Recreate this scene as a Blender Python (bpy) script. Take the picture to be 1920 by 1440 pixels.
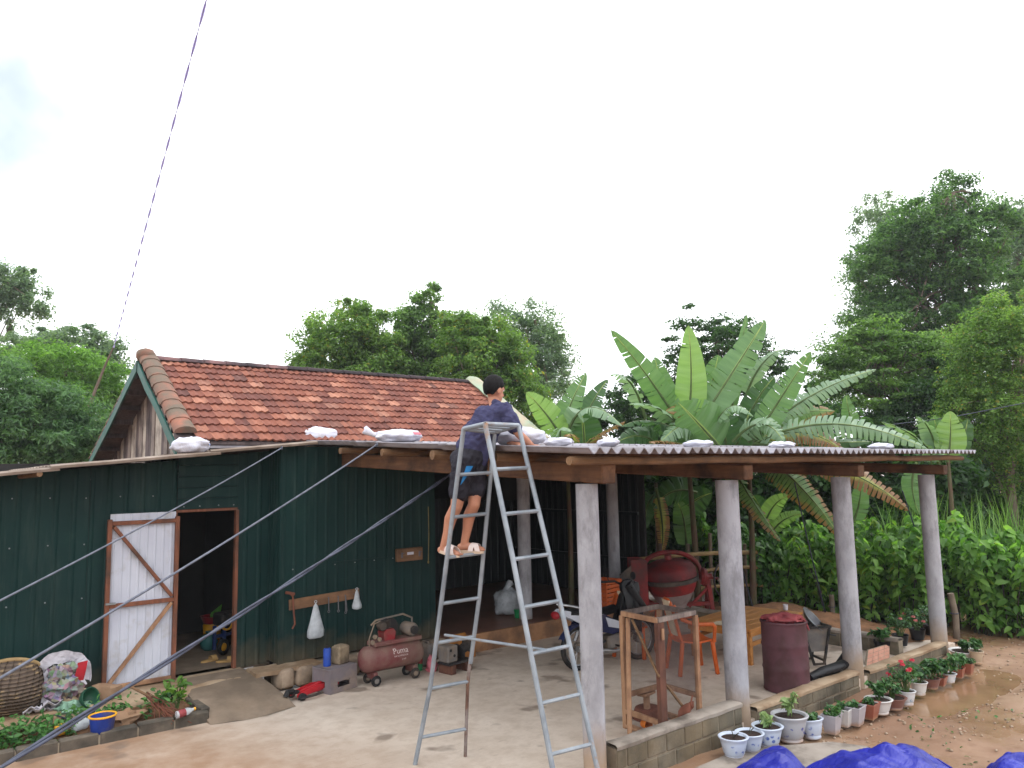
import bpy, math, random
import numpy as np
from mathutils import Vector, Matrix, noise as mnoise

for _o in list(bpy.data.objects):
    bpy.data.objects.remove(_o)
scene = bpy.context.scene
COL = scene.collection
rad = math.radians
random.seed(7)
rng = np.random.default_rng(11)

# ------------------------------------------------------------------ camera
# world axes: x runs along the porch front, y runs into the house, z up (metres)
CAM = Vector((-4.67, -4.73, 2.45))
HEAD, PITCH, ROLL, FPX = rad(39.4), rad(6.6), 0.020, 1440.0
_right = Vector((math.cos(HEAD), -math.sin(HEAD), 0))
_fwd = Vector((math.sin(HEAD) * math.cos(PITCH), math.cos(HEAD) * math.cos(PITCH), math.sin(PITCH)))
_up = _right.cross(_fwd)
CR = math.cos(ROLL) * _right - math.sin(ROLL) * _up
CU = math.sin(ROLL) * _right + math.cos(ROLL) * _up
CF = _fwd
cam_data = bpy.data.cameras.new('camera')
cam = bpy.data.objects.new('camera', cam_data)
COL.objects.link(cam)
cam.matrix_world = Matrix(((CR.x, CU.x, -CF.x, CAM.x), (CR.y, CU.y, -CF.y, CAM.y),
                           (CR.z, CU.z, -CF.z, CAM.z), (0, 0, 0, 1)))
cam_data.sensor_fit = 'HORIZONTAL'
cam_data.sensor_width = 36.0
cam_data.lens = 36.0 * FPX / 1920.0
cam_data.clip_start, cam_data.clip_end = 0.05, 3000
scene.camera = cam

def ray(px, py):
    return (px - 960) / FPX * CR - (py - 720) / FPX * CU + CF
def at(px, py, d):
    """the point at depth d (metres along the view axis) seen at a photo pixel"""
    return CAM + ray(px, py) * d
def gz(px, py, z=0.0):
    """the point of the level z that is seen at a photo pixel"""
    r = ray(px, py)
    return CAM + r * ((z - CAM.z) / r.z)
def gy(px, py, y):
    r = ray(px, py)
    return CAM + r * ((y - CAM.y) / r.y)
def gx(px, py, x):
    r = ray(px, py)
    return CAM + r * ((x - CAM.x) / r.x)

# ------------------------------------------------------------------ sky and sun
SUN_ELEV, SUN_ROT = rad(62), rad(110)
world = bpy.data.worlds.new('World')
scene.world = world
world.use_nodes = True
wn, wl = world.node_tree.nodes, world.node_tree.links
wn.clear()
w_out = wn.new('ShaderNodeOutputWorld')
w_bg = wn.new('ShaderNodeBackground')
w_sky = wn.new('ShaderNodeTexSky')
w_sky.sky_type = 'NISHITA'
w_sky.sun_disc = False
w_sky.sun_elevation, w_sky.sun_rotation = SUN_ELEV, SUN_ROT
w_sky.air_density, w_sky.dust_density = 1.0, 2.0
w_tc = wn.new('ShaderNodeTexCoord')
w_noi = wn.new('ShaderNodeTexNoise')
w_noi.inputs['Scale'].default_value = 5.0
w_noi.inputs['Detail'].default_value = 5
w_noi.inputs['Roughness'].default_value = 0.5
wl.new(w_tc.outputs['Generated'], w_noi.inputs['Vector'])
def w_math(op, a, b):
    nd = wn.new('ShaderNodeMath'); nd.operation = op
    for i, v in enumerate((a, b)):
        if isinstance(v, (int, float)): nd.inputs[i].default_value = v
        else: wl.new(v, nd.inputs[i])
    return nd.outputs[0]
def thin_cloud(direction, inner, outer, amount):
    """a thin place in the overcast round a direction of the sky, ragged by noise"""
    vm = wn.new('ShaderNodeVectorMath'); vm.operation = 'DISTANCE'
    wl.new(w_tc.outputs['Generated'], vm.inputs[0])
    vm.inputs[1].default_value = direction
    d = w_math('ADD', vm.outputs['Value'], w_math('MULTIPLY', w_math('SUBTRACT', w_noi.outputs['Fac'], 0.5), 0.34))
    mr = wn.new('ShaderNodeMapRange'); mr.interpolation_type = 'SMOOTHSTEP'
    for k, v in (('From Min', inner), ('From Max', outer), ('To Min', amount), ('To Max', 0.0)):
        mr.inputs[k].default_value = v
    wl.new(d, mr.inputs['Value'])
    return mr.outputs['Result']
_thin = None
for _px, _py, _i, _o, _a in ((0, 140, .04, .25, .80), (-700, -300, .1, .4, .7), (-60, 470, .0, .12, .45), (2600, -900, .1, .5, .7)):
    _t = thin_cloud(tuple(ray(_px, _py).normalized()), _i, _o, _a)
    _thin = _t if _thin is None else w_math('MAXIMUM', _thin, _t)
w_mix = wn.new('ShaderNodeMixRGB')
w_mix.inputs['Color1'].default_value = (11.6, 11.9, 12.3, 1)   # lit overcast cloud
wl.new(_thin, w_mix.inputs['Fac'])
wl.new(w_sky.outputs['Color'], w_mix.inputs['Color2'])
wl.new(w_mix.outputs['Color'], w_bg.inputs['Color'])
w_bg.inputs['Strength'].default_value = 0.10
wl.new(w_bg.outputs['Background'], w_out.inputs['Surface'])

sun_data = bpy.data.lights.new('sun', 'SUN')
sun_data.energy = 0.7
sun_data.angle = rad(20)
sun_data.color = (1.0, 0.98, 0.95)
sun = bpy.data.objects.new('sun', sun_data)
COL.objects.link(sun)
_sd = Vector((math.sin(SUN_ROT) * math.cos(SUN_ELEV), math.cos(SUN_ROT) * math.cos(SUN_ELEV), math.sin(SUN_ELEV)))
sun.rotation_euler = _sd.to_track_quat('Z', 'Y').to_euler()
sun.location = (0, 0, 30)

vs = scene.view_settings
vs.view_transform, vs.look, vs.gamma, vs.use_curve_mapping = 'Standard', 'None', 1.0, False
vs.exposure = 0.97
scene.cycles.use_denoising = True
scene.cycles.max_bounces = 6
scene.cycles.diffuse_bounces = 4
scene.cycles.glossy_bounces = 2
scene.cycles.transmission_bounces = 4
scene.cycles.transparent_max_bounces = 8
scene.cycles.caustics_reflective = scene.cycles.caustics_refractive = False

# ------------------------------------------------------------------ materials
def srgb(r, g, b):
    f = lambda c: (c / 255 / 12.92) if c / 255 <= 0.04045 else ((c / 255 + 0.055) / 1.055) ** 2.4
    return (f(r), f(g), f(b))
def c4(c): return (c[0], c[1], c[2], 1)

class NT:
    """a small wrapper for writing node trees"""
    def __init__(self, name):
        self.m = bpy.data.materials.new(name)
        self.m.use_nodes = True
        self.n, self.l = self.m.node_tree.nodes, self.m.node_tree.links
        self.bsdf = self.n['Principled BSDF']
        self.out = self.n['Material Output']
    def add(self, t, **kw):
        nd = self.n.new(t)
        for k, v in kw.items():
            if hasattr(nd, k): setattr(nd, k, v)
            else: nd.inputs[k].default_value = v
        return nd
    def link(self, a, b): self.l.new(a, b)
    def coords(self, kind='Object', scale=(1, 1, 1), rot=(0, 0, 0)):
        if kind == 'World':
            o = self.add('ShaderNodeNewGeometry').outputs['Position']
        else:
            o = self.add('ShaderNodeTexCoord').outputs[kind]
        mp = self.add('ShaderNodeMapping')
        mp.inputs['Scale'].default_value = scale
        mp.inputs['Rotation'].default_value = rot
        self.link(o, mp.inputs['Vector'])
        return mp.outputs['Vector']
    def noise(self, vec, scale, detail=5, rough=0.55, out='Fac'):
        nd = self.add('ShaderNodeTexNoise')
        nd.inputs['Scale'].default_value = scale
        nd.inputs['Detail'].default_value = detail
        nd.inputs['Roughness'].default_value = rough
        self.link(vec, nd.inputs['Vector'])
        return nd.outputs[out]
    def ramp(self, fac, stops):
        nd = self.add('ShaderNodeValToRGB')
        e = nd.color_ramp.elements
        while len(e) < len(stops): e.new(0.5)
        for i, (p, c) in enumerate(stops):
            e[i].position, e[i].color = p, c4(c) if len(c) == 3 else c
        self.link(fac, nd.inputs['Fac'])
        return nd.outputs['Color']
    def mix(self, fac, a, b, mode='MIX'):
        nd = self.add('ShaderNodeMixRGB', blend_type=mode)
        for k, v in (('Fac', fac), ('Color1', a), ('Color2', b)):
            if isinstance(v, (int, float)): nd.inputs[k].default_value = v
            elif isinstance(v, tuple): nd.inputs[k].default_value = c4(v)
            else: self.link(v, nd.inputs[k])
        return nd.outputs['Color']
    def math(self, op, a, b=0.0):
        nd = self.add('ShaderNodeMath', operation=op)
        for i, v in enumerate((a, b)):
            if isinstance(v, (int, float)): nd.inputs[i].default_value = v
            else: self.link(v, nd.inputs[i])
        return nd.outputs[0]
    def bump(self, h, strength, dist=0.01):
        nd = self.add('ShaderNodeBump')
        nd.inputs['Strength'].default_value = strength
        nd.inputs['Distance'].default_value = dist
        self.link(h, nd.inputs['Height'])
        self.link(nd.outputs['Normal'], self.bsdf.inputs['Normal'])
    def base(self, col, rough=0.7, metal=0.0, spec=0.3):
        if isinstance(col, tuple): self.bsdf.inputs['Base Color'].default_value = c4(col)
        else: self.link(col, self.bsdf.inputs['Base Color'])
        if isinstance(rough, (int, float)): self.bsdf.inputs['Roughness'].default_value = rough
        else: self.link(rough, self.bsdf.inputs['Roughness'])
        self.bsdf.inputs['Metallic'].default_value = metal
        self.bsdf.inputs['Specular IOR Level'].default_value = spec

MATS = {}
def pm(name, c1, c2=None, scale=6.0, rough=0.7, bump=0.0, bscale=None, metal=0.0, spec=0.3,
       stretch=(1, 1, 1), lo=0.35, hi=0.65, dirt=None, dirt_amt=0.5, dscale=3.0, kind='Object', bdist=0.01):
    """plain procedural material: two tones mixed by noise, optional dirt patches and bump"""
    t = NT(name)
    v = t.coords(kind, stretch)
    c2 = c2 or tuple(x * 0.75 for x in c1)
    col = t.ramp(t.noise(v, scale), [(lo, c1), (hi, c2)])
    if dirt is not None:
        v2 = t.coords(kind)
        f = t.ramp(t.noise(v2, dscale, 7, 0.62), [(0.62 - dirt_amt * 0.35, (0, 0, 0)), (0.80 - dirt_amt * 0.25, (1, 1, 1))])
        col = t.mix(f, col, dirt)
    t.base(col, rough, metal, spec)
    if bump: t.bump(t.noise(v, bscale or scale * 4, 6, 0.6), bump, bdist)
    MATS[name] = t.m
    return t.m

def leafmat(name, dark, light, yellow=None, trans=0.35, rough=0.45, yfrac=0.03):
    """leaf: tone varies leaf by leaf, light passes through"""
    t = NT(name)
    geo = t.add('ShaderNodeNewGeometry')
    r = geo.outputs['Random Per Island']
    stops = [(0.0, dark), (0.75, light), (1.0, tuple(min(1, x * 1.25) for x in light))]
    if yellow: stops = [(0.0, yellow), (yfrac, yellow), (yfrac + 0.01, dark), (0.8, light), (1.0, tuple(x * 1.25 for x in light))]
    col = t.ramp(r, stops)
    clump = t.noise(t.coords('World'), 1.1, 3)
    col = t.mix(t.ramp(clump, [(0.38, (0, 0, 0)), (0.66, (1, 1, 1))]), t.mix(1.0, col, (0.66, 0.74, 0.74), 'MULTIPLY'), col)
    t.base(col, rough, 0, 0.35)
    tr = t.add('ShaderNodeBsdfTranslucent')
    t.link(t.mix(1.0, col, (1.25, 1.35, 0.7), 'MULTIPLY'), tr.inputs['Color'])
    mx = t.add('ShaderNodeMixShader')
    mx.inputs['Fac'].default_value = trans
    t.link(t.bsdf.outputs[0], mx.inputs[1]); t.link(tr.outputs[0], mx.inputs[2])
    t.link(mx.outputs[0], t.out.inputs['Surface'])
    MATS[name] = t.m
    return t.m

# ------------------------------------------------------------------ mesh building
class MB:
    """collects shapes; build() links them as one mesh object"""
    def __init__(self):
        self.v, self.f = [], []
    def add(self, verts, faces):
        o = len(self.v)
        self.v += [tuple(p) for p in verts]
        self.f += [tuple(i + o for i in f) for f in faces]
        return self
    def box(self, c, s, rot=None, bev=0.0):
        """box centred on c with full sizes s; rot is a 3x3 matrix or z angle; bev chamfers the edges"""
        h = [x / 2 for x in s]
        b = min(bev, min(h) * 0.9)
        vs, fs = [], []
        if b <= 0:
            vs = [Vector((x * h[0], y * h[1], z * h[2])) for x in (-1, 1) for y in (-1, 1) for z in (-1, 1)]
            fs = [(0, 1, 3, 2), (4, 6, 7, 5), (0, 4, 5, 1), (2, 3, 7, 6), (0, 2, 6, 4), (1, 5, 7, 3)]
        else:
            idx = {}
            for x in (-1, 1):
                for y in (-1, 1):
                    for z in (-1, 1):
                        for a in range(3):
                            p = [x * (h[0] - b), y * (h[1] - b), z * (h[2] - b)]
                            p[a] = (x, y, z)[a] * h[a]
                            idx[(x, y, z, a)] = len(vs); vs.append(Vector(p))
            def q(*k):
                fs.append(tuple(idx[i] for i in k))
            for a in range(3):
                o1, o2 = [i for i in range(3) if i != a]
                for sg in (-1, 1):
                    ring = []
                    for s1, s2 in ((-1, -1), (1, -1), (1, 1), (-1, 1)):
                        k = [0, 0, 0]; k[a] = sg; k[o1] = s1; k[o2] = s2
                        ring.append((*k, a))
                    q(*ring)
                for s1 in (-1, 1):
                    for s2 in (-1, 1):
                        ks = []
                        for e, ax in ((-1, o1), (1, o1), (1, o2), (-1, o2)):
                            k = [0, 0, 0]; k[a] = e; k[o1] = s1; k[o2] = s2
                            ks.append((*k, ax))
                        q(*ks)
            for x in (-1, 1):
                for y in (-1, 1):
                    for z in (-1, 1):
                        q((x, y, z, 0), (x, y, z, 1), (x, y, z, 2))
        if rot is not None:
            R = Matrix.Rotation(rot, 3, 'Z') if isinstance(rot, (int, float)) else rot
            vs = [R @ p for p in vs]
        c = Vector(c)
        return self.add([p + c for p in vs], fs)
    def beam(self, p, q, w, h, bev=0.0, up=(0, 0, 1), twist=0.0):
        """square bar from p to q, w wide and h high"""
        p, q = Vector(p), Vector(q)
        d = (q - p); L = d.length; d.normalize()
        upv = Vector(up)
        if abs(d.dot(upv)) > 0.98: upv = Vector((0, 1, 0))
        s = d.cross(upv).normalized(); u = s.cross(d).normalized()
        R = Matrix((d, s, u)).transposed()
        if twist: R = R @ Matrix.Rotation(twist, 3, 'X')
        return self.box((p + q) / 2, (L, w, h), R, bev)
    def tube(self, pts, r, n=8, cap=True, flat=None):
        """round bar through pts; r is one radius or one per point"""
        pts = [Vector(p) for p in pts]
        rs = r if isinstance(r, (list, tuple)) else [r] * len(pts)
        vs, fs = [], []
        prev = None
        for i, p in enumerate(pts):
            if i == 0: d = pts[1] - p
            elif i == len(pts) - 1: d = p - pts[i - 1]
            else: d = (pts[i + 1] - p).normalized() + (p - pts[i - 1]).normalized()
            if d.length < 1e-9: d = Vector((0, 0, 1))
            d.normalize()
            if prev is None:
                a = Vector((0, 0, 1)) if abs(d.z) < 0.9 else Vector((1, 0, 0))
                s = d.cross(a).normalized()
            else:
                s = (prev - d * prev.dot(d))
                if s.length < 1e-6: s = d.orthogonal()
                s.normalize()
            prev = s
            u = d.cross(s)
            for k in range(n):
                t = 2 * math.pi * k / n
                vs.append(p + (s * math.cos(t) + u * math.sin(t) * (flat or 1.0)) * rs[i])
        for i in range(len(pts) - 1):
            for k in range(n):
                k2 = (k + 1) % n
                fs.append((i * n + k, i * n + k2, (i + 1) * n + k2, (i + 1) * n + k))
        if cap:
            fs.append(tuple(range(n - 1, -1, -1)))
            fs.append(tuple((len(pts) - 1) * n + k for k in range(n)))
        return self.add(vs, fs)
    def lathe(self, prof, c=(0, 0, 0), n=20, M=None, sx=1.0, sy=1.0, open_top=False):
        """profile [(radius, height)] turned about z, then placed by M and c"""
        vs, fs = [], []
        for (r, z) in prof:
            for k in range(n):
                t = 2 * math.pi * k / n
                p = Vector((r * math.cos(t) * sx, r * math.sin(t) * sy, z))
                vs.append((M @ p if M is not None else p) + Vector(c))
        for i in range(len(prof) - 1):
            for k in range(n):
                k2 = (k + 1) % n
                fs.append((i * n + k, i * n + k2, (i + 1) * n + k2, (i + 1) * n + k))
        if prof[0][0] > 1e-5: fs.append(tuple(range(n - 1, -1, -1)))
        if prof[-1][0] > 1e-5 and not open_top: fs.append(tuple((len(prof) - 1) * n + k for k in range(n)))
        return self.add(vs, fs)
    def torus(self, c, R, r, axis=(0, 0, 1), n=28, m=10, a0=0.0, a1=2 * math.pi):
        ax = Vector(axis).normalized()
        s = ax.orthogonal().normalized(); u = ax.cross(s)
        full = abs(a1 - a0 - 2 * math.pi) < 1e-6
        pts = [Vector(c) + (s * math.cos(a0 + (a1 - a0) * k / n) + u * math.sin(a0 + (a1 - a0) * k / n)) * R for k in range(n + (0 if full else 1))]
        if full:
            vs, fs = [], []
            for p in pts:
                o = (p - Vector(c)).normalized()
                for j in range(m):
                    t = 2 * math.pi * j / m
                    vs.append(p + (o * math.cos(t) + ax * math.sin(t)) * r)
            for k in range(n):
                for j in range(m):
                    fs.append((k * m + j, ((k + 1) % n) * m + j, ((k + 1) % n) * m + (j + 1) % m, k * m + (j + 1) % m))
            return self.add(vs, fs)
        return self.tube(pts, r, m)
    def prism(self, poly, a, b, M=None, c=(0, 0, 0)):
        """polygon in x,y lifted from z=a to z=b, placed by M and c"""
        n = len(poly)
        vs = [Vector((x, y, a)) for x, y in poly] + [Vector((x, y, b)) for x, y in poly]
        if M is not None: vs = [M @ p for p in vs]
        vs = [p + Vector(c) for p in vs]
        fs = [tuple(range(n - 1, -1, -1)), tuple(range(n, 2 * n))]
        fs += [(i, (i + 1) % n, n + (i + 1) % n, n + i) for i in range(n)]
        return self.add(vs, fs)
    def grid(self, fn, nu, nv, thick=0.0, wrap=False):
        """sheet fn(s, t) for s, t in 0..1; thick > 0 gives it an underside along its normals"""
        P = [[Vector(fn(i / nu, j / nv)) for j in range(nv + 1)] for i in range(nu + 1)]
        vs = [P[i][j] for i in range(nu + 1) for j in range(nv + 1)]
        W = nv + 1
        fs = [(i * W + j, (i + 1) * W + j, (i + 1) * W + j + 1, i * W + j + 1) for i in range(nu) for j in range(nv)]
        if thick:
            nrm = []
            for i in range(nu + 1):
                for j in range(nv + 1):
                    du = P[min(i + 1, nu)][j] - P[max(i - 1, 0)][j]
                    dv = P[i][min(j + 1, nv)] - P[i][max(j - 1, 0)]
                    n_ = du.cross(dv)
                    nrm.append(n_.normalized() if n_.length > 1e-12 else Vector((0, 0, 1)))
            o = len(vs)
            vs = vs + [p - n_ * thick for p, n_ in zip(vs, nrm)]
            fs = fs + [tuple(o + k for k in reversed(f)) for f in fs]
            rim = [i * W for i in range(nu + 1)] + [nu * W + j for j in range(1, W)] + \
                  [i * W + nv for i in range(nu - 1, -1, -1)] + [j for j in range(nv - 1, 0, -1)]
            for k in range(len(rim)):
                a, b = rim[k], rim[(k + 1) % len(rim)]
                fs.append((b, a, a + o, b + o))
        return self.add(vs, fs)
    def blob(self, c, r, n=12, m=8, amp=0.12, freq=2.0, seed=0, flat=None, M=None):
        """lumpy ellipsoid with radii r"""
        vs, fs = [], []
        c = Vector(c)
        sv = Vector((seed * 3.17, seed * 1.31, seed * 7.7))
        for i in range(m + 1):
            ph = math.pi * i / m
            for k in range(n):
                t = 2 * math.pi * k / n
                d = Vector((math.sin(ph) * math.cos(t), math.sin(ph) * math.sin(t), -math.cos(ph)))
                q = d if i in (0, m) and False else d
                w = 1 + amp * mnoise.noise(q * freq + sv) + 0.5 * amp * mnoise.noise(q * freq * 2.3 + sv)
                p = Vector((d.x * r[0], d.y * r[1], d.z * r[2])) * w
                if flat is not None and p.z < flat: p.z = flat + 0.1 * (p.z - flat)
                vs.append((M @ p if M is not None else p) + c)
        for i in range(m):
            for k in range(n):
                k2 = (k + 1) % n
                fs.append((i * n + k, i * n + k2, (i + 1) * n + k2, (i + 1) * n + k))
        return self.add(vs, fs)
    def build(self, name, mat, parent=None, smooth=35, world=True, **tags):
        me = bpy.data.meshes.new(name)
        me.from_pydata(self.v, [], self.f)
        return link(name, me, mat, parent, smooth, world, **tags)

def link(name, me, mat, parent=None, smooth=35, world=True, label=None, cat=None, group=None, kind=None):
    if smooth is not None:
        me.polygons.foreach_set('use_smooth', [True] * len(me.polygons))
        me.set_sharp_from_angle(angle=rad(smooth))
    mats = mat if isinstance(mat, (list, tuple)) else [mat]
    for m in mats: me.materials.append(m if not isinstance(m, str) else MATS[m])
    me.update()
    o = bpy.data.objects.new(name, me)
    COL.objects.link(o)
    if parent is not None: put(o, parent, world)
    tag(o, label, cat, group, kind)
    return o
def put(o, parent, world=True):
    o.parent = parent
    if world:
        M = Matrix.Identity(4)
        p = parent
        while p is not None:
            M = (p.matrix_parent_inverse @ p.matrix_basis if p.parent else p.matrix_basis) @ M
            p = p.parent
        o.matrix_parent_inverse = M.inverted()
def tag(o, label=None, cat=None, group=None, kind=None):
    for k, v in (('label', label), ('category', cat), ('group', group), ('kind', kind)):
        if v: o[k] = v
    return o
def thing(name, label, cat, loc=(0, 0, 0), rotz=0.0, group=None):
    """an Empty at the thing's base that parents its parts"""
    o = bpy.data.objects.new(name, None)
    o.empty_display_size = 0.1
    COL.objects.link(o)
    o.matrix_basis = Matrix.Translation(Vector(loc)) @ Matrix.Rotation(rotz, 4, 'Z')
    return tag(o, label, cat, group)
def copy_part(o, parent, M=None):
    c = o.copy(); COL.objects.link(c); c.parent = parent
    if M is not None: c.matrix_basis = M
    return c
def catenary(p, q, sag, n=24):
    p, q = Vector(p), Vector(q)
    return [p.lerp(q, i / n) - Vector((0, 0, sag * 4 * (i / n) * (1 - i / n))) for i in range(n + 1)]
def rotm(axis, deg): return Matrix.Rotation(rad(deg), 3, axis)

# leaves as quads, thousands at once
def leaf_cloud(name, C, N, size, aspect, mat, parent, fold=0.25, smooth=False, hang=0.0, world=True, shape='rhomb', kind=None):
    """one mesh of leaf-sized faces: C centres (n,3), N facing directions (n,3), size (n,) lengths"""
    n = len(C)
    N = N / (np.linalg.norm(N, axis=1, keepdims=True) + 1e-9)
    a = rng.normal(size=(n, 3)); a[:, 2] -= hang
    T = a - (a * N).sum(1, keepdims=True) * N
    T /= (np.linalg.norm(T, axis=1, keepdims=True) + 1e-9)
    B = np.cross(N, T)
    L = size[:, None]; W = L * aspect
    if shape == 'rhomb':
        V = np.stack([C - T * L * .5, C - T * L * .02 + B * W * .5 + N * W * fold, C + T * L * .5, C - T * L * .02 - B * W * .5 + N * W * fold], 1)
        k = 4
        F = np.arange(n * 4)
        nf = n; per = 4
    else:   # a pointed leaf of two halves folded along the midrib, tip bent down
        tip = C + T * L * .55 - N * L * .16
        V = np.stack([C - T * L * .45, C - T * L * .22 + B * W * .42 + N * W * fold, C + T * L * .15 + B * W * .40 + N * W * fold * .7, tip,
                      C + T * L * .15 - B * W * .40 + N * W * fold * .7, C - T * L * .22 - B * W * .42 + N * W * fold, C + T * L * .12], 1)
        k = 7
        base = (np.arange(n) * 7)[:, None]
        F = (base + np.array([[0, 6, 2, 1, 6, 3, 2, 2, 0, 5, 4, 6, 6, 4, 3, 3]])[:, :0]).ravel()
        quad = np.array([0, 1, 2, 6, 0, 6, 4, 5]); tri = np.array([6, 2, 3, 6, 3, 4])
        me = bpy.data.meshes.new(name)
        me.vertices.add(n * 7); me.vertices.foreach_set('co', V.reshape(-1).astype(np.float32))
        li = (base + np.concatenate([quad, tri])[None]).ravel()
        me.loops.add(len(li)); me.loops.foreach_set('vertex_index', li.astype(np.int32))
        tot = np.tile(np.array([4, 4, 3, 3]), n)
        st = np.concatenate([[0], np.cumsum(tot)[:-1]])
        me.polygons.add(len(tot)); me.polygons.foreach_set('loop_start', st.astype(np.int32))
        me.update(calc_edges=True)
        return link(name, me, mat, parent, None, world, kind=kind)
    me = bpy.data.meshes.new(name)
    me.vertices.add(n * k); me.vertices.foreach_set('co', V.reshape(-1).astype(np.float32))
    me.loops.add(len(F)); me.loops.foreach_set('vertex_index', F.astype(np.int32))
    me.polygons.add(nf); me.polygons.foreach_set('loop_start', (np.arange(nf) * per).astype(np.int32))
    me.update(calc_edges=True)
    return link(name, me, mat, parent, None, world, kind=kind)
# ------------------------------------------------------------------ surfaces of the place
def ground_mat():
    t = NT('red_earth')
    v = t.coords('World')
    big = t.noise(v, 0.55, 6, 0.6)
    col = t.ramp(big, [(0.32, srgb(116, 86, 66)), (0.5, srgb(138, 107, 84)), (0.68, srgb(156, 128, 104))])
    fine = t.noise(v, 5, 8, 0.6)
    col = t.mix(t.ramp(fine, [(0.34, (.6, .6, .6)), (0.52, (0, 0, 0))]), col, srgb(112, 80, 56))
    peb = t.add('ShaderNodeTexVoronoi'); peb.inputs['Scale'].default_value = 38
    t.link(v, peb.inputs['Vector'])
    pf = t.ramp(peb.outputs['Distance'], [(0.10, (1, 1, 1)), (0.24, (0, 0, 0))])
    pf = t.mix(1.0, pf, t.ramp(t.noise(v, 1.3, 4), [(0.48, (0, 0, 0)), (0.62, (1, 1, 1))]), 'MULTIPLY')
    col = t.mix(pf, col, srgb(150, 132, 116))
    grn = t.ramp(t.noise(v, 2.3, 7, 0.7), [(0.62, (0, 0, 0)), (0.74, (0.7, 0.7, 0.7))])
    col = t.mix(grn, col, srgb(104, 108, 66))
    wet = t.ramp(t.noise(v, 0.8, 4), [(0.42, (0.22, 0.22, 0.22)), (0.62, (0.8, 0.8, 0.8))])
    t.base(col, wet, 0, 0.45)
    t.bump(t.mix(0.4, fine, pf), 0.40, 0.03)
    return t.m
def floor_mat():
    """pale cement screed with mud, oil marks and damp"""
    t = NT('cement_screed')
    v = t.coords('World')
    sx = t.add('ShaderNodeSeparateXYZ'); t.link(v, sx.inputs[0])
    col = t.ramp(t.noise(v, 0.9, 7, 0.6), [(0.33, srgb(196, 180, 164)), (0.66, srgb(212, 198, 184))])
    col = t.mix(t.ramp(t.noise(v, 5.0, 8, 0.7), [(0.38, (0.40, 0.40, 0.40)), (0.56, (0, 0, 0))]), col, srgb(166, 146, 128))
    # red mud walked in from the yard side
    mudx = t.ramp(t.math('ADD', t.math('MULTIPLY', sx.outputs['X'], -0.22), t.math('MULTIPLY', sx.outputs['Y'], -0.06)), [(0.06, (0, 0, 0)), (0.36, (1, 1, 1))])
    mudn = t.ramp(t.noise(v, 1.4, 8, 0.66), [(0.30, (.55, .55, .55)), (0.55, (1, 1, 1))])
    mud = t.mix(1.0, mudx, mudn, 'MULTIPLY')
    col = t.mix(t.mix(1.0, mud, (0.85, 0.85, 0.85), 'MULTIPLY'), col, srgb(128, 94, 66))
    # oil and damp marks
    oil = t.ramp(t.noise(v, 1.9, 3, 0.45), [(0.61, (0, 0, 0)), (0.67, (0.65, 0.65, 0.65))])
    col = t.mix(oil, col, srgb(104, 88, 76))
    sc = t.noise(t.coords('World', (2, 9, 1)), 3.2, 5, 0.6)
    col = t.mix(t.ramp(sc, [(0.60, (0, 0, 0)), (0.72, (0.35, 0.35, 0.35))]), col, srgb(120, 102, 90))
    t.base(col, t.ramp(t.noise(v, 1.1, 4), [(0.35, (0.42,) * 3), (0.62, (0.85,) * 3)]), 0, 0.35)
    t.bump(t.noise(v, 22, 6, 0.6), 0.25, 0.006)
    return t.m
GROUND, FLOOR = ground_mat(), floor_mat()
pm('cement', srgb(158, 148, 138), srgb(132, 122, 112), 3, .85, .35, 26, dirt=srgb(96, 88, 80), dirt_amt=.4, kind='World')
pm('cement_warm', srgb(168, 148, 124), srgb(146, 122, 98), 3, .85, .35, 22, dirt=srgb(128, 104, 80), dirt_amt=.5, kind='World')
pm('ramp_cement', srgb(160, 142, 124), srgb(136, 118, 100), 2, .8, .35, 22, dirt=srgb(112, 98, 84), dirt_amt=.8, dscale=1.5, kind='World')
def column_mat():
    t = NT('column_cement')
    v = t.coords('World', (1, 1, 0.6))
    rnd = t.add('ShaderNodeObjectInfo').outputs['Random']
    vr = t.add('ShaderNodeVectorMath', operation='ADD'); t.link(v, vr.inputs[0]); t.link(rnd, vr.inputs[1]); v = vr.outputs[0]
    col = t.ramp(t.noise(v, 3.2, 8, 0.65), [(0.36, srgb(140, 140, 145)), (0.58, srgb(166, 166, 172))])
    col = t.mix(t.ramp(t.noise(t.coords('World', (1, 1, .35)), 7, 8, .7), [(0.50, (0, 0, 0)), (0.66, (0.6,) * 3)]), col, srgb(108, 106, 108))
    # mud splashed up the foot
    sx = t.add('ShaderNodeSeparateXYZ'); t.link(t.coords('World'), sx.inputs[0])
    h = t.math('ADD', sx.outputs['Z'], t.math('MULTIPLY', t.noise(v, 4, 4), 0.5))
    col = t.mix(t.ramp(h, [(0.34, (0.75,) * 3), (0.66, (0, 0, 0))]), col, srgb(156, 130, 100))
    t.base(col, .85, 0, .25)
    t.bump(t.noise(v, 30, 6, .65), .35, .008)
    return t.m
COLUMN = column_mat()
def block_mat():
    t = NT('cement_block')
    v = t.coords('World')
    rnd = t.add('ShaderNodeObjectInfo').outputs['Random']
    col = t.ramp(rnd, [(0, srgb(102, 96, 84)), (0.5, srgb(120, 112, 98)), (1, srgb(86, 82, 73))])
    col = t.mix(t.ramp(t.noise(v, 3.0, 7, .65), [(0.42, (0, 0, 0)), (0.62, (0.85,) * 3)]), col, srgb(72, 68, 58))
    col = t.mix(t.ramp(t.noise(v, 1.3, 6, .65), [(0.46, (0, 0, 0)), (0.70, (0.45,) * 3)]), col, srgb(146, 126, 98))
    t.base(col, .9, 0, .2)
    t.bump(t.noise(v, 40, 6, .7), .5, .008)
    return t.m
BLOCK = block_mat()
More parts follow.
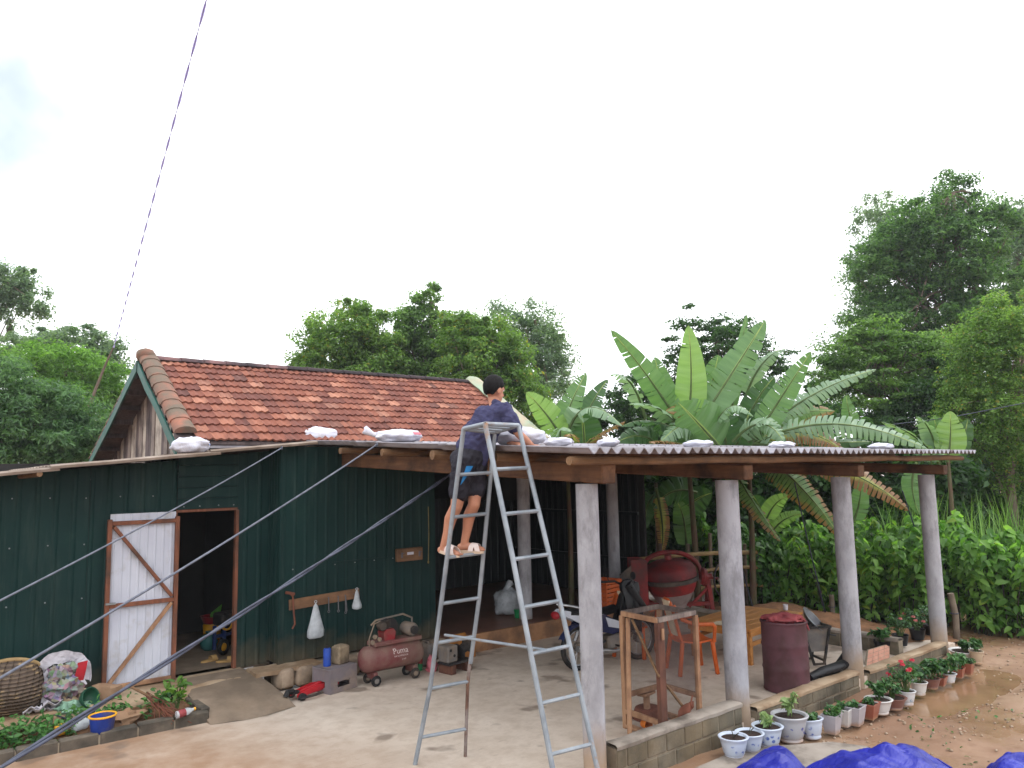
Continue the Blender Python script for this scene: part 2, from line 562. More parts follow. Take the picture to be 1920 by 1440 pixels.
pm('mortar', srgb(150, 138, 120), srgb(122, 110, 94), 8, .9, .4, 40, dirt=srgb(110, 100, 86), kind='World')
def green_steel():
    t = NT('green_steel')
    v = t.coords('World')
    col = t.ramp(t.noise(v, 1.2, 5), [(0.35, srgb(13, 40, 39)), (0.65, srgb(16, 47, 45))])
    col = t.mix(t.ramp(t.noise(v, 4, 8, .7), [(0.55, (0, 0, 0)), (0.75, (0.30,) * 3)]), col, srgb(40, 66, 58))
    sx = t.add('ShaderNodeSeparateXYZ'); t.link(v, sx.inputs[0])
    h = t.math('ADD', sx.outputs['Z'], t.math('MULTIPLY', t.noise(v, 5, 5), 0.5))
    col = t.mix(t.ramp(h, [(0.40, (0.45,) * 3), (0.80, (0, 0, 0))]), col, srgb(120, 100, 78))
    st = t.noise(t.coords('World', (6, 6, .5)), 1.5, 6, .65)      # rain streaks
    col = t.mix(t.ramp(st, [(0.54, (0, 0, 0)), (0.74, (0.30,) * 3)]), col, srgb(70, 84, 78))
    t.base(col, .55, 0, .16)
    t.bump(t.noise(t.coords('World'), 2.6, 2), .25, .05)
    return t.m
GREEN = green_steel()
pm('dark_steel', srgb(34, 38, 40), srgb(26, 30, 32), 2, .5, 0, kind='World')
def wood(name, a, b, dirt=None, rough=.75, sx=(1.2, 14, 14), amt=.5):
    return pm(name, a, b, 2.2, rough, .3, 5, stretch=sx, dirt=dirt, dirt_amt=amt, lo=.3, hi=.7)
wood('beam_wood', srgb(120, 84, 58), srgb(90, 62, 44), srgb(60, 42, 32), sx=(14, 1.2, 14))
wood('log_wood', srgb(138, 106, 76), srgb(104, 78, 54), srgb(92, 70, 52))
wood('grey_plank', srgb(150, 136, 126), srgb(112, 98, 92), srgb(74, 64, 62), sx=(14, 14, 1.2))
wood('grey_plank_pale', srgb(190, 178, 164), srgb(156, 142, 130), srgb(108, 96, 90), sx=(14, 14, 1.2))
wood('grey_plank_dark', srgb(104, 90, 88), srgb(80, 68, 68), srgb(58, 50, 50), sx=(14, 14, 1.2))
wood('red_wood', srgb(134, 84, 62), srgb(104, 64, 48), srgb(80, 58, 48), sx=(14, 14, 1.2))
wood('frame_wood', srgb(178, 140, 108), srgb(146, 108, 82), srgb(116, 84, 64), sx=(10, 10, 1.2))
wood('frame_wood_dark', srgb(112, 74, 58), srgb(86, 56, 46), srgb(70, 46, 40), sx=(10, 10, 1.2))
wood('table_wood', srgb(196, 136, 74), srgb(168, 108, 54), None, .4)
wood('board_wood', srgb(140, 104, 76), srgb(112, 82, 60), srgb(88, 66, 50))
def tile_mat(name, island):
    t = NT(name)
    r = t.add('ShaderNodeNewGeometry').outputs['Random Per Island'] if island else t.add('ShaderNodeObjectInfo').outputs['Random']
    col = t.ramp(r, [(0, srgb(108, 68, 60)), (0.30, srgb(124, 77, 65)), (0.55, srgb(134, 84, 69)), (0.80, srgb(148, 96, 78)), (0.95, srgb(170, 120, 100)), (1, srgb(98, 68, 63))])
    v = t.coords('World')
    col = t.mix(t.ramp(t.noise(v, 2.2, 6, .7), [(0.48, (0, 0, 0)), (0.70, (0.55,) * 3)]), col, srgb(112, 72, 64))
    run = t.noise(t.coords('World', (7, .8, .8)), 1.6, 6, .6)      # stains that ran down the slope
    col = t.mix(t.ramp(run, [(0.50, (0, 0, 0)), (0.68, (0.6,) * 3)]), col, srgb(88, 60, 56))
    col = t.mix(t.ramp(t.noise(v, 9, 6, .7), [(0.55, (0, 0, 0)), (0.74, (0.45,) * 3)]), col, srgb(86, 60, 58))
    t.base(col, .85, 0, .2)
    t.bump(t.noise(v, 30, 5), .3, .006)
    return t.m
TILE, TILE_MASS = tile_mat('clay_tile', False), tile_mat('clay_tile_mass', True)
pm('verge_clay', srgb(150, 98, 80), srgb(122, 92, 80), 4, .9, .4, 20, dirt=srgb(104, 92, 80), dirt_amt=.8, dscale=5, kind='World')
pm('ridge_clay', srgb(132, 98, 96), srgb(96, 76, 78), 3, .9, .4, 20, dirt=srgb(58, 50, 54), dirt_amt=.7, kind='World')
pm('ridge_black', srgb(64, 52, 54), srgb(46, 40, 44), 4, .9, .4, 20, kind='World')
pm('verge_cement', srgb(176, 160, 138), srgb(150, 136, 118), 4, .9, .3, 20, dirt=srgb(150, 168, 146), dirt_amt=.6, kind='World')
pm('green_paint', srgb(36, 92, 82), srgb(30, 78, 70), 3, .55, .1, 12, dirt=srgb(60, 84, 76))
def fibro(name, a, b, d):
    return pm(name, a, b, 2.0, .85, .25, 18, dirt=d, dirt_amt=.5, kind='World', stretch=(1.5, .5, 1))
fibro('fibro_light', srgb(158, 156, 164), srgb(132, 128, 134), srgb(104, 96, 94))
fibro('fibro_brown', srgb(146, 132, 120), srgb(118, 104, 94), srgb(104, 88, 74))
pm('white_steel', srgb(196, 200, 212), srgb(184, 188, 202), 2, .4, 0, dirt=srgb(160, 156, 152), dirt_amt=.25, spec=.4)
pm('stone', srgb(176, 156, 136), srgb(140, 120, 100), 5, .9, .5, 16, dirt=srgb(108, 92, 78), dirt_amt=.5, kind='World')
pm('platform_tile', srgb(120, 84, 70), srgb(100, 70, 58), 3, .4, 0, kind='World')
pm('riser_plaster', srgb(176, 132, 96), srgb(150, 108, 78), 3, .85, .3, 20, dirt=srgb(120, 92, 72), dirt_amt=.5, kind='World')
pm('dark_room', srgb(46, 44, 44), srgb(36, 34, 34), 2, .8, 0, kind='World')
pm('bare_soil', srgb(116, 84, 60), srgb(86, 62, 44), 8, .95, .7, 20, kind='World', bdist=.03)
pm('spoil_soil', srgb(136, 98, 70), srgb(104, 74, 52), 7, .95, .8, 18, kind='World', bdist=.03)

# ------------------------------------------------------------------ ground, floors
def ground_z(x, y):
    z = -0.13 + 0.035 * mnoise.noise(Vector((x * .5, y * .5, 0))) + 0.012 * mnoise.noise(Vector((x * 2.1, y * 2.1, 3)))
    z += 0.016 * mnoise.noise(Vector((x * 3.7, y * 3.7, 6)))
    z -= 0.075 * max(0.0, 1 - ((x - 5.35) / 1.75) ** 2 - ((y + .86) / 0.55) ** 2)      # hollow that holds the puddle
    d = math.hypot(x, y)
    if d > 14: z += min(5.0, (d - 14) * 0.05)
    if -11 < x < 7.0 and -.05 < y < 12: z = -.30
    return z
xs = np.concatenate([-np.geomspace(220, 9, 16), np.linspace(-8.6, 15, 260), np.geomspace(15.6, 220, 22)])
ys = np.concatenate([-np.geomspace(160, 9, 14), np.linspace(-8.5, 9, 200), np.geomspace(9.4, 220, 26)])
gb = MB()
gb.v = [(x, y, ground_z(x, y)) for x in xs for y in ys]
_n = len(ys)
gb.f = [(i * _n + j, (i + 1) * _n + j, (i + 1) * _n + j + 1, i * _n + j + 1) for i in range(len(xs) - 1) for j in range(_n - 1)]
gb.build('ground', GROUND, smooth=60, kind='structure')

# porch and yard screed: one slab, its front edge lies under the low wall
MB().prism([(-11, -.10), (6.95, -.10), (6.95, 4.12), (-0.95, 4.12), (-1.15, 4.12), (-11, 4.12)], -.28, 0.0).build('floor', FLOOR, kind='structure')
# raised cement strip in front of the shed (rough front edge) and the ramp up to its door
def ledge_fn(s, t):
    x = -6.6 + s * 5.4
    n1 = mnoise.noise(Vector((x * 1.7, 0, 5))) * .07
    y = 4.20 + n1 + .06 * max(0, (-2.2 - x))* -.25
    prof = [(y - .10, -.02), (y - .05, .10), (y - .02, .17), (y + .05, .20), (4.55, .205), (4.9, .205)]
    k = t * (len(prof) - 1); i = min(int(k), len(prof) - 2); f = k - i
    yy = prof[i][0] * (1 - f) + prof[i + 1][0] * f; zz = prof[i][1] * (1 - f) + prof[i + 1][1] * f
    zz += .015 * mnoise.noise(Vector((x * 4, yy * 6, 1))) * (1 if t < .8 else 0)
    return (x, yy, zz)
MB().grid(ledge_fn, 70, 10).build('ledge', 'cement_warm', smooth=70, kind='structure')
def ramp_fn(s, t):
    # from the door sill down to the yard, wider at the foot
    x0, x1 = -1.98 + .02 * t, -1.16 + .10 * t
    x = x0 + (x1 - x0) * s
    y = 4.62 - 1.18 * t - .10 * math.sin(s * 3.1) * t
    z = .21 * (1 - t ** 1.9) + .006 + .008 * mnoise.noise(Vector((x * 5, y * 5, 2)))
    if s < .001 or s > .999: z = min(z, .21 * (1 - t ** 1.9)) - .03 * (1 - t)
    return (x, y, z)
rb = MB().grid(ramp_fn, 16, 20)
for s_ in (0.0, 1.0):
    for k in range(20):
        q0, q1 = ramp_fn(s_, k / 20), ramp_fn(s_, (k + 1) / 20)
        rb.add([q0, q1, (q1[0], q1[1], -.02), (q0[0], q0[1], -.02)], [(0, 1, 2, 3)])
rb.build('ramp', 'ramp_cement', smooth=60, kind='structure')
# soil of the planting bed behind its kerb, and the spoil heap past the end wall
def bed_fn(s, t):
    x = -6.6 + 4.62 * s; y = 3.72 + .50 * t
    return (x, y, .035 + .10 * t + .03 * mnoise.noise(Vector((x * 3, y * 3, 0))))
MB().grid(bed_fn, 50, 8).build('bed_soil', 'bare_soil', smooth=60, kind='structure')
def heap_fn(s, t):
    x = 5.80 + 2.4 * s; y = .05 + 5.6 * t
    e = math.sin(math.pi * min(1, s * 1.05)) ** .7 if s < .95 else 0
    return (x, y, -.2 + (.36 + .14 * mnoise.noise(Vector((y * 1.3, 0, 0)))) * e * (0.3 + .7 * math.sin(math.pi * min(1, t * 1.1 + .05)) if t < .86 else 0.3) + .03 * mnoise.noise(Vector((x * 6, y * 6, 0))))
MB().grid(heap_fn, 16, 50).build('earth_bank', 'spoil_soil', smooth=70, kind='structure')
# cement apron by the nearest pots, and the puddle
ap = [gz(*p, -.1) for p in ((1290, 1448), (1360, 1418), (1440, 1402), (1560, 1393), (1630, 1402), (1600, 1428), (1520, 1446), (1440, 1470))]
MB().prism([(p.x, p.y) for p in ap], -.16, -.088).build('apron', 'cement', kind='structure')
pud = [(1688, 1330), (1700, 1300), (1726, 1282), (1760, 1268), (1800, 1258), (1850, 1250), (1896, 1248), (1905, 1258), (1872, 1275), (1850, 1296), (1812, 1312), (1772, 1320), (1730, 1336)]
tw = NT('muddy_water')
tw.base(tw.ramp(tw.noise(tw.coords('World'), 2.5, 4), [(.35, srgb(126, 98, 74)), (.65, srgb(146, 116, 88))]), .10, 0, .5)
MB().prism([(5.35 + 2.0 * math.cos(a), -.86 + .72 * math.sin(a)) for a in np.linspace(0, 2 * math.pi, 41)[:-1]], -.26, -.158).build('puddle', tw.m, smooth=None, kind='structure')

# ------------------------------------------------------------------ porch: columns, timber, corrugated roof
EAVE_Y, RAKE_X, END_X = -.50, -.46, 7.15
def roof_z(y): return 2.600 + .057 * y            # underside of the sheets
porch = thing('porch', 'open porch with round cement columns and grey corrugated roof in front of the tiled house', 'porch', (3.3, 2, 0))
COLX = [0.02, 2.02, 4.32, 6.70]
for i, x in enumerate(COLX):
    r = (.105, .115, .11, .105)[i]
    top = 2.345 - .012 * i
    prof = [(r * 1.04, -.12)] + [(r * (1 + .02 * mnoise.noise(Vector((i, k * .7, 0)))), -.12 + (top + .12) * k / 10) for k in range(1, 11)]
    cb = MB()
    if i == 0:      # the first column is cast square-edged with rounded corners
        pts = []
        for k in range(24):
            a = 2 * math.pi * k / 24
            q = (abs(math.cos(a)) ** 4 + abs(math.sin(a)) ** 4) ** -.25
            pts.append((.092 * q * math.cos(a), .092 * q * math.sin(a)))
        cb.prism(pts, -.12, top, rotm('Z', 38), (x, 0, 0))
    else:
        cb.lathe(prof, (x, 0, 0), 24)
    cb.build('column', COLUMN, porch, smooth=50)
for x in (3.05, 5.03):
    MB().lathe([(.10, .25), (.098, 2.66)], (x, 4.45, 0), 18).build('column', COLUMN, porch, smooth=50)
for i, x in enumerate(COLX):      # rafters rest on the columns and run back to the house
    w = (.17, .15, .14, .13)[i]; h = (.165, .15, .14, .13)[i]
    zb = (2.345 - .012 * i) + h / 2
    y0, y1 = -.27, 4.9
    MB().beam((x, y0, zb - .027 * .0), (x + (.02 if i == 0 else 0), y1, zb + .050 * (y1 - y0)), w, h, .012).build('rafter', 'beam_wood', porch)
for k, (y, r) in enumerate(((-.31, .035), (.62, .040), (1.62, .045), (2.62, .04), (3.62, .04), (4.55, .045))):
    z = roof_z(y) - r - .012
    pts = [(RAKE_X - .015 + (END_X - RAKE_X + .0) * s / 14, y + .02 * math.sin(s * 1.3 + k), z + .006 * math.sin(s * 2.1 + k)) for s in range(15)]
    MB().tube(pts, [r * (1 + .08 * math.sin(s * 1.7 + k)) for s in range(15)], 9).build('purlin', 'log_wood', porch)
PITCHW = .130
def sheet(xa, xb, ya, yb, lift, name='roof_sheet', mat='fibro_light', zf=roof_z, amp=.024, par=None, sag=0.0, thick=.009):
    n = max(8, int(round((xb - xa) / PITCHW * 8)))
    def fn(s, t):
        x = xa + (xb - xa) * s; y = ya + (yb - ya) * t
        w = math.cos(2 * math.pi * (x - RAKE_X) / PITCHW)
        return (x, y, zf(y) + amp + lift * (1 - t) + amp * w + thick + sag * mnoise.noise(Vector((x, y, 7))))
    return MB().grid(fn, n, 3, thick).build(name, mat, par, smooth=60)
n_s = 9
step = (END_X - RAKE_X) / n_s
for c in range(3):
    ya, yb = [(EAVE_Y, 1.55), (1.42, 3.4), (3.27, 5.15)][c]
    for i in range(n_s):
        xa = RAKE_X + i * step
        sheet(xa + .002, xa + step + .055, ya + .012 * ((i * 7) % 3 - 1), yb, .011 + .0035 * (i % 2) , par=porch, sag=.006)

# ------------------------------------------------------------------ low block wall round the porch
def block_wall(name, label, x0, x1, y, z0, z1, courses, L, th, axis='x', stain=None):
    w = thing(name, label, 'wall', ((x0 + x1) / 2, y, z0) if axis == 'x' else (y, (x0 + x1) / 2, z0))
    w['kind'] = 'thing'
    ch = (z1 - .025 - z0) / courses
    n = max(1, int(round((x1 - x0) / L))); Lr = (x1 - x0) / n
    def place(a, b, c, d, e, f):
        ctr, sz = ((a + b) / 2, (c + d) / 2, (e + f) / 2), (b - a, d - c, f - e)
        if axis == 'y': ctr, sz = (ctr[1], ctr[0], ctr[2]), (sz[1], sz[0], sz[2])
        return ctr, sz
    core = MB().box(*place(x0 + .004, x1 - .004, y - th / 2 + .008, y + th / 2 - .008, z0 - .03, z1 - .022))
    core.build('mortar', 'mortar', w)
    for r in range(courses):
        off = 0.5 * Lr * (r % 2)
        xx = x0 - off
        while xx < x1 - .01:
            a, b = max(xx, x0) + .006, min(xx + Lr, x1) - .006
            if b - a > .04:
                j = random.uniform(-.004, .004)
                ctr, sz = place(a, b, y - th / 2 + j, y + th / 2 + j, z0 + r * ch + .005, z0 + (r + 1) * ch - .007)
                MB().box(ctr, sz, None, .008).build('block', BLOCK, w)
            xx += Lr
    def cap(s, t):
        xx = x0 + (x1 - x0) * s
        q = [(-.5, -.03), (-.52, 0.0), (-.4, .012), (.4, .012), (.52, 0.0), (.5, -.03)]
        k = t * 5; i = min(int(k), 4); f = k - i
        yy = (q[i][0] * (1 - f) + q[i + 1][0] * f) * (th + .012); zz = q[i][1] * (1 - f) + q[i + 1][1] * f
        zz += .010 * mnoise.noise(Vector((xx * 4, yy * 9, y)))
        p = (xx, y + yy, z1 + zz)
        return p if axis == 'x' else (p[1], p[0], p[2])
    MB().grid(cap, max(6, int((x1 - x0) / .08)), 5).build('coping', 'cement_warm' if not stain else stain, w, smooth=60)
    return w
block_wall('low_wall', 'low grey block wall between the two nearest columns with two mossy courses', .14, 1.90, -.06, -.15, .195, 2, .27, .14, stain='cement')
block_wall('low_wall', 'low tan block wall behind the row of white flower pots', 2.14, 4.20, -.06, -.18, .090, 2, .30, .14)
block_wall('low_wall', 'low tan block wall between the two farthest porch columns', 4.44, 6.60, -.06, -.20, .050, 2, .32, .14)
block_wall('low_wall', 'low grey wall closing the far end of the porch before the earth bank', .07, 4.05, 5.72, -.02, .205, 1, .40, .13, axis='y', stain='cement')

# ------------------------------------------------------------------ tiled house
HX0, HX1 = -2.02, 3.62
FY, FZ, RY, RZ, BY, BZ = 4.60, 2.885, 6.50, 4.08, 9.45, 2.79
house = thing('tile_house', 'old house with weathered orange clay tile roof and grey plank gable', 'house', (.8, 6.8, 0))
sl = Vector((0, RY - FY, RZ - FZ)); SL = sl.length; sl.normalize()
nr = Vector((0, -sl.z, sl.y))
ROWS, COLS = 12, 29
ex, tw_ = SL / ROWS, (HX1 - HX0 - .30) / COLS
def tile_geo():
    """interlocking clay tile: two rolls across, a thick lower lip"""
    b = MB()
    ns = 10
    top, low, lip = [], [], []
    def prof(s): return .012 * math.cos(2 * math.pi * s * 2) + (.010 if s > .93 else 0)
    L = ex * 1.16
    vs = []
    for i in range(ns + 1):
        s = i / ns
        x = -.5 * tw_ * 1.02 + s * tw_ * 1.02
        h = prof(s)
        scal = .010 * math.cos(2 * math.pi * s * 2)
        vs += [(x, L, h * .6 + .004), (x, -.004 + scal * -.6, h + .030), (x, .0 + scal * -.6, h + .004)]
    fs = []
    for i in range(ns):
        a = i * 3; c = a + 3
        fs += [(a, a + 1, c + 1, c), (a + 1, a + 2, c + 2, c + 1)]
    b.add(vs, fs)
    me = bpy.data.meshes.new('tile')
    me.from_pydata(b.v, [], b.f)
    me.polygons.foreach_set('use_smooth', [True] * len(me.polygons))
    me.set_sharp_from_angle(angle=rad(50))
    me.materials.append(TILE)
    return me, b
tile_me, tile_b = tile_geo()
RT = Matrix((Vector((1, 0, 0)), sl, nr)).transposed()
slots = []
for r in range(ROWS):
    for c in range(COLS):
        p = Vector((HX0 + .20 + (c + .5) * tw_, FY, FZ)) + sl * (r * ex) + nr * .02
        slots.append(((p - CAM).length, r, c, p))
slots.sort(key=lambda q: q[0])
hinv = Matrix.Translation(-Vector((.8, 6.8, 0)))
mass = MB()
for k, (d, r, c, p) in enumerate(slots):
    R = RT @ Matrix.Rotation(random.gauss(0, .012), 3, 'Z') @ Matrix.Rotation(random.gauss(0, .010), 3, 'Y')
    p = p + nr * random.uniform(-.004, .006) + sl * random.gauss(0, .005)
    if k < 300:
        o = bpy.data.objects.new('tile', tile_me)
        COL.objects.link(o); o.parent = house
        o.matrix_basis = hinv @ (Matrix.Translation(p) @ R.to_4x4())
    else:
        mass.add([R @ Vector(q) + p for q in tile_b.v], tile_b.f)
mass.build('tiles', TILE_MASS, house, kind='stuff')
MB().add([(HX0 + .02, FY, FZ), (HX1, FY, FZ), (HX1, RY, RZ), (HX0 + .02, RY, RZ), (HX0 + .02, FY, FZ - .03), (HX1, FY, FZ - .03), (HX1, RY, RZ - .03), (HX0 + .02, RY, RZ - .03)],
         [(0, 1, 2, 3), (7, 6, 5, 4), (0, 4, 5, 1), (1, 5, 6, 2), (3, 2, 6, 7), (0, 3, 7, 4)]).build('roof_deck', 'grey_plank_dark', house, smooth=None)
MB().add([(HX0 + .02, BY, BZ), (HX1, BY, BZ), (HX1, RY, RZ + .02), (HX0 + .02, RY, RZ + .02), (HX0 + .02, BY, BZ - .05), (HX1, BY, BZ - .05), (HX1, RY, RZ - .04), (HX0 + .02, RY, RZ - .04)],
         [(3, 2, 1, 0), (4, 5, 6, 7), (1, 5, 4, 0), (2, 6, 5, 1), (7, 6, 2, 3), (4, 7, 3, 0)]).build('rear_roof', TILE_MASS, house, smooth=None)
for k in range(7):                      # purlins that carry the gable overhang
    f = (k + .4) / 7
    MB().box((HX0 + .42, FY + (RY - FY) * f, FZ + (RZ - FZ) * f - .085), (.78, .06, .07)).build('roof_purlin', 'grey_plank_dark', house)
    MB().box((HX0 + .42, BY + (RY - BY) * f, BZ + (RZ - BZ) * f - .085), (.78, .06, .07)).build('roof_purlin', 'grey_plank_dark', house)
def capseg(p, d, nrm, L, w, h):
    """one cap tile: a half round cover of width w and height h lying along d"""
    d = d.normalized(); s = d.cross(nrm).normalized(); b = MB()
    n = 7
    vs, fs = [], []
    for q, e in ((0, 1.06), (L, .92)):
        for i in range(n + 1):
            a = math.pi * i / n
            vs.append(p + d * q + (s * math.cos(a) * w / 2 + nrm * (math.sin(a) ** .8) * h) * e)
    for i in range(n): fs.append((i, i + 1, n + 2 + i, n + 1 + i))
    fs.append(tuple(range(n, -1, -1))); fs.append(tuple(range(n + 1, 2 * n + 2)))
    return b.add(vs, fs)
NV = 9
vd = sl
for k in range(NV):                     # cap tiles down the front verge, a lapped row
    p = Vector((HX0 + .11, FY, FZ)) + sl * (SL * (k + .62) / (NV + .4)) + nr * .035
    capseg(p, sl, (nr + Vector((-.03, 0, 0))).normalized(), SL / NV * 1.12, .25, .085 ).build('verge_tile', 'verge_clay', house, smooth=50)
bs = Vector((0, RY - BY, RZ - BZ)); BL = bs.length; bs.normalize(); bn = Vector((0, bs.z, -bs.y))
bn = Vector((0, -bs.z, bs.y)); bn = bn if bn.z > 0 else -bn
for k in range(13):
    p = Vector((HX0 + .10, BY, BZ)) + bs * (BL * k / 13) + bn * .02
    capseg(p, bs, bn, BL / 13 * 1.12, .22, .075).build('verge_tile', 'verge_clay', house, smooth=50)
MB().blob((HX0 + .08, RY, RZ + .07), (.13, .13, .10), 12, 8, .15, 2, 3).build('ridge_end', 'verge_clay', house, smooth=80)
NR = 17
for k in range(NR):
    x = HX0 + .22 + k * (HX1 - HX0 - .35) / NR
    capseg(Vector((x, RY, RZ + .012)), Vector((1, 0, -.004)), Vector((0, 0, 1)), (HX1 - HX0 - .35) / NR * 1.10, .20, .062).build('ridge_tile', 'ridge_clay' if k < 6 else 'ridge_black', house, smooth=50)
MB().blob((HX1 - .02, RY, RZ + .05), (.12, .11, .09), 12, 8, .12, 2, 5).build('ridge_end', 'verge_cement', house, smooth=80)
def verge_fn(s, t):
    p = Vector((HX1 - .13 + .30 * t, FY, FZ)) + sl * (SL * s) + nr * (.06 + .055 * math.sin(math.pi * t) + .012 * mnoise.noise(Vector((s * 14, t * 2, 0))))
    return p + Vector((.015 * mnoise.noise(Vector((s * 18, 0, 4))), 0, -.05 if t > .95 else 0))
MB().grid(verge_fn, 28, 6, .03).build('verge', 'verge_cement', house, smooth=60)
# bargeboards follow both slopes in front of the gable
for (ya, za, yb, zb, hh) in ((FY + .02, FZ - .02, RY, RZ + .0, .135), (BY - .03, BZ - .02, RY, RZ + .0, .14)):
    n = 8
    def bf(s, t, ya=ya, za=za, yb=yb, zb=zb, hh=hh):
        y = ya + (yb - ya) * s; z = za + (zb - za) * s
        return (HX0 - .005 + .012 * mnoise.noise(Vector((s * 3, 0, ya))), y, z - .015 - (hh + .02 * mnoise.noise(Vector((s * 4, 1, ya)))) * t)
    MB().grid(bf, n, 1, .022 if yb < ya else -.022).build('bargeboard', 'green_paint', house, smooth=None)
# plank gable wall, each plank its own piece
GX = -1.72
py = 4.80
k = 0
while py < 9.3:
    w = random.uniform(.12, .17)
    a, b_ = py + .004, min(py + w, 9.3) - .004
    def rz(y): return (FZ + (RZ - FZ) * (y - FY) / (RY - FY) if y < RY else RZ + (BZ - RZ) * (y - RY) / (BY - RY)) - .05
    lo = 2.60
    dx = random.uniform(-.012, .012)
    vs = []
    for x in (GX + dx, GX + dx + .02):
        vs += [(x, a, lo), (x, b_, lo), (x, b_, rz(b_)), (x, a, rz(a))]
    m = ('grey_plank', 'grey_plank_pale', 'grey_plank_dark')[(k * 5 + k // 3) % 3]
    MB().add(vs, [(3, 2, 1, 0), (4, 5, 6, 7), (0, 1, 5, 4), (1, 2, 6, 5), (2, 3, 7, 6), (3, 0, 4, 7)]).build('plank', m, house, smooth=None)
    py += w; k += 1
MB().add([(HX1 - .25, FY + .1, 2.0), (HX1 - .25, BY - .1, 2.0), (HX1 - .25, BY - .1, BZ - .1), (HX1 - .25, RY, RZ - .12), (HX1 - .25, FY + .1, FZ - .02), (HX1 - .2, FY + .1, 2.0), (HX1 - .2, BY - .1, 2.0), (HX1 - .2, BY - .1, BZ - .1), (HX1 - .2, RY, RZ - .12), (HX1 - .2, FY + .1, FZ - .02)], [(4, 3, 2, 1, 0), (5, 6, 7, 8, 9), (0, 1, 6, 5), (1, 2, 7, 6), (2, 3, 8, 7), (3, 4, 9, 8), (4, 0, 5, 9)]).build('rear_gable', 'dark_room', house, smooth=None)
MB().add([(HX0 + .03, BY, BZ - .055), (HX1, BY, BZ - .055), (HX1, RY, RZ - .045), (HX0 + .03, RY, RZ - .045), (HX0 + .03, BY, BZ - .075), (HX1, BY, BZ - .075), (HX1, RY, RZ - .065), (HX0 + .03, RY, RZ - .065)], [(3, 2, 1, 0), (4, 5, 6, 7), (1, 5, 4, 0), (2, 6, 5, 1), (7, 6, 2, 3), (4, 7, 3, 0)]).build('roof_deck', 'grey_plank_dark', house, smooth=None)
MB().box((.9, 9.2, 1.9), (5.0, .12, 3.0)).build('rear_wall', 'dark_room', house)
MB().add([(HX0 + .1, FY - .05, FZ - .045), (HX1 - .1, FY - .05, FZ - .03), (HX1 - .1, FY + .10, FZ - .03), (HX0 + .1, FY + .10, FZ - .045),
          (HX0 + .1, FY - .05, FZ - .075), (HX1 - .1, FY - .05, FZ - .06), (HX1 - .1, FY + .10, FZ - .06), (HX0 + .1, FY + .10, FZ - .075)],
         [(0, 1, 2, 3), (7, 6, 5, 4), (0, 4, 5, 1), (1, 5, 6, 2), (2, 6, 7, 3), (3, 7, 4, 0)]).build('eave_flashing', 'fibro_light', house, smooth=None)

# ------------------------------------------------------------------ green steel shed with its door, under a low brown roof
shed = thing('steel_shed', 'dark green ribbed steel shed with low brown sheet roof beside the porch', 'shed', (-2, 5, 0))
def left_roof_z(x): return 2.885 + .088 * x
def ribbed(xa, xb, za_fn, zb_fn, y, rib=.17, d=.012, mat=GREEN, name='wall_panel', par=None, axis='x', flip=1, back=.004):
    """one steel sheet with raised ribs; za_fn and zb_fn give its lower and upper edge"""
    xs_ = [xa]
    x = math.floor(xa / rib) * rib
    pts = []
    while x < xb + rib:
        for o, h in ((0, 0), (rib * .12, d), (rib * .24, d), (rib * .36, 0)):
            if xa < x + o < xb: pts.append((x + o, h))
        x += rib
    def hgt(xx):
        f = (xx / rib) % 1.0
        return d * (f / .12 if f < .12 else 1 if f < .24 else (.36 - f) / .12 if f < .36 else 0)
    pts = [(xa, hgt(xa))] + pts + [(xb, hgt(xb))]
    b = MB(); vs, fs = [], []
    for (xx, h) in pts:
        for q in (0.0, back):
            for z in (za_fn(xx), zb_fn(xx)):
                p = (xx, y - flip * h + flip * q, z)
                vs.append(p if axis == 'x' else (p[1], p[0], p[2]))
    for i in range(len(pts) - 1):
        a, c = i * 4, i * 4 + 4
        fs += [(a, c, c + 1, a + 1), (a + 3, c + 3, c + 2, a + 2), (a + 1, c + 1, c + 3, a + 3), (a, a + 2, c + 2, c)]
    b.add(vs, fs)
    return b.build(name, mat, par, smooth=None)
LW, RW = 4.74, 4.40
x = -6.6
while x < -2.0:
    xb = min(x + .93, -1.975)
    if xb + .2 > -1.975: xb = -1.975
    ribbed(x + .002, xb - .002, lambda q: .19, lambda q: left_roof_z(q) - .035, LW, par=shed)
    x = xb + .0001 if xb < -1.976 else 0
ribbed(-1.265, -.862, lambda q: .20, lambda q: left_roof_z(q) - .02, LW, par=shed)
# lintel sheet over the door: its ribs lie flat
for k in range(5):
    z0 = 2.10 + k * .13
    MB().box((-1.62, LW - .006 - .003 * (k % 2), z0 + .062), (.70, .010, .126), None, .003).build('lintel_panel', GREEN, shed)
    MB().box((-1.62, LW - .012, z0 + .11), (.70, .008, .014), None, .003).build('lintel_rib', GREEN, shed)
for x in (-1.99, -1.275):
    MB().box((x, LW + .0, 1.14), (.035, .07, 1.86)).build('door_post', 'red_wood', shed)
MB().box((-1.63, LW + .025, 2.085), (.75, .05, .035)).build('door_head', 'red_wood', shed)
ribbed(LW - .001, RW, lambda q: .24, lambda q: 2.80, -.860, rib=.085, d=.010, par=shed, axis='y') if False else None
MB().box((-.865, (LW + RW) / 2 + .01, 1.52), (.012, LW - RW - .0, 2.56)).build('corner_panel', GREEN, shed)
MB().box((-.862, RW - .002, 1.52), (.034, .034, 2.57), None, .004).build('corner_trim', GREEN, shed)
MB().box((.26, RW + .14, 1.5), (2.24, .02, 2.7)).build('leak_backing', 'dark_room', shed)  # unseen backing, added so no light leaks round the front sheets
for k in range(4):
    MB().box((-.874, RW + .05 + k * .085, 1.52), (.012, .025, 2.55), None, .004).build('corner_rib', GREEN, shed)
x = -.86
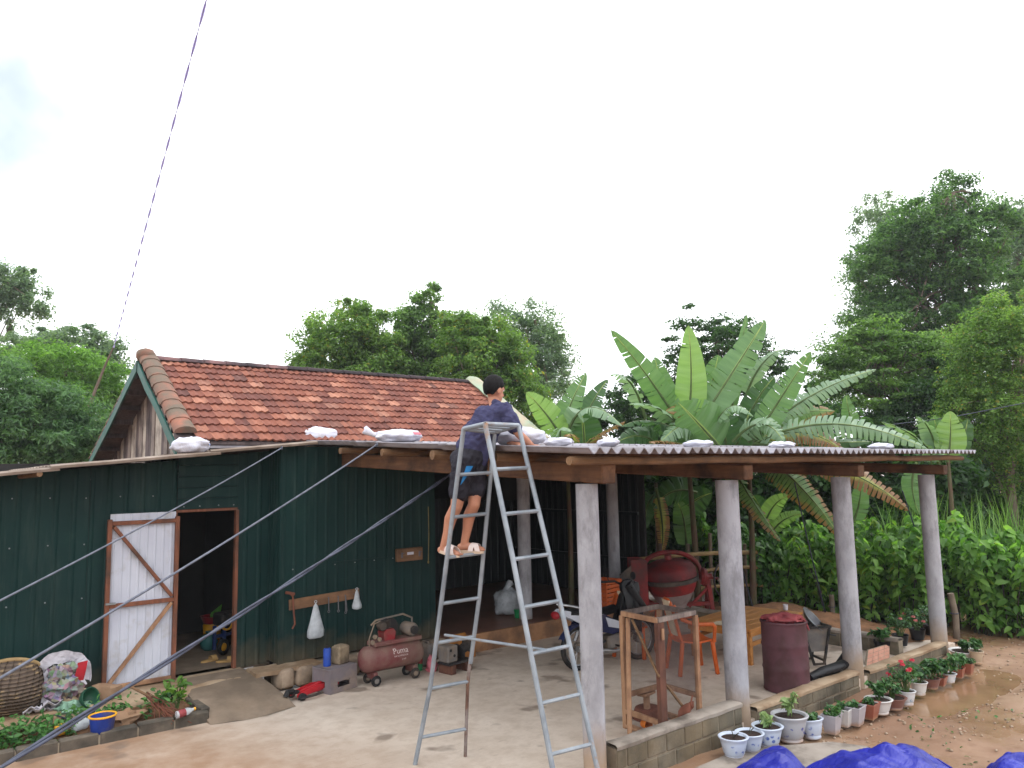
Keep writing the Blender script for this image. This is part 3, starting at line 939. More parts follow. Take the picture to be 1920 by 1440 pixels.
for xb in (.0, .80, 1.385):
    ribbed(x + .003, xb - .003, lambda q: .235 + .008 * math.sin(q * 9), lambda q: 2.83, RW, rib=.14, d=.006, par=shed)
    x = xb
ribbed(RW + .01, 8.2, lambda q: .24, lambda q: 2.85, 1.39, rib=.16, d=.012, par=shed, axis='y', flip=-1)
# trim lines on the front sheet and its screws
MB().box((.62, RW - .018, 2.00), (.012, .012, 1.25)).build('trim_strip', GREEN, shed)
MB().box((.22, RW - .018, 1.37), (.80, .012, .012)).build('trim_strip', GREEN, shed)
pm('zinc', srgb(150, 156, 158), srgb(120, 126, 128), 6, .4, 0, metal=.8, spec=.5)
def screws(zrow, xs_, y):
    for q in xs_:
        MB().lathe([(0, -.004), (.008, -.003), (.008, .002), (.004, .005), (0, .006)], (q, y, zrow + random.uniform(-.012, .012)), 7, rotm('X', 90)).build('screw', 'zinc', shed)
screws(.62, [-5.4 + .34 * k for k in range(10)], LW - .018)
screws(1.20, [-5.3 + .34 * k for k in range(10)], LW - .018)
screws(1.78, [-5.3 + .34 * k for k in range(10)], LW - .018)
screws(2.28, [-5.3 + .34 * k for k in range(10)], LW - .018)
screws(1.34, [-.7 + .28 * k for k in range(7)], RW - .014)
screws(2.13, [-1.9, -1.72, -1.5, -1.32], LW - .02)
# room behind the door: floor, side walls, back wall
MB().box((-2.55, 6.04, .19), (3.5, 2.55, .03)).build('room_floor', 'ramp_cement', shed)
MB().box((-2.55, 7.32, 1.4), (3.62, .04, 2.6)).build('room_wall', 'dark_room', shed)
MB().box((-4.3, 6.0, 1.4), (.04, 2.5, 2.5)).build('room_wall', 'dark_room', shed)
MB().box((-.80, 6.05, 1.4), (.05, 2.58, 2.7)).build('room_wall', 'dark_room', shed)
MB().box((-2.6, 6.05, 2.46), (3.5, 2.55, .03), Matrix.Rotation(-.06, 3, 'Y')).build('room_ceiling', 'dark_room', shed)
# low roof: lapped brown sheets falling to the left
def lr(xa, xb, ya, yb, lift):
    def fn(s, t):
        x = xa + (xb - xa) * s; y = ya + (yb - ya) * t
        return (x, y + .02 * mnoise.noise(Vector((x * 1.5, 0, 1))), left_roof_z(x) + lift + .010 * math.cos(2 * math.pi * y / .13) + .006 * mnoise.noise(Vector((x * 2, y, 3))))
    return MB().grid(fn, 12, 40, .026).build('roof_sheet', 'fibro_brown', shed, smooth=60)
lr(-6.9, -3.28, 4.10, 7.3, .0)
lr(-3.36, -1.70, 4.08, 7.3, .022)
lr(-1.80, -.52, 4.10, 6.3, .045)
for (xx, yy) in ((-3.45, 4.12),):
    MB().tube([(xx - .10, yy + .5, left_roof_z(xx) - .065), (xx, yy - .01, left_roof_z(xx) - .05)], .028, 8).build('roof_pole', 'log_wood', shed)
# rubble plinth under the front sheet: separate stones
sx_ = -.98
random.seed(21)
while sx_ < 1.36:
    w = random.uniform(.20, .36)
    h = .235 + random.uniform(-.012, .004)
    M = rotm('Z', random.uniform(-3, 3))
    b = MB().box((0, 0, h / 2), (w - .02, .24, h), None, .035)
    b.v = [tuple(Vector(p) * (1 + .06 * mnoise.noise(Vector(p) * 7 + Vector((sx_, 0, 0)))) ) for p in b.v]
    b.v = [tuple(M @ Vector(p) + Vector((sx_ + w / 2, RW - .16 + random.uniform(-.004, .004), 0))) for p in b.v]
    b.build('stone', 'stone', shed, smooth=60)
    sx_ += w
MB().box((.2, RW + .02, .11), (2.36, .22, .20)).build('plinth', 'mortar', shed)
MB().grid(lambda s, t: (-1.22 + .80 * s, 4.16 + .32 * t + .03 * mnoise.noise(Vector((s * 5, 0, 0))), .235 + .012 * mnoise.noise(Vector((s * 6, t * 4, 2)))), 14, 5, .05).build('sill_slab', 'cement_warm', shed, smooth=60)
# the white door, swung wide open against the wall
door = thing('shed_door', 'open white ribbed steel door on a brown timber frame against the green shed', 'door', (-2.33, LW - .1, .22))
DX0, DX1, DY = -2.69, -1.985, LW - .075
for k in range(8):
    a = DX0 + .01 + (DX1 - DX0 - .02) * k / 8; b_ = DX0 + .01 + (DX1 - DX0 - .02) * (k + 1) / 8
    ribbed(a, b_, lambda q: .26, lambda q: 2.085, DY + .02, rib=(DX1 - DX0 - .02) / 8, d=.007, mat='white_steel', name='door_panel', par=door)
FRY = DY - .012
for x in (DX0 + .0, DX1): MB().box((x, FRY, 1.125), (.045, .045, 1.81), None, .004).build('stile', 'red_wood', door)
for z in (.245, 1.10, 1.985): MB().box(((DX0 + DX1) / 2, FRY - .001, z), (DX1 - DX0 - .046, .043, .045), None, .004).build('rail', 'red_wood' if z > .5 else 'frame_wood', door)
MB().beam((DX0 + .04, FRY - .004, 1.95), (DX1 - .04, FRY - .004, 1.14), .035, .05, .003, (0, 1, 0)).build('brace', 'red_wood', door)
MB().beam((DX0 + .05, FRY - .004, .29), (DX1 - .04, FRY - .004, 1.07), .035, .05, .003, (0, 1, 0)).build('brace', 'frame_wood', door)
MB().box((DX0 + .03, FRY - .03, 1.13), (.10, .02, .02)).build('latch', 'zinc', door)

# ------------------------------------------------------------------ dark inner veranda under the house, right wall
ver = thing('veranda', 'dark recessed veranda with raised brown floor under the tiled house', 'veranda', (3.4, 6, 0))
MB().box((3.55, 6.16, .115), (4.30, 4.05, .25)).build('veranda_floor', 'platform_tile', ver)
MB().box((3.55, 4.11, .115), (4.30, .05, .256), None, .006).build('step_riser', 'riser_plaster', ver)
for k in range(8):
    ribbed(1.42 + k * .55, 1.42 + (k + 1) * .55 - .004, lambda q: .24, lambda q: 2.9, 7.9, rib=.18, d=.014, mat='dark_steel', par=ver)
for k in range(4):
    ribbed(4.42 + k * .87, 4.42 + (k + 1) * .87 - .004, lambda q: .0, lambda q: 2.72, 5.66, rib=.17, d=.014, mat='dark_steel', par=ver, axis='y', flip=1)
MB().box((3.55, 8.02, 1.45), (4.5, .04, 2.9)).build('leak_backing', 'dark_room', ver)  # this and the next: hidden backings added to block light through sheet gaps
MB().box((5.74, 6.2, 1.35), (.04, 3.7, 2.75)).build('leak_backing', 'dark_room', ver)
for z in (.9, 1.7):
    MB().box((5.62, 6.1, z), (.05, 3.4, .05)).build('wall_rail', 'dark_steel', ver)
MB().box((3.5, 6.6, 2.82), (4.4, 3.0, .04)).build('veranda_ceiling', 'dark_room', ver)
# ------------------------------------------------------------------ vegetation
leafmat('leaf_mid', srgb(68, 98, 48), srgb(120, 154, 80), None, .55)
leafmat('leaf_fresh', srgb(82, 116, 52), srgb(134, 166, 84), srgb(170, 160, 70), .55)
leafmat('leaf_hazed', srgb(92, 116, 90), srgb(138, 160, 128), None, .55)  # haze over the far trees is put into this paler leaf colour
leafmat('leaf_dark', srgb(40, 68, 40), srgb(76, 110, 60), None, .55)
leafmat('leaf_dark_fresh', srgb(58, 90, 54), srgb(104, 140, 78), None, .55)
leafmat('leaf_lime', srgb(78, 120, 46), srgb(128, 168, 76), None, .55)
leafmat('leaf_bamboo', srgb(66, 98, 64), srgb(112, 146, 98), None, .55)
leafmat('leaf_hedge', srgb(84, 128, 56), srgb(138, 178, 88), srgb(150, 170, 70), .55, .42, .04)
leafmat('leaf_hedge_dark', srgb(52, 86, 46), srgb(92, 132, 66), None, .35)
leafmat('leaf_grass', srgb(76, 116, 50), srgb(132, 170, 84), None, .4)
leafmat('leaf_weed', srgb(44, 84, 40), srgb(92, 138, 70), None, .3)
leafmat('leaf_pot', srgb(40, 76, 40), srgb(88, 128, 72), None, .25)
leafmat('leaf_pale', srgb(110, 138, 84), srgb(160, 180, 120), None, .3)
leafmat('petal_red', srgb(170, 30, 50), srgb(214, 56, 76), None, .25)
leafmat('petal_pink', srgb(200, 90, 90), srgb(222, 130, 126), None, .25)
leafmat('leaf_dead', srgb(120, 92, 66), srgb(168, 138, 104), None, .2)
pm('bark', srgb(120, 108, 94), srgb(84, 72, 62), 4, .9, .5, 14, kind='World')
pm('bark_pale', srgb(168, 158, 144), srgb(128, 116, 104), 4, .9, .4, 14, kind='World')
pm('stem_green', srgb(86, 104, 56), srgb(66, 84, 44), 6, .6, .2)
pm('stem_dark', srgb(56, 56, 42), srgb(42, 42, 34), 6, .7, .2)

def crown_points(blobs, clump_r, n_clump, per, flat=0.6, shell=0.55):
    """leaf centres and facing directions: clumps spread through the blobs, thicker towards the outside"""
    n_clump = int(n_clump * 1.25); per = int(per * 1.35); clump_r = clump_r * .88
    vol = np.array([b[1][0] * b[1][1] * b[1][2] for b in blobs]) ** (2 / 3)
    idx = rng.choice(len(blobs), size=n_clump, p=vol / vol.sum())
    d = rng.normal(size=(n_clump, 3)); d /= np.linalg.norm(d, axis=1, keepdims=True)
    rr = (shell + (1 - shell) * rng.random(n_clump) ** .7)[:, None] * (rng.random(n_clump) > .12)[:, None] + .25 * rng.random((n_clump, 1))
    rr = np.clip(rr, .1, 1.10) + (rng.random((n_clump, 1)) < .16) * rng.uniform(.05, .30, (n_clump, 1))
    bc = np.array([tuple(b[0]) for b in blobs])[idx]; br = np.array([b[1] for b in blobs])[idx]
    cc = bc + d * br * rr
    cr = clump_r * rng.uniform(.40, 1.55, size=(n_clump, 1)) * np.where(rr > 1.1, .6, 1.0)
    e = rng.normal(size=(n_clump, per, 3)); e /= np.linalg.norm(e, axis=2, keepdims=True)
    e *= (rng.random((n_clump, per, 1)) ** .45)
    e[:, :, 2] *= flat
    pts = cc[:, None, :] + e * cr[:, None, :]
    nrm = e * .9 + np.array([0, 0, .75]) + rng.normal(size=e.shape) * .55
    return pts.reshape(-1, 3), nrm.reshape(-1, 3), cc
def limbs(b, base, top, targets, r0, sway=.3):
    base, top = Vector(base), Vector(top)
    n = 7
    tr = [base.lerp(top, i / n) + Vector((random.uniform(-1, 1), random.uniform(-1, 1), 0)) * sway * (0 if i == 0 else .4) for i in range(n + 1)]
    b.tube(tr, [r0 * (1.25 if i == 0 else 1 - .75 * i / n) for i in range(n + 1)], 8)
    for t in targets:
        t = Vector(t)
        k = random.randint(2, n)
        s = tr[k]
        m = s.lerp(t, .5) + Vector((0, 0, random.uniform(-.1, .25) * (t - s).length))
        b.tube([s, m, t], [r0 * .24 * (1 - .5 * k / n), r0 * .13, r0 * .04], 5, cap=False)
def tree(label, base, top, blobs, clump_r, n_clump, per, leaf, mat, r0=.16, aspect=.5, flat=.6, group=None, bark='bark', name='tree', hang=0.0, cat='tree', shell=.55, nlimb=26):
    base = Vector(base)
    t = thing(name, label, cat, base, 0, group)
    P, N, cc = crown_points(blobs, clump_r, n_clump, per, flat, shell)
    b = MB()
    sel = cc[rng.choice(len(cc), size=min(nlimb, len(cc)), replace=False)]
    limbs(b, base, top, sel, r0)
    b.build('trunk', bark, t, smooth=70)
    leaf_cloud('crown', P, N, leaf * .74 * rng.uniform(.5, 1.5, size=len(P)), aspect, mat, t, hang=hang)
    return t
def pb(px, py, d, rx, ry, rd=None):
    """a crown lobe: photo pixel of its middle, depth, half sizes in pixels"""
    k = d / FPX
    r = (rx * k, ry * k)
    rr = ((r[0] + (rd or rx) * k) / 2)
    return (at(px, py, d), (rr, rr, r[1]))
def gbase(px, d):
    p = at(px, 900, d)
    return Vector((p.x, p.y, ground_z(p.x, p.y)))
# trees behind the tiled house
tree('bushy bright green tree left behind the tiled roof', gbase(650, 25), at(655, 610, 25),
     [pb(650, 625, 25, 62, 55), pb(605, 680, 25, 48, 45), pb(700, 680, 25, 55, 55), pb(585, 640, 25.4, 26, 35), pb(655, 730, 25, 85, 60), pb(690, 610, 25, 35, 38), pb(735, 665, 25.3, 45, 50), pb(575, 690, 25.3, 28, 34)],
     .42, 290, 120, .15, 'leaf_fresh', .2, shell=.45, group='trees behind the tiled house')
tree('tallest of the green trees behind the middle of the tiled roof', gbase(800, 26), at(805, 560, 26),
     [pb(805, 570, 26, 28, 34), pb(800, 625, 26, 44, 48), pb(765, 620, 26, 36, 44), pb(830, 665, 26, 50, 44), pb(770, 695, 26, 60, 55), pb(850, 720, 26, 70, 60)],
     .40, 210, 120, .15, 'leaf_mid', .2, group='trees behind the tiled house')
tree('dense green tree behind the head of the man on the ladder', gbase(905, 24), at(905, 640, 24),
     [pb(875, 640, 24, 50, 45), pb(920, 640, 24, 45, 45), pb(890, 700, 24, 70, 60), pb(950, 710, 24, 50, 70), pb(860, 610, 24.4, 30, 22), pb(975, 760, 24, 50, 60)],
     .40, 230, 120, .15, 'leaf_fresh', .2, group='trees behind the tiled house')
tree('hazy grey-green tree at the right end of the clump behind the house', gbase(1010, 29), at(1010, 600, 29),
     [pb(940, 610, 29, 38, 42), pb(1010, 615, 29, 34, 44), pb(985, 670, 29, 60, 60), pb(1030, 690, 29, 36, 70), pb(1000, 750, 29, 75, 60)],
     .55, 170, 100, .15, 'leaf_hazed', .2, flat=.8, group='trees behind the tiled house')
# dark feathery tree behind the bananas
tree('dark feathery tree rising behind the banana clump', gbase(1345, 21), at(1345, 640, 21),
     [pb(1300, 605, 21, 28, 24), pb(1272, 655, 21, 30, 26), pb(1345, 618, 21, 36, 26), pb(1400, 625, 21, 36, 30), pb(1440, 670, 21, 36, 34), pb(1340, 670, 21, 60, 40), pb(1400, 700, 21, 70, 40), pb(1290, 720, 21, 55, 50), pb(1210, 740, 21, 40, 40)],
     .36, 190, 70, .13, 'leaf_dark', .16, flat=.35, nlimb=40)
# big trees on the right
tree('towering dark tree at the right with a high narrow top', gbase(1800, 27), at(1790, 360, 27),
     [pb(1782, 352, 27.6, 32, 28), pb(1788, 400, 27.4, 42, 40), pb(1735, 420, 27, 60, 45), pb(1680, 470, 27, 60, 50), pb(1640, 500, 27, 40, 34), pb(1770, 480, 27, 80, 60),
      pb(1700, 545, 27, 70, 45), pb(1640, 590, 27, 55, 40), pb(1840, 560, 27, 90, 70), pb(1740, 620, 27, 110, 60), pb(1850, 440, 27.5, 50, 60), pb(1690, 670, 27, 90, 45)],
     .52, 560, 110, .16, 'leaf_dark_fresh', .32, shell=.45, nlimb=60)
tree('pale thin-leaved tree showing behind the towering tree', gbase(1640, 34), at(1650, 420, 34),
     [pb(1645, 400, 34, 34, 34), pb(1640, 450, 34, 40, 46), pb(1610, 520, 34, 30, 40), pb(1605, 610, 34, 30, 60), pb(1560, 660, 34, 34, 40), pb(1580, 720, 34, 50, 40)],
     .62, 120, 70, .17, 'leaf_hazed', .2, flat=.9)
tree('grey-green tree with sparse top at the upper right edge', gbase(1910, 33), at(1905, 400, 33),
     [pb(1890, 400, 33, 30, 24), pb(1905, 440, 33, 44, 40), pb(1880, 490, 33, 40, 40), pb(1930, 500, 33, 60, 70), pb(1950, 410, 33, 40, 40)],
     .6, 130, 80, .18, 'leaf_hazed', .25, flat=.8)
tree('spreading feathery tree below the towering tree', gbase(1660, 20), at(1670, 650, 20),
     [pb(1600, 660, 20, 50, 30), pb(1660, 630, 20, 60, 30), pb(1720, 660, 20, 60, 36), pb(1640, 700, 20, 80, 34), pb(1730, 720, 20, 70, 40), pb(1560, 700, 20, 34, 40), pb(1660, 760, 20, 110, 50)],
     .40, 250, 100, .12, 'leaf_mid', .16, flat=.28, nlimb=40)
tree('round fresh green tree cut by the right edge', gbase(1890, 17), at(1890, 640, 17),
     [pb(1900, 600, 17, 60, 50), pb(1860, 640, 17, 60, 50), pb(1820, 700, 17, 45, 60), pb(1900, 700, 17, 90, 80), pb(1850, 790, 17, 85, 80), pb(1910, 860, 17, 70, 80)],
     .30, 420, 110, .085, 'leaf_fresh', .16, flat=.7, nlimb=40)
tree('deep green bushy tree between the feathery tree and the right edge', gbase(1790, 19), at(1790, 700, 19),
     [pb(1780, 730, 19, 70, 60), pb(1760, 800, 19, 80, 60), pb(1830, 850, 19, 90, 60), pb(1700, 820, 19, 80, 60)],
     .36, 260, 110, .12, 'leaf_dark', .18, flat=.6)
# left side
tree('tree with drooping grey-green branches at the left edge', gbase(-60, 30), at(-40, 520, 30),
     [pb(20, 520, 30, 26, 20), pb(60, 540, 30, 24, 26), pb(5, 560, 30, 14, 38), pb(45, 575, 30, 12, 36), pb(80, 570, 30, 12, 32), pb(-60, 540, 30, 60, 50), pb(15, 600, 30, 8, 16)],
     .40, 110, 100, .17, 'leaf_hazed', .2, flat=1.1, hang=1.5, nlimb=20)
tree('light lime-green bamboo clump behind the gable', gbase(130, 24), at(130, 690, 24),
     [pb(110, 700, 24, 60, 50), pb(170, 720, 24, 50, 60), pb(60, 690, 24.5, 50, 40), pb(215, 720, 24, 34, 40), pb(130, 780, 24, 90, 60)],
     .50, 220, 110, .16, 'leaf_lime', .1, aspect=.34, flat=.7, name='bamboo_clump', cat='bamboo')
tree('grey-green leafy tree above the bamboo at the left', gbase(70, 28), at(70, 640, 28),
     [pb(60, 645, 28, 40, 24), pb(110, 640, 28, 36, 20), pb(150, 630, 28, 28, 16), pb(190, 655, 28, 30, 24), pb(20, 660, 28, 40, 30), pb(205, 690, 28, 28, 40), pb(100, 690, 28, 90, 30)],
     .5, 150, 90, .17, 'leaf_hazed', .15, flat=.5)
tree('dense dark green bamboo thicket left of the gable', gbase(60, 17), at(70, 760, 17),
     [pb(20, 740, 17, 55, 60), pb(90, 780, 17, 60, 50), pb(50, 830, 17, 90, 55), pb(140, 830, 17, 60, 50), pb(0, 820, 17, 70, 70), pb(175, 790, 17, 26, 34)],
     .34, 330, 110, .15, 'leaf_bamboo', .08, aspect=.30, flat=.6, name='bamboo_clump', cat='bamboo', hang=.8)
bs_ = thing('bamboo_plant', 'single bare bamboo stem leaning in front of the lime-green clump', 'bamboo', gbase(120, 22))
MB().tube([gbase(120, 22), at(165, 765, 22), at(195, 690, 22), at(213, 650, 22)], [.06, .05, .035, .02], 7).build('stem', 'bark', bs_)
# dark shrubbery closing the view behind the porch and the bananas
for i, (px, py, d, rx, ry) in enumerate(((1240, 900, 15.5, 60, 90), (1330, 880, 16.5, 80, 100), (1440, 880, 17, 80, 90), (1540, 860, 17.5, 80, 90), (1640, 880, 17.5, 80, 80), (1740, 900, 16.5, 80, 70), (1120, 800, 22, 70, 60), (1240, 790, 22, 70, 60), (1480, 780, 22, 80, 60), (1850, 900, 18, 90, 80), (1960, 900, 19, 100, 90))):
    tree(('dark shrub behind the cement mixer', 'dark shrub under the banana clump', 'dark shrub behind the second column', 'dark shrub behind the third column', 'dark shrub behind the fourth column', 'dark shrub beside the tall grass',
          'dark shrub behind the left bananas', 'dark shrub behind the middle bananas', 'dark shrub behind the right bananas', 'dark shrub behind the tall grass at the right', 'dark shrub beyond the right edge of the grass')[i],
         gbase(px, d), at(px, py - 20, d), [pb(px, py, d, rx, ry), pb(px - 20, py + 80, d, rx, 70), pb(px + 20, py + 130, d, rx, 70)],
         .40, 130, 70, .22 if i < 6 else .17, 'leaf_dark', .07, aspect=.5, name='shrub', cat='shrub', group='dark shrubs behind the porch', nlimb=12)

# hedge of tall leafy stems along the end of the yard
def hedge_plant(label, base, h, nstem, mat, leaf, spread, seed, group):
    random.seed(seed)
    base = Vector(base)
    t = thing('leafy_bush', label, 'bush', base, 0, group)
    b = MB(); P, N = [], []
    for s in range(nstem):
        a = random.uniform(0, 6.28); q = spread * math.sqrt(random.random())
        x0, y0 = base.x + q * math.cos(a), base.y + q * math.sin(a)
        hh = h * random.uniform(.72, 1.08); lx, ly = random.uniform(-.12, .12), random.uniform(-.12, .12)
        pts = [Vector((x0 + lx * k * .5 * k / 3, y0 + ly * k * .5 * k / 3, base.z - .05 + hh * k / 4)) for k in range(5)]
        b.tube(pts, [.014, .012, .010, .007, .004], 5, cap=False)
        m = int(46 * hh)
        for k in range(m):
            f = (random.random() ** .62)
            f = max(.10, f)
            i = min(int(f * 4), 3); p = pts[i].lerp(pts[i + 1], f * 4 - i)
            ang = random.uniform(0, 6.28); out = random.uniform(.05, .15) * (1.3 - .6 * f)
            P.append((p.x + math.cos(ang) * out, p.y + math.sin(ang) * out, p.z + random.uniform(-.02, .06)))
            N.append((math.cos(ang) * .75, math.sin(ang) * .75, .8 + random.uniform(-.3, .3)))
    b.build('stems', 'stem_dark', t, smooth=70)
    P, N = np.array(P), np.array(N)
    leaf_cloud('foliage', P, N, leaf * rng.uniform(.6, 1.3, size=len(P)), .56, mat, t, shape='leaf', hang=1.1)
    return t
HB = [((1395, 1150), 1.55), ((1440, 1152), 1.4), ((1490, 1156), 1.35), ((1545, 1160), 1.45), ((1600, 1164), 1.4), ((1655, 1168), 1.45), ((1705, 1174), 1.5), ((1755, 1180), 1.5), ((1815, 1184), 1.5), ((1870, 1188), 1.5), ((1925, 1192), 1.5), ((1985, 1198), 1.5)]
k = 0
for row in range(3):
    for i, ((px, py), h) in enumerate(HB):
        p = gz(px + (20 if row == 1 else -15 if row == 2 else 0), py, -.12)
        p = p + Vector((.55, .80, 0)) * (row * .55) + Vector((random.uniform(-.1, .1), random.uniform(-.1, .1), 0))
        dark = i < 4
        place = ('at the left end, behind the table', 'second from the left, behind the table', 'third from the left, by the short post', 'behind the gap left of the third column', 'just left of the third column', 'just right of the third column',
                 'midway between the two far columns', 'just left of the far column', 'right behind the far column', 'just right of the far column', 'near the right edge', 'last at the right edge')[i]
        lab = ('leafy hedge bush in front, ', 'leafy hedge bush in the middle row, ', 'leafy hedge bush at the back, ')[row] + place
        hedge_plant(lab, p, h * .97 * (1 + .06 * row), 8, 'leaf_hedge_dark' if dark and row < 2 and i < 2 else 'leaf_hedge', .16, .34, 100 + k, ('front', 'middle', 'back')[row] + ' row of the hedge')
        k += 1
# small bright plant in front of the hedge by the last column
pbs = gz(1722, 1172, -.1)
hedge_plant('small bright yellow-green plant in front of the hedge by the far column', pbs, .85, 4, 'leaf_lime', .13, .10, 77, None)
# tall grass over the hedge at the right
gpts = []
random.seed(5)
gm = MB()
for i in range(900):
    p0_ = at(random.uniform(1640, 2050), 985, random.uniform(13.6, 16.8))
    x, y, z0 = p0_.x, p0_.y, ground_z(p0_.x, p0_.y)
    h = random.uniform(1.3, 2.35) * (.72 + .28 * min(1, (i % 40) / 20)); a = random.uniform(0, 6.28); bend = random.uniform(.2, .8)
    w = random.uniform(.012, .024)
    sx, sy = -math.sin(a) * w, math.cos(a) * w
    vs = []
    for k in range(5):
        f = k / 4
        cx, cy, cz = x + math.cos(a) * bend * f * f, y + math.sin(a) * bend * f * f, z0 + h * f - .35 * bend * f ** 3
        ww = (1 - f) ** .6 if k < 4 else .05
        vs += [(cx - sx * ww, cy - sy * ww, cz), (cx + sx * ww, cy + sy * ww, cz)]
    gm.add(vs, [(2 * k, 2 * k + 1, 2 * k + 3, 2 * k + 2) for k in range(4)])
gm.build('tall_grass', 'leaf_grass', None, None, label='tall pale green grass growing behind the hedge at the right', cat='grass', kind='stuff')

# ------------------------------------------------------------------ banana plants: each leaf a part
def banana_mat(name, a, b, edge, edge_amt):
    t = NT(name)
    uv = t.add('ShaderNodeUVMap').outputs['UV']
    sp = t.add('ShaderNodeSeparateXYZ'); t.link(uv, sp.inputs[0])
    v = t.coords('World')
    mp = t.add('ShaderNodeMapping'); mp.inputs['Scale'].default_value = (.8, 26, 1); t.link(uv, mp.inputs['Vector'])
    rib = t.noise(mp.outputs['Vector'], 1.0, 3)
    col = t.ramp(rib, [(0.2, a), (0.8, b)])
    rib_mid = t.ramp(t.math('ABSOLUTE', t.math('SUBTRACT', sp.outputs['X'], .5)), [(0.02, (1, 1, 1)), (0.045, (0, 0, 0))])
    col = t.mix(rib_mid, col, srgb(164, 182, 104))
    if edge_amt > 0:
        e = t.math('ADD', t.math('MULTIPLY', t.math('ABSOLUTE', t.math('SUBTRACT', sp.outputs['X'], .5)), 1.1), t.math('MULTIPLY', sp.outputs['Y'], .45))
        e = t.math('ADD', e, t.math('MULTIPLY', t.noise(v, 7, 5), .5))
        col = t.mix(t.ramp(e, [(1.12 - edge_amt, (0, 0, 0)), (1.30 - edge_amt, (1, 1, 1))]), col, edge)
    t.base(col, .38, 0, .45)
    tr = t.add('ShaderNodeBsdfTranslucent')
    t.link(t.mix(1.0, col, (1.35, 1.5, .7), 'MULTIPLY'), tr.inputs['Color'])
    mx = t.add('ShaderNodeMixShader'); mx.inputs['Fac'].default_value = .38
    t.link(t.bsdf.outputs[0], mx.inputs[1]); t.link(tr.outputs[0], mx.inputs[2]); t.link(mx.outputs[0], t.out.inputs['Surface'])
    MATS[name] = t.m
banana_mat('banana_green', srgb(80, 116, 70), srgb(112, 146, 94), srgb(150, 120, 60), 0)
banana_mat('banana_light', srgb(116, 150, 84), srgb(142, 174, 106), srgb(150, 120, 60), 0)
banana_mat('banana_blue', srgb(102, 134, 106), srgb(146, 170, 138), srgb(150, 120, 60), 0)
banana_mat('banana_dark', srgb(54, 86, 54), srgb(78, 112, 68), srgb(150, 120, 60), 0)
banana_mat('banana_edge', srgb(92, 132, 76), srgb(124, 156, 96), srgb(150, 116, 76), .30)
banana_mat('banana_brown', srgb(138, 146, 74), srgb(170, 166, 92), srgb(140, 104, 72), .50)
pm('banana_stem', srgb(84, 94, 58), srgb(70, 66, 48), 3, .6, .2, 12, stretch=(6, 6, 1), dirt=srgb(88, 66, 50), dirt_amt=.8)
pm('banana_dry', srgb(128, 102, 76), srgb(92, 72, 54), 4, .9, .4, 12, stretch=(6, 6, 1))
def banana_leaf(parent, p0, p1, p2, width, mat, tears=5, fold=.25, face=None, seed=0, petiole=.12):
    """paddle leaf along a curve p0-p1-p2 (p1 pulls the middle), torn along its veins"""
    random.seed(seed)
    p0, p1, p2 = Vector(p0), Vector(p1), Vector(p2)
    def cur(t): return p0 * (1 - t) ** 2 + p1 * 2 * t * (1 - t) + p2 * t * t
    L = sum((cur((i + 1) / 20) - cur(i / 20)).length for i in range(20))
    n = 26
    tears = tears * 1.6 + 2
    torn = [random.random() < tears / n for _ in range(n)]
    tornr = [random.random() < tears / n for _ in range(n)]
    verts, faces, uvs = [], [], []
    def frame(t):
        d = (cur(min(1, t + .02)) - cur(max(0, t - .02))).normalized()
        f = Vector(face) if face is not None else Vector((0, 0, 1))
        s = d.cross(f)
        if s.length < .2: s = d.cross((CAM - cur(t)).normalized())
        s.normalize()
        return d, s, s.cross(d).normalized()
    def wid(t): return width * .5 * (max(0.0, math.sin(math.pi * min(1, (t * .93 + .07)) ** .62)) ** .62)
    rows = []
    for i in range(n + 1):
        t = petiole + (1 - petiole) * i / n
        rows.append((t, cur(t), *frame(t), wid(i / n)))
    for side in (-1, 1):
        gap = 0.0; droop = 0.0
        tl = torn if side < 0 else tornr
        for i in range(n):
            if tl[i]: droop = random.uniform(-.05, .65)
            cells = []
            for (t, c, d, s, u, w), e in ((rows[i], 0), (rows[i + 1], 1)):
                shr = .93 if (tl[i] and e == 0) else 1.0
                wav = .05 * math.sin(t * 40 + side) * w
                for m_, wm in ((0, 0), (1, .55), (2, 1)):
                    fo = fold * wm * wm - droop * wm * wm
                    back = -d * (.18 * w * wm) if False else d * (.16 * w * wm)
                    off = d * (.35 * L / n * (1 if tl[i] and e == 0 else 0)) * wm * .8
                    cells.append((c + s * side * w * wm * shr + u * (w * fo + wav * wm) + back + off, (.5 + side * .5 * wm, t)))
            o = len(verts)
            for q, uvv in cells: verts.append(tuple(q)); uvs.append(uvv)
            qs = [(o, o + 1, o + 4, o + 3), (o + 1, o + 2, o + 5, o + 4)]
            faces += qs if side > 0 else [tuple(reversed(q)) for q in qs]
    me = bpy.data.meshes.new('leaf')
    me.from_pydata(verts, [], faces)
    uvl = me.uv_layers.new(name='UVMap')
    li = np.zeros(len(me.loops), dtype=np.int32); me.loops.foreach_get('vertex_index', li)
    uvl.data.foreach_set('uv', np.array(uvs, dtype=np.float32)[li].ravel())
    o = link('leaf', me, mat, parent, 60)
    MB().tube([cur(k / 10) - frame(max(.03, k / 10))[2] * .006 for k in range(11)], [max(.004, .030 * (1 - k / 11)) * min(1.0, L) for k in range(11)], 6).build('midrib', 'stem_green', o, smooth=70)
    return o
def z8(x, y): return (1000 + x / 2.087, 560 + y / 2.087)
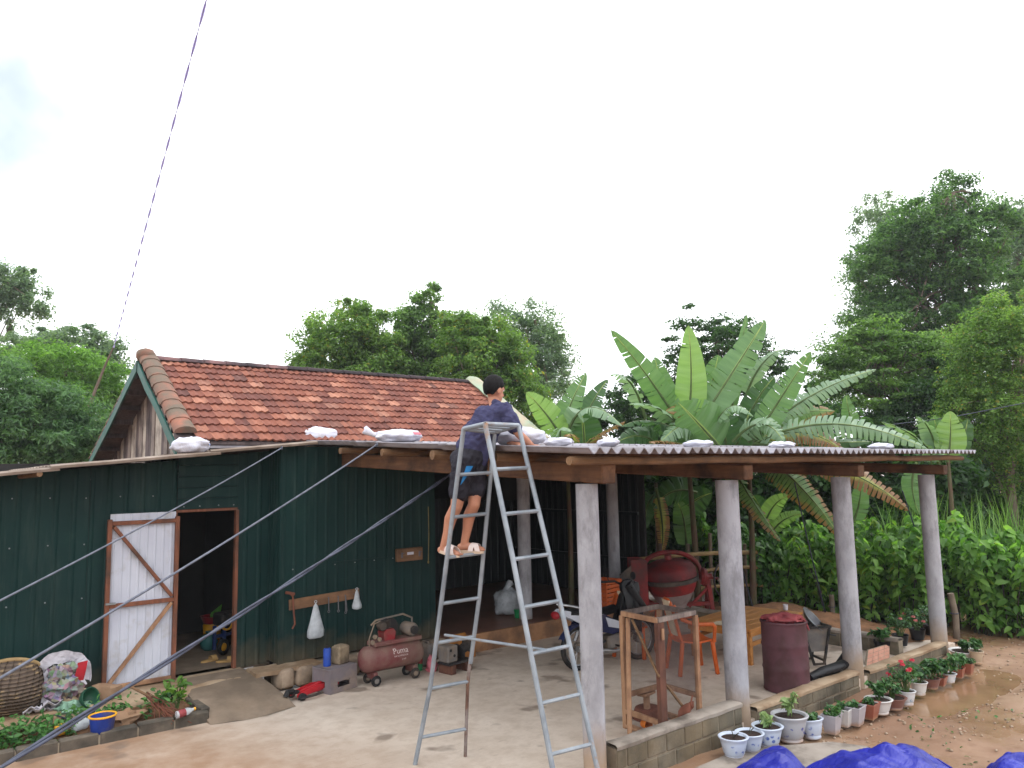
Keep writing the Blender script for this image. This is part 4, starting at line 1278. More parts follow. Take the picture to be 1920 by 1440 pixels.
def bl(parent, a, c, b, w, mat, d0, d1=None, tears=5, fold=.25, face=None, seed=0, dm=None):
    """banana leaf given where its base, bend and tip show, and their depths"""
    d1 = d0 if d1 is None else d1; dm = (d0 + d1) / 2 if dm is None else dm
    return banana_leaf(parent, at(*z8(*a), d0), at(*z8(*c), dm), at(*z8(*b), d1), w * 1.28 / 2.087 * (d0 + d1) / 2 / FPX, mat, tears, fold, face, seed)
def banana(label, px, d, stems):
    b0 = gbase(px, d)
    t = thing('banana_plant', label, 'banana plant', b0, 0, 'banana plants behind the porch')
    for (sx, sy, r, dd) in stems:
        top = at(*z8(sx, sy), dd)
        g0 = Vector((top.x + random.uniform(-.15, .15), top.y, ground_z(top.x, top.y) - .05))
        MB().tube([g0, g0.lerp(top, .5) + Vector((.03, 0, 0)), top], [r * .70, r * .52, r * .34], 10).build('stem', 'banana_stem', t, smooth=70)
    return t
FC = tuple(((CAM - at(1330, 780, 14)).normalized() + Vector((0, 0, .55))).normalized())
TOC = tuple((CAM - at(1330, 780, 14)).normalized())         # leaves that turn their face to the yard
D = 13.5
t = banana('large banana clump with a tall upright pale leaf behind the porch roof', 1330, D, [(600, 560, .10, D), (720, 580, .09, D + .4), (840, 590, .09, D - .1)])
bl(t, (590, 520), (480, 330), (303, 122), 80, 'banana_green', D, D - .3, 3, .12, TOC, 1)
bl(t, (600, 520), (632, 330), (606, 104), 96, 'banana_light', D, D - .1, 0, .12, TOC, 2)
bl(t, (640, 500), (800, 260), (908, 84), 104, 'banana_green', D, D + .4, 6, .3, TOC, 3)
bl(t, (560, 520), (500, 360), (476, 228), 84, 'banana_green', D + .5, D + .6, 1, .2, TOC, 4)
bl(t, (745, 600), (680, 520), (566, 405), 170, 'banana_green', D - .2, D - .7, 2, .12, TOC, 5)
bl(t, (580, 500), (480, 390), (372, 412), 64, 'banana_blue', D - .1, D - .8, 4, -.25, None, 6)
bl(t, (590, 530), (440, 440), (345, 500), 74, 'banana_dark', D + .2, D - .2, 3, -.25, None, 26)
bl(t, (700, 520), (770, 350), (862, 462), 60, 'banana_blue', D - .3, D - .6, 5, -.4, None, 7)
bl(t, (860, 560), (960, 400), (1088, 206), 84, 'banana_green', D, D - .2, 4, .2, TOC, 8)
bl(t, (860, 560), (1040, 360), (1342, 276), 70, 'banana_blue', D, D + .3, 14, -.2, FC, 9)
bl(t, (860, 570), (1160, 400), (1545, 590), 84, 'banana_blue', D, D - 1.0, 16, -.25, FC, 10)
bl(t, (850, 580), (1050, 450), (1230, 610), 74, 'banana_brown', D, D - .6, 16, -.3, FC, 11)
bl(t, (830, 550), (890, 430), (964, 500), 60, 'banana_blue', D - .3, D - .6, 3, -.4, None, 12)
bl(t, (770, 480), (800, 260), (836, 60), 40, 'banana_green', D + .8, D + .9, 4, .2, TOC, 13)
bl(t, (820, 420), (880, 210), (990, 196), 48, 'banana_blue', D + .9, D + .9, 4, -.2, (0, -.6, .7), 14)
bl(t, (820, 520), (870, 380), (944, 306), 80, 'banana_dark', D + .5, D + .4, 3, .2, TOC, 15)
bl(t, (660, 520), (700, 330), (724, 220), 90, 'banana_green', D + .5, D + .5, 4, .2, TOC, 16)
bl(t, (760, 600), (740, 480), (700, 400), 110, 'banana_dark', D + .3, D + .2, 3, .15, TOC, 17)
bl(t, (780, 600), (830, 500), (850, 430), 110, 'banana_dark', D + .4, D + .4, 3, .15, TOC, 18)
bl(t, (860, 590), (980, 470), (1110, 440), 70, 'banana_dark', D + .5, D + .5, 5, .1, TOC, 19)
bl(t, (880, 600), (1240, 620), (1470, 830), 92, 'banana_brown', D - .4, D - 1.0, 22, -.2, FC, 20)
bl(t, (840, 590), (1000, 640), (1205, 935), 96, 'banana_edge', D - .5, D - 1.2, 14, -.2, FC, 21)
bl(t, (760, 610), (800, 720), (968, 950), 70, 'banana_edge', D - .3, D - 1.0, 14, -.2, (-.2, -.8, .5), 22)
bl(t, (640, 600), (560, 540), (450, 560), 60, 'banana_brown', D - .3, D - .8, 10, -.3, None, 23)
bl(t, (700, 560), (620, 420), (500, 560), 90, 'banana_blue', D - .1, D - .7, 8, -.35, FC, 71)
bl(t, (780, 560), (900, 420), (980, 560), 84, 'banana_blue', D - .2, D - .8, 8, -.35, FC, 72)
bl(t, (720, 540), (660, 400), (520, 440), 84, 'banana_edge', D + .2, D - .3, 8, -.3, FC, 73)
bl(t, (840, 560), (1000, 420), (1180, 440), 80, 'banana_edge', D + .2, D + .2, 10, -.25, FC, 74)
bl(t, (860, 570), (960, 560), (1100, 660), 80, 'banana_blue', D - .1, D - .6, 10, -.3, FC, 75)
bl(t, (650, 540), (560, 440), (420, 330), 80, 'banana_dark', D + .6, D + .5, 4, .1, TOC, 76)
bl(t, (900, 590), (1050, 560), (1320, 560), 70, 'banana_dark', D + .3, D, 9, -.2, FC, 77)
bl(t, (500, 590), (440, 500), (330, 560), 90, 'banana_dark', D + .2, D - .1, 5, -.2, FC, 78)
D = 13.0
t = banana('smaller banana plant at the left end above the porch roof', 1075, D, [(130, 570, .08, D)])
bl(t, (120, 560), (70, 460), (-28, 366), 84, 'banana_light', D, D - .3, 2, .15, TOC, 31)
bl(t, (110, 560), (120, 440), (207, 290), 78, 'banana_green', D, D + .2, 4, .2, TOC, 32)
bl(t, (180, 560), (200, 430), (292, 316), 66, 'banana_dark', D + .4, D + .6, 3, .2, TOC, 33)
bl(t, (130, 540), (190, 330), (350, 500), 78, 'banana_blue', D - .1, D - .6, 5, -.2, (0, -.6, .8), 34)
bl(t, (200, 610), (200, 500), (185, 425), 116, 'banana_dark', D + .1, D, 2, .15, TOC, 35)
bl(t, (180, 590), (250, 520), (362, 478), 60, 'banana_brown', D - .2, D - .5, 12, -.2, None, 36)
bl(t, (110, 560), (90, 470), (150, 520), 70, 'banana_blue', D - .3, D - .7, 4, -.4, None, 37)
bl(t, (440, 470), (390, 270), (300, 298), 56, 'banana_blue', D + .7, D + .4, 6, -.3, None, 38)
bl(t, (160, 590), (150, 500), (132, 540), 50, 'banana_brown', D - .5, D - .9, 10, -.3, None, 39)
D = 15.0
t = banana('young banana plant with broad upright leaves at the right above the hedge', 1770, D, [(1620, 600, .09, D)])
bl(t, (1600, 640), (1590, 540), (1565, 460), 80, 'banana_green', D, D, 2, .12, TOC, 41)
bl(t, (1620, 640), (1640, 540), (1630, 440), 90, 'banana_light', D - .2, D - .2, 1, .12, TOC, 42)
bl(t, (1620, 650), (1690, 560), (1700, 470), 70, 'banana_dark', D + .2, D + .2, 3, .15, TOC, 43)
bl(t, (1590, 650), (1520, 520), (1360, 480), 50, 'banana_blue', D, D - .4, 8, -.2, None, 44)
bl(t, (1590, 650), (1560, 480), (1500, 460), 60, 'banana_blue', D, D - .1, 8, -.2, None, 45)
bl(t, (1560, 660), (1540, 560), (1600, 600), 60, 'banana_blue', D - .3, D - .5, 3, -.3, None, 46)
bl(t, (1500, 640), (1460, 740), (1512, 845), 56, 'banana_green', D - .8, D - .9, 1, .0, TOC, 47)
D = 14.2
t = banana('low banana suckers under the porch roof behind the second column', 1450, D, [(930, 900, .07, D), (480, 720, .09, D + .3), (620, 740, .08, D + .5)])
bl(t, (900, 900), (930, 790), (1000, 770), 56, 'banana_light', D, D - .2, 2, .1, TOC, 51)
bl(t, (930, 920), (970, 850), (1060, 840), 44, 'banana_light', D, D - .2, 2, .1, TOC, 52)
bl(t, (930, 900), (880, 800), (860, 770), 60, 'banana_dark', D + .2, D + .2, 2, .1, TOC, 53)
bl(t, (560, 860), (620, 780), (700, 760), 90, 'banana_dark', D + .2, D, 2, .1, TOC, 54)
bl(t, (480, 760), (430, 800), (440, 900), 60, 'banana_dark', D, D - .2, 5, -.2, TOC, 55)
bl(t, (600, 1000), (600, 850), (560, 790), 70, 'banana_green', D, D, 2, .1, TOC, 56)
bl(t, (640, 760), (540, 720), (470, 820), 80, 'banana_dark', D, D - .4, 4, -.2, TOC, 57)
bl(t, (480, 740), (520, 900), (500, 1000), 46, 'banana_brown', D - .4, D - .4, 10, -.2, TOC, 58)
bl(t, (1240, 900), (1290, 800), (1280, 700), 60, 'banana_green', D - .6, D - .6, 2, .1, TOC, 59)
D = 15.5
t = banana('banana plant with a straight upright leaf right of the main clump', 1600, D, [(1270, 560, .08, D)])
bl(t, (1280, 540), (1230, 470), (1225, 376), 50, 'banana_green', D, D, 2, .1, TOC, 61)
bl(t, (1290, 560), (1330, 480), (1420, 500), 60, 'banana_dark', D, D - .3, 5, -.2, None, 62)
bl(t, (1280, 570), (1180, 500), (1120, 540), 60, 'banana_dark', D, D - .3, 5, -.2, None, 63)
# ------------------------------------------------------------------ step ladder
def galv_mat():
    t = NT('galvanised')
    v = t.coords('Object')
    col = t.ramp(t.noise(v, 5, 6, .6), [(.35, srgb(120, 128, 136)), (.65, srgb(150, 157, 164))])
    col = t.mix(t.ramp(t.noise(v, 3.1, 7, .7), [(.60, (0, 0, 0)), (.70, (1, 1, 1))]), col, srgb(142, 108, 80))
    t.base(col, .5, .25, .4)
    return t.m
GALV = galv_mat()
pm('rust_steel', srgb(112, 84, 70), srgb(84, 62, 54), 9, .8, .3, 30, dirt=srgb(142, 136, 134), dirt_amt=.5)
lad = thing('step_ladder', 'grey steel tube step ladder standing open beside the porch roof', 'ladder', (-.7, .3, 0))
LA = [Vector(p) for p in ((-.90, .51, 2.825), (-.915, 1.02, .66), (-1.00, 1.14, 0.0))]
LD = [Vector(p) for p in ((-.525, .565, 2.805), (-.545, .80, 1.38), (-.575, .95, .62), (-.575, 1.0, 0.0))]
LB = [Vector(p) for p in ((-.88, .24, 2.85), (-.84, -.03, 1.81), (-.80, -.40, .30), (-.80, -.47, 0.0))]
LC = [Vector(p) for p in ((-.485, .29, 2.85), (-.46, -.03, 1.80), (-.44, -.48, .28), (-.40, -.58, 0.0))]
def on(path, z):
    for a, b in zip(path, path[1:]):
        if b.z <= z <= a.z: return a.lerp(b, (a.z - z) / (a.z - b.z))
    return path[-1]
for path, r, m in ((LA, .020, GALV), (LD, .019, GALV), (LB, .021, GALV), (LC, .020, GALV)):
    if path is LD:
        k = on(LD, .80)
        MB().tube([LD[0], LD[1], k], r, 10).build('stile', m, lad)
        MB().tube([k + Vector((0, 0, .05)), LD[2], LD[3]], r * .82, 10).build('stile', 'rust_steel', lad)
    else:
        MB().tube(path, r, 10).build('stile', m, lad)
def rung_zs(py_list, px, x): return [gx(px, y, x).z for y in py_list]
for (px, py) in ((868, 890), (850, 970), (842, 1046), (832, 1133), (826, 1208), (814, 1293), (796, 1378)):
    z = gx(px, py, -.91).z
    a, b = on(LA, z), on(LD, z + .012)
    MB().tube([a, b], .0155, 8).build('rung', GALV, lad)
for (px, py) in ((934, 880), (947, 964), (962, 1049), (980, 1140), (999, 1229), (1020, 1325), (1040, 1424)):
    z = gx(px, py, -.84).z
    a, b = on(LB, z), on(LC, z + .008)
    MB().tube([a, b], .016, 8).build('rung', GALV, lad)
for a, b in ((LA[0], LD[0]), (LA[0], LB[0]), (LB[0], LC[0]), (LD[0], LC[0])):
    MB().tube([a, b], .019, 8).build('top_bar', GALV, lad)
for f in (.33, .66):
    MB().tube([LA[0].lerp(LB[0], f) + Vector((0, 0, -.004)), LD[0].lerp(LC[0], f) + Vector((0, 0, -.004))], .013, 8).build('top_bar', GALV, lad)
pa = gx(845, 1201, -.80); pb_ = gx(1000, 1226, -.62)
za = gx(832, 1208, -.91).z
a = on(LA, za).lerp(on(LD, za), .45) + Vector((-.02, .10, .03))
zb = gx(999, 1229, -.84).z
b = on(LB, zb).lerp(on(LC, zb), .35) + Vector((0, 0, .012))
MB().tube([a, b], .012, 8).build('stay_bar', GALV, lad)

# ------------------------------------------------------------------ the man on the ladder
def skinmat(name, a, b):
    t = NT(name)
    v = t.coords('Object')
    t.base(t.ramp(t.noise(v, 9, 5), [(.35, a), (.65, b)]), .55, 0, .35)
    t.bsdf.inputs['Subsurface Weight'].default_value = .08
    t.bsdf.inputs['Subsurface Radius'].default_value = (.02, .01, .005)
    MATS[name] = t.m
skinmat('skin', srgb(186, 132, 106), srgb(170, 116, 92))
def cloth(name, a, b, rough=.9):
    t = NT(name)
    v = t.coords('Object')
    t.base(t.ramp(t.noise(v, 7, 5), [(.35, a), (.65, b)]), rough, 0, .2)
    w = t.add('ShaderNodeTexWave'); w.inputs['Scale'].default_value = 3.2; w.inputs['Distortion'].default_value = 9; w.inputs['Detail'].default_value = 3
    t.link(t.coords('Object', (1.2, 1.2, 3.0)), w.inputs['Vector'])
    t.bump(t.mix(.35, w.outputs['Fac'], t.noise(v, 60, 3)), .55, .02)
    MATS[name] = t.m
cloth('shirt_blue', srgb(66, 66, 96), srgb(54, 54, 82))
cloth('shorts_black', srgb(44, 42, 50), srgb(34, 32, 40), .75)
pm('stripe_blue', srgb(40, 130, 190), srgb(36, 116, 176), 5, .7)
pm('hair_black', srgb(22, 19, 20), srgb(12, 11, 12), 30, .75, .8, 90, stretch=(1, 1, .35), spec=.15)
pm('sandal_cream', srgb(214, 194, 172), srgb(196, 174, 152), 6, .7)
pm('sandal_strap', srgb(226, 212, 206), srgb(206, 188, 182), 9, .7, .2, 30)

man = thing('person', 'man in navy T-shirt and black shorts on the ladder leaning over the roof', 'person', (-.75, .8, 1.8))
V = Vector
J = dict(rank=V((-.845, .905, 1.825)), lank=V((-.675, .835, 1.845)), rkn=V((-.805, .765, 2.17)), lkn=V((-.645, .725, 2.18)),
         rhip=V((-.745, .725, 2.545)), lhip=V((-.585, .765, 2.555)), pel=V((-.665, .745, 2.60)), waist=V((-.63, .745, 2.70)),
         belly=V((-.575, .72, 2.80)), chest=V((-.475, .69, 2.935)), upch=V((-.42, .68, 3.01)), neck=V((-.415, .705, 3.07)), head=V((-.405, .715, 3.20)),
         rsh=V((-.435, .535, 3.005)), lsh=V((-.33, .815, 3.01)), relb=V((-.365, .43, 2.785)), rwr=V((-.235, .40, 2.675)),
         lelb=V((-.265, .80, 2.79)), lwr=V((-.275, .62, 2.705)))
def chain(b, pts, rs, n=12, sub=3):
    """tapered limb through the joints, smoothed"""
    P, R = [], []
    for i in range(len(pts) - 1):
        for k in range(sub):
            f = k / sub
            P.append(pts[i].lerp(pts[i + 1], f)); R.append(rs[i] * (1 - f) + rs[i + 1] * f)
    P.append(pts[-1]); R.append(rs[-1])
    b.tube(P, R, n)
    for p, r in ((P[0], R[0]), (P[-1], R[-1])): b.blob(p, (r, r, r), n, 8, 0)
def fuse(o, vox, it=6, fac=.5):
    m = o.modifiers.new('fuse', 'REMESH'); m.mode = 'VOXEL'; m.voxel_size = vox; m.use_smooth_shade = True
    s = o.modifiers.new('soften', 'SMOOTH'); s.iterations = it; s.factor = fac
b = MB()
# legs: thigh, knee, calf bulge, ankle, foot with heel and toes
for sd, hip, kn, an in ((-1, J['rhip'], J['rkn'], J['rank']), (1, J['lhip'], J['lkn'], J['lank'])):
    back = V((.0, .030, 0))
    chain(b, [hip, hip.lerp(kn, .5), kn, kn.lerp(an, .30) + back, kn.lerp(an, .65) + back * .3, an], [.082, .072, .053, .054, .040, .034])
    yaw = -.30 if sd < 0 else .12
    fd = V((math.sin(yaw + .55), -math.cos(yaw + .55), -.05)) if sd < 0 else V((.62, -.78, -.02)); fd.normalize()
    heel = an + V((0, 0, -.030)) - fd * .035
    chain(b, [heel, an + fd * .05 + V((0, 0, -.025)), an + fd * .125 + V((0, 0, -.042)), an + fd * .165 + V((0, 0, -.046))], [.030, .033, .028, .020])
    side = fd.cross(V((0, 0, 1)))
    for q in range(5):
        t0 = an + fd * .15 + side * (.028 - .014 * q) * (1 if sd > 0 else -1) + V((0, 0, -.048))
        chain(b, [t0, t0 + fd * (.042 - .005 * q)], [.0105 - .0008 * q, .0085 - .0008 * q], 8, 2)
    J['fd%d' % sd], J['heel%d' % sd] = fd, heel
# trunk, neck
chain(b, [J['pel'], J['waist'], J['belly'], J['chest'], J['upch'], J['neck'], J['head'] - V((.005, -.01, .06))], [.098, .084, .094, .114, .080, .050, .052], 14)
b.blob(J['pel'].lerp(J['rhip'], .6) + V((0, .035, .0)), (.082, .078, .09), 12, 8, 0)
b.blob(J['pel'].lerp(J['lhip'], .6) + V((0, .035, .0)), (.082, .078, .09), 12, 8, 0)
# head: skull, jaw, nose, ears, brow; the face turns to his left, away from the yard
HF = V((.93, .05, -.18)).normalized()               # the way he faces
HS = HF.cross(V((0, 0, 1))).normalized(); HU = HS.cross(HF).normalized()
HR = Matrix((HF, -HS, HU)).transposed()
hc = J['head']
b.blob(hc + HU * .022 - HF * .008, (.098, .078, .100), 16, 12, 0, M=HR)
b.blob(hc + HF * .030 - HU * .045, (.062, .058, .068), 14, 10, 0, M=HR)
b.blob(hc + HF * .062 - HU * .086, (.026, .030, .022), 10, 8, 0, M=HR)
chain(b, [hc + HF * .083 + HU * .012, hc + HF * .106 - HU * .030], [.009, .014], 8, 2)
b.blob(hc + HF * .088 - HU * .062, (.012, .024, .007), 8, 6, 0, M=HR)
b.blob(hc + HF * .086 - HU * .073, (.012, .021, .007), 8, 6, 0, M=HR)
b.blob(hc + HF * .078 + HU * .024, (.016, .055, .012), 10, 6, 0, M=HR)
for s in (-1, 1):
    b.blob(hc - HF * .008 - HU * .018 + HS * s * .078, (.021, .010, .034), 10, 8, 0, M=HR)
# arms and hands, five fingers spread on the bag
for sd, sh, el, wr, hd in ((1, J['rsh'], J['relb'], J['rwr'], V((.86, .06, -.10))), (-1, J['lsh'], J['lelb'], J['lwr'], V((.55, -.75, -.15)))):
    hd = hd.normalized()
    chain(b, [sh, sh.lerp(el, .5), el, el.lerp(wr, .4), wr], [.052, .044, .037, .037, .025])
    up = V((0, 0, 1)); sdv = hd.cross(up).normalized()
    palm = wr + hd * .05
    chain(b, [wr, palm, palm + hd * .03], [.024, .027, .026], 10)
    b.blob(palm + hd * .01 + sdv * .014, (.034, .034, .018), 10, 8, 0)
    b.blob(palm + hd * .01 - sdv * .014, (.034, .034, .018), 10, 8, 0)
    for q in range(4):
        r0 = palm + hd * .035 + sdv * (.030 - .020 * q)
        L = (.030, .036, .034, .026)[q]
        dd = (hd + sdv * (.14 - .09 * q)).normalized()
        k1 = r0 + dd * L + up * .004; k2 = k1 + dd * L * .75 - up * .012; k3 = k2 + dd * L * .55 - up * .014
        chain(b, [r0, k1, k2, k3], [.0098, .0090, .0082, .0070], 8, 2)
    ts = -1 if sd > 0 else 1
    t0 = wr + hd * .030 + sdv * ts * .022
    td = (hd * .75 + sdv * ts * .65 - up * .1).normalized()
    chain(b, [t0, t0 + td * .035, t0 + td * .062 - up * .006], [.0125, .0105, .0085], 8, 2)
body = b.build('body', 'skin', man, smooth=None)
fuse(body, .0062, 3, .45)
# eyes sit at half the head height
for s in (-1, 1):
    MB().blob(hc + HF * .078 + HU * .008 + HS * s * .031, (.010, .014, .009), 10, 8, 0, M=HR).build('eye', 'sandal_strap', man, smooth=80)
    MB().blob(hc + HF * .081 + HU * .032 + HS * s * .032, (.007, .024, .005), 8, 6, 0, M=HR).build('eyebrow', 'hair_black', man, smooth=80)
# hair: a close cap, fuller on top, cut above ear and nape
hb = MB()
vs_, n_, m_ = [], 22, 14
for i in range(m_ + 1):
    ph = math.pi * i / m_
    for k in range(n_):
        a = 2 * math.pi * k / n_
        d = V((math.cos(a) * math.sin(ph), math.sin(a) * math.sin(ph), math.cos(ph)))
        rr = V((d.x * .108, d.y * .089, d.z * .115)) * (1 + .035 * mnoise.noise(d * 9) + .02 * mnoise.noise(d * 22))
        lo = -.078 if d.x < -.25 else (-.040 if d.x < .12 else (.0 if d.x < .5 else .045))
        rr.z = max(rr.z, lo + .01 * mnoise.noise(d * 14))
        if d.x > .40: rr.x = min(rr.x, .070 + .03 * max(0, d.z))
        vs_.append(hc + HU * .024 - HF * .012 + HR @ rr)
hb.add(vs_, [(i * n_ + k, i * n_ + (k + 1) % n_, (i + 1) * n_ + (k + 1) % n_, (i + 1) * n_ + k) for i in range(m_) for k in range(n_)])
hb.build('hair', 'hair_black', man, smooth=70)
# T-shirt: hangs loose from the shoulders, its hem swings free under the belly
b = MB()
chain(b, [J['waist'] + V((-.005, .015, -.015)), J['belly'] + V((0, .01, 0)), J['chest'] + V((0, .01, 0)), J['upch'], J['upch'].lerp(J['neck'], .55)], [.135, .140, .150, .112, .066], 16)
chain(b, [J['upch'] + V((0, 0, -.02)), J['rsh'], J['rsh'].lerp(J['relb'], .55), J['rsh'].lerp(J['relb'], .72)], [.085, .074, .070, .068], 14)
chain(b, [J['upch'] + V((0, 0, -.02)), J['lsh'], J['lsh'].lerp(J['lelb'], .55), J['lsh'].lerp(J['lelb'], .72)], [.085, .074, .070, .068], 14)
chain(b, [J['chest'].lerp(J['rsh'], .5), J['belly'] + V((.05, -.06, -.04)), J['waist'] + V((.07, -.075, -.06)), J['waist'] + V((.055, -.075, -.15))], [.085, .080, .060, .036], 12)
chain(b, [J['chest'] + V((-.05, .05, -.02)), J['belly'] + V((-.04, .05, 0)), J['waist'] + V((-.035, .045, .0))], [.10, .105, .10], 12)
sh_ = b.build('shirt', 'shirt_blue', man, smooth=None)
fuse(sh_, .009, 5, .5)
tx = bpy.data.textures.new('shirt_folds', 'CLOUDS'); tx.noise_scale = .075; tx.noise_depth = 2
dm = sh_.modifiers.new('folds', 'DISPLACE'); dm.texture = tx; dm.strength = .042; dm.mid_level = .5; dm.texture_coords = 'LOCAL'
# shorts
b = MB()
chain(b, [J['waist'] + V((0, .012, -.045)), J['pel'] + V((0, .012, -.01))], [.122, .132], 16)
b.blob(J['pel'].lerp(J['rhip'], .6) + V((-.01, .045, .0)), (.112, .108, .12), 14, 10, 0)
b.blob(J['pel'].lerp(J['lhip'], .6) + V((0, .045, .0)), (.112, .108, .12), 14, 10, 0)
for hip, kn in ((J['rhip'], J['rkn']), (J['lhip'], J['lkn'])):
    chain(b, [hip, hip.lerp(kn, .45), hip.lerp(kn, .66)], [.105, .098, .090], 16)
sho = b.build('shorts', 'shorts_black', man, smooth=None)
fuse(sho, .009, 5, .5)
dm = sho.modifiers.new('folds', 'DISPLACE'); dm.texture = tx; dm.strength = .034; dm.mid_level = .5; dm.texture_coords = 'LOCAL'
# blue flash on the right leg of the shorts, wrapped over the thigh
hp, kn = J['rhip'], J['rkn']
def flash(s, t):
    a = -2.55 + .55 * s + .5 * t
    f = .08 + .42 * t
    c = hp.lerp(kn, f); w = .118 * (1 - .35 * (t > .7) * (t - .7))
    aa = -2.0 + (.55 * (1 - t) ** .8) * (s - .3) + .35 * (.5 - t)
    return (c.x + math.cos(aa) * .118, c.y + math.sin(aa) * .118, c.z)
MB().grid(flash, 6, 8, .003).build('stripe', 'stripe_blue', sho, smooth=80)
# sandals: sole and two crossed straps each
for sd in (-1, 1):
    fd, heel = J['fd%d' % sd], J['heel%d' % sd]
    fd2 = V((fd.x, fd.y, 0)).normalized(); s = fd2.cross(V((0, 0, 1)))
    c0 = V((heel.x, heel.y, heel.z - .036))
    out = []
    for k in range(20):
        a = 2 * math.pi * k / 20
        l = .118 * math.cos(a); w = (.043 + .008 * math.cos(a)) * math.sin(a)
        out.append((fd2 * (l + .092) + s * w))
    tilt = -.26 if sd < 0 else -.03
    sb = MB()
    n_ = len(out); vv = []
    for z in (-.016, .010):
        for q in out: vv.append(c0 + q + V((0, 0, z + q.dot(fd2) * tilt * .6 + (.03 if sd < 0 else 0))))
    sb.add(vv, [tuple(range(n_ - 1, -1, -1)), tuple(range(n_, 2 * n_))] + [(i, (i + 1) % n_, n_ + (i + 1) % n_, n_ + i) for i in range(n_)])
    sd_o = sb.build('sandal', 'sandal_cream', man)
    for (l0, l1) in ((.10, .165), (.165, .10)):
        def st(u, v, l0=l0, l1=l1):
            a = math.pi * u
            L = l0 + (l1 - l0) * u + (v - .5) * .045
            h = .060 * math.sin(a) ** .7 * (1.15 - 2.2 * (L - .1))
            p = c0 + fd2 * L + s * (.047 * math.cos(a))
            return p + V((0, 0, h + .004 + L * tilt * .6 + (.03 if sd < 0 else 0)))
        MB().grid(st, 12, 3, .004).build('strap', 'sandal_strap', sd_o, smooth=80)
# ------------------------------------------------------------------ things on the roof: sand bags
pm('bag_white', srgb(206, 206, 216), srgb(186, 186, 200), 5, .55, .7, 9, dirt=srgb(166, 154, 146), dirt_amt=.2, bdist=.03)
pm('bag_print_red', srgb(206, 120, 130), srgb(190, 100, 112), 9, .6)
pm('bag_print_blue', srgb(150, 168, 214), srgb(130, 150, 204), 9, .6)
def sandbag(label, c, L, W, H, rotz, seed, neck=None, prints=()):
    t = thing('sandbag', label, 'bag', c, rotz, 'white sand bags weighing down the roof')
    b = MB()
    b.blob((0, 0, H * .46), (L / 2, W / 2, H * .54), 40, 22, .18, 1.8, seed, flat=-H * .42)
    for k in range(len(b.v)):
        p = Vector(b.v[k]); f = mnoise.noise(p * 26 + Vector((seed, 0, 0))) * .007 + abs(mnoise.noise(Vector((p.x * 9, p.y * 9, p.z * 16)) + Vector((0, seed, 0)))) * -.016 + mnoise.noise(p * 50) * .003
        b.v[k] = tuple(p * (1 + f / max(.05, p.length)))
    b.build('sack', 'bag_white', t, smooth=80, world=False)
    if neck is not None:
        nb = MB()
        n = Vector(neck)
        nb.tube([Vector((n.x * .55, 0, H * .5)), Vector((n.x * .78, 0, H * .62)), Vector((n.x, n.y, H * .8 + n.z)), Vector((n.x * 1.10, n.y, H * .75 + n.z * 1.3))], [H * .34, H * .20, H * .40, H * .30], 12, flat=.8)
        nb.v = [tuple(Vector(p) * (1 + .10 * mnoise.noise(Vector(p) * 22))) for p in nb.v]
        nb.build('neck', 'bag_white', t, smooth=80, world=False)
    for (a, e, m, s) in prints:      # faded print: thin patches that follow the sack
        pbm = MB()
        def pf(u, v, a=a, e=e, s=s):
            az, el = a + (u - .5) * s, e + (v - .5) * s * .7
            d = Vector((math.cos(el) * math.cos(az), math.cos(el) * math.sin(az), math.sin(el)))
            return Vector((d.x * L / 2, d.y * W / 2, d.z * H * .54)) * 1.015 + Vector((0, 0, H * .46))
        pbm.grid(pf, 5, 5, .003)
        pbm.build('print', m, t, smooth=80, world=False)
    return t
rt = .058                                            # the sheets' crests above roof_z
def onroof(px, x):
    """the point of the roof sheets at this x whose place along the rake shows at column px of the photo"""
    best = None
    for k in range(600):
        y = -.4 + 5.4 * k / 599
        q = Vector((x, y, roof_z(y) + rt)); d = q - CAM
        u = 960 + FPX * d.dot(CR) / d.dot(CF)
        if best is None or abs(u - px) < best[0]: best = (abs(u - px), q)
    return best[1]
p = gy(357, 846, 4.32); p.z = left_roof_z(p.x) + .03
sandbag('small white plastic sand bag on the low brown roof by the gable', p, .46, .30, .19, .3, 1, (-.0, 0, 0), [(-.6, .2, 'bag_print_blue', .4)])
p = onroof(592, -.20); p.z -= .075
sandbag('white sand bag with faint blue print, farthest back on the porch roof edge', p, .58, .46, .25, -.6, 2)
p = onroof(748, -.22)
sandbag('white sand bag with twisted neck and red print on the porch roof edge', p, .54, .34, .15, -.75, 3, (-.36, 0, .02), [(-.5, .3, 'bag_print_red', .5)])
p = onroof(975, -.14)
sandbag('large white sand bag under the hands of the man on the ladder', p, .50, .34, .17, -.55, 4)
for i, (px, py, w, lab) in enumerate(((1047, 822, 40, 'small white sand bag just right of the man on the porch roof'), (1140, 827, 36, 'small white sand bag above the first column at the roof edge'),
        (1308, 828, 44, 'white sand bag on the porch roof above the second column'), (1465, 836, 50, 'flat white sand bag on the porch roof left of the third column'), (1652, 835, 62, 'white sand bag nearest the far end of the porch roof'))):
    y = (.25, .15, .1, .05, .0)[i]
    q = gy(px, py, y); d = (q - CAM).dot(CF)
    z0 = roof_z(y) + rt
    sandbag(lab, (q.x, y, z0), w * d / FPX * .95, .30, max(.085, q.z - z0 - .02), (.2, -.3, .4, 0, .1)[i], 5 + i, None, [(-1.6, .5, 'bag_print_blue', .3)] if i == 4 else ())

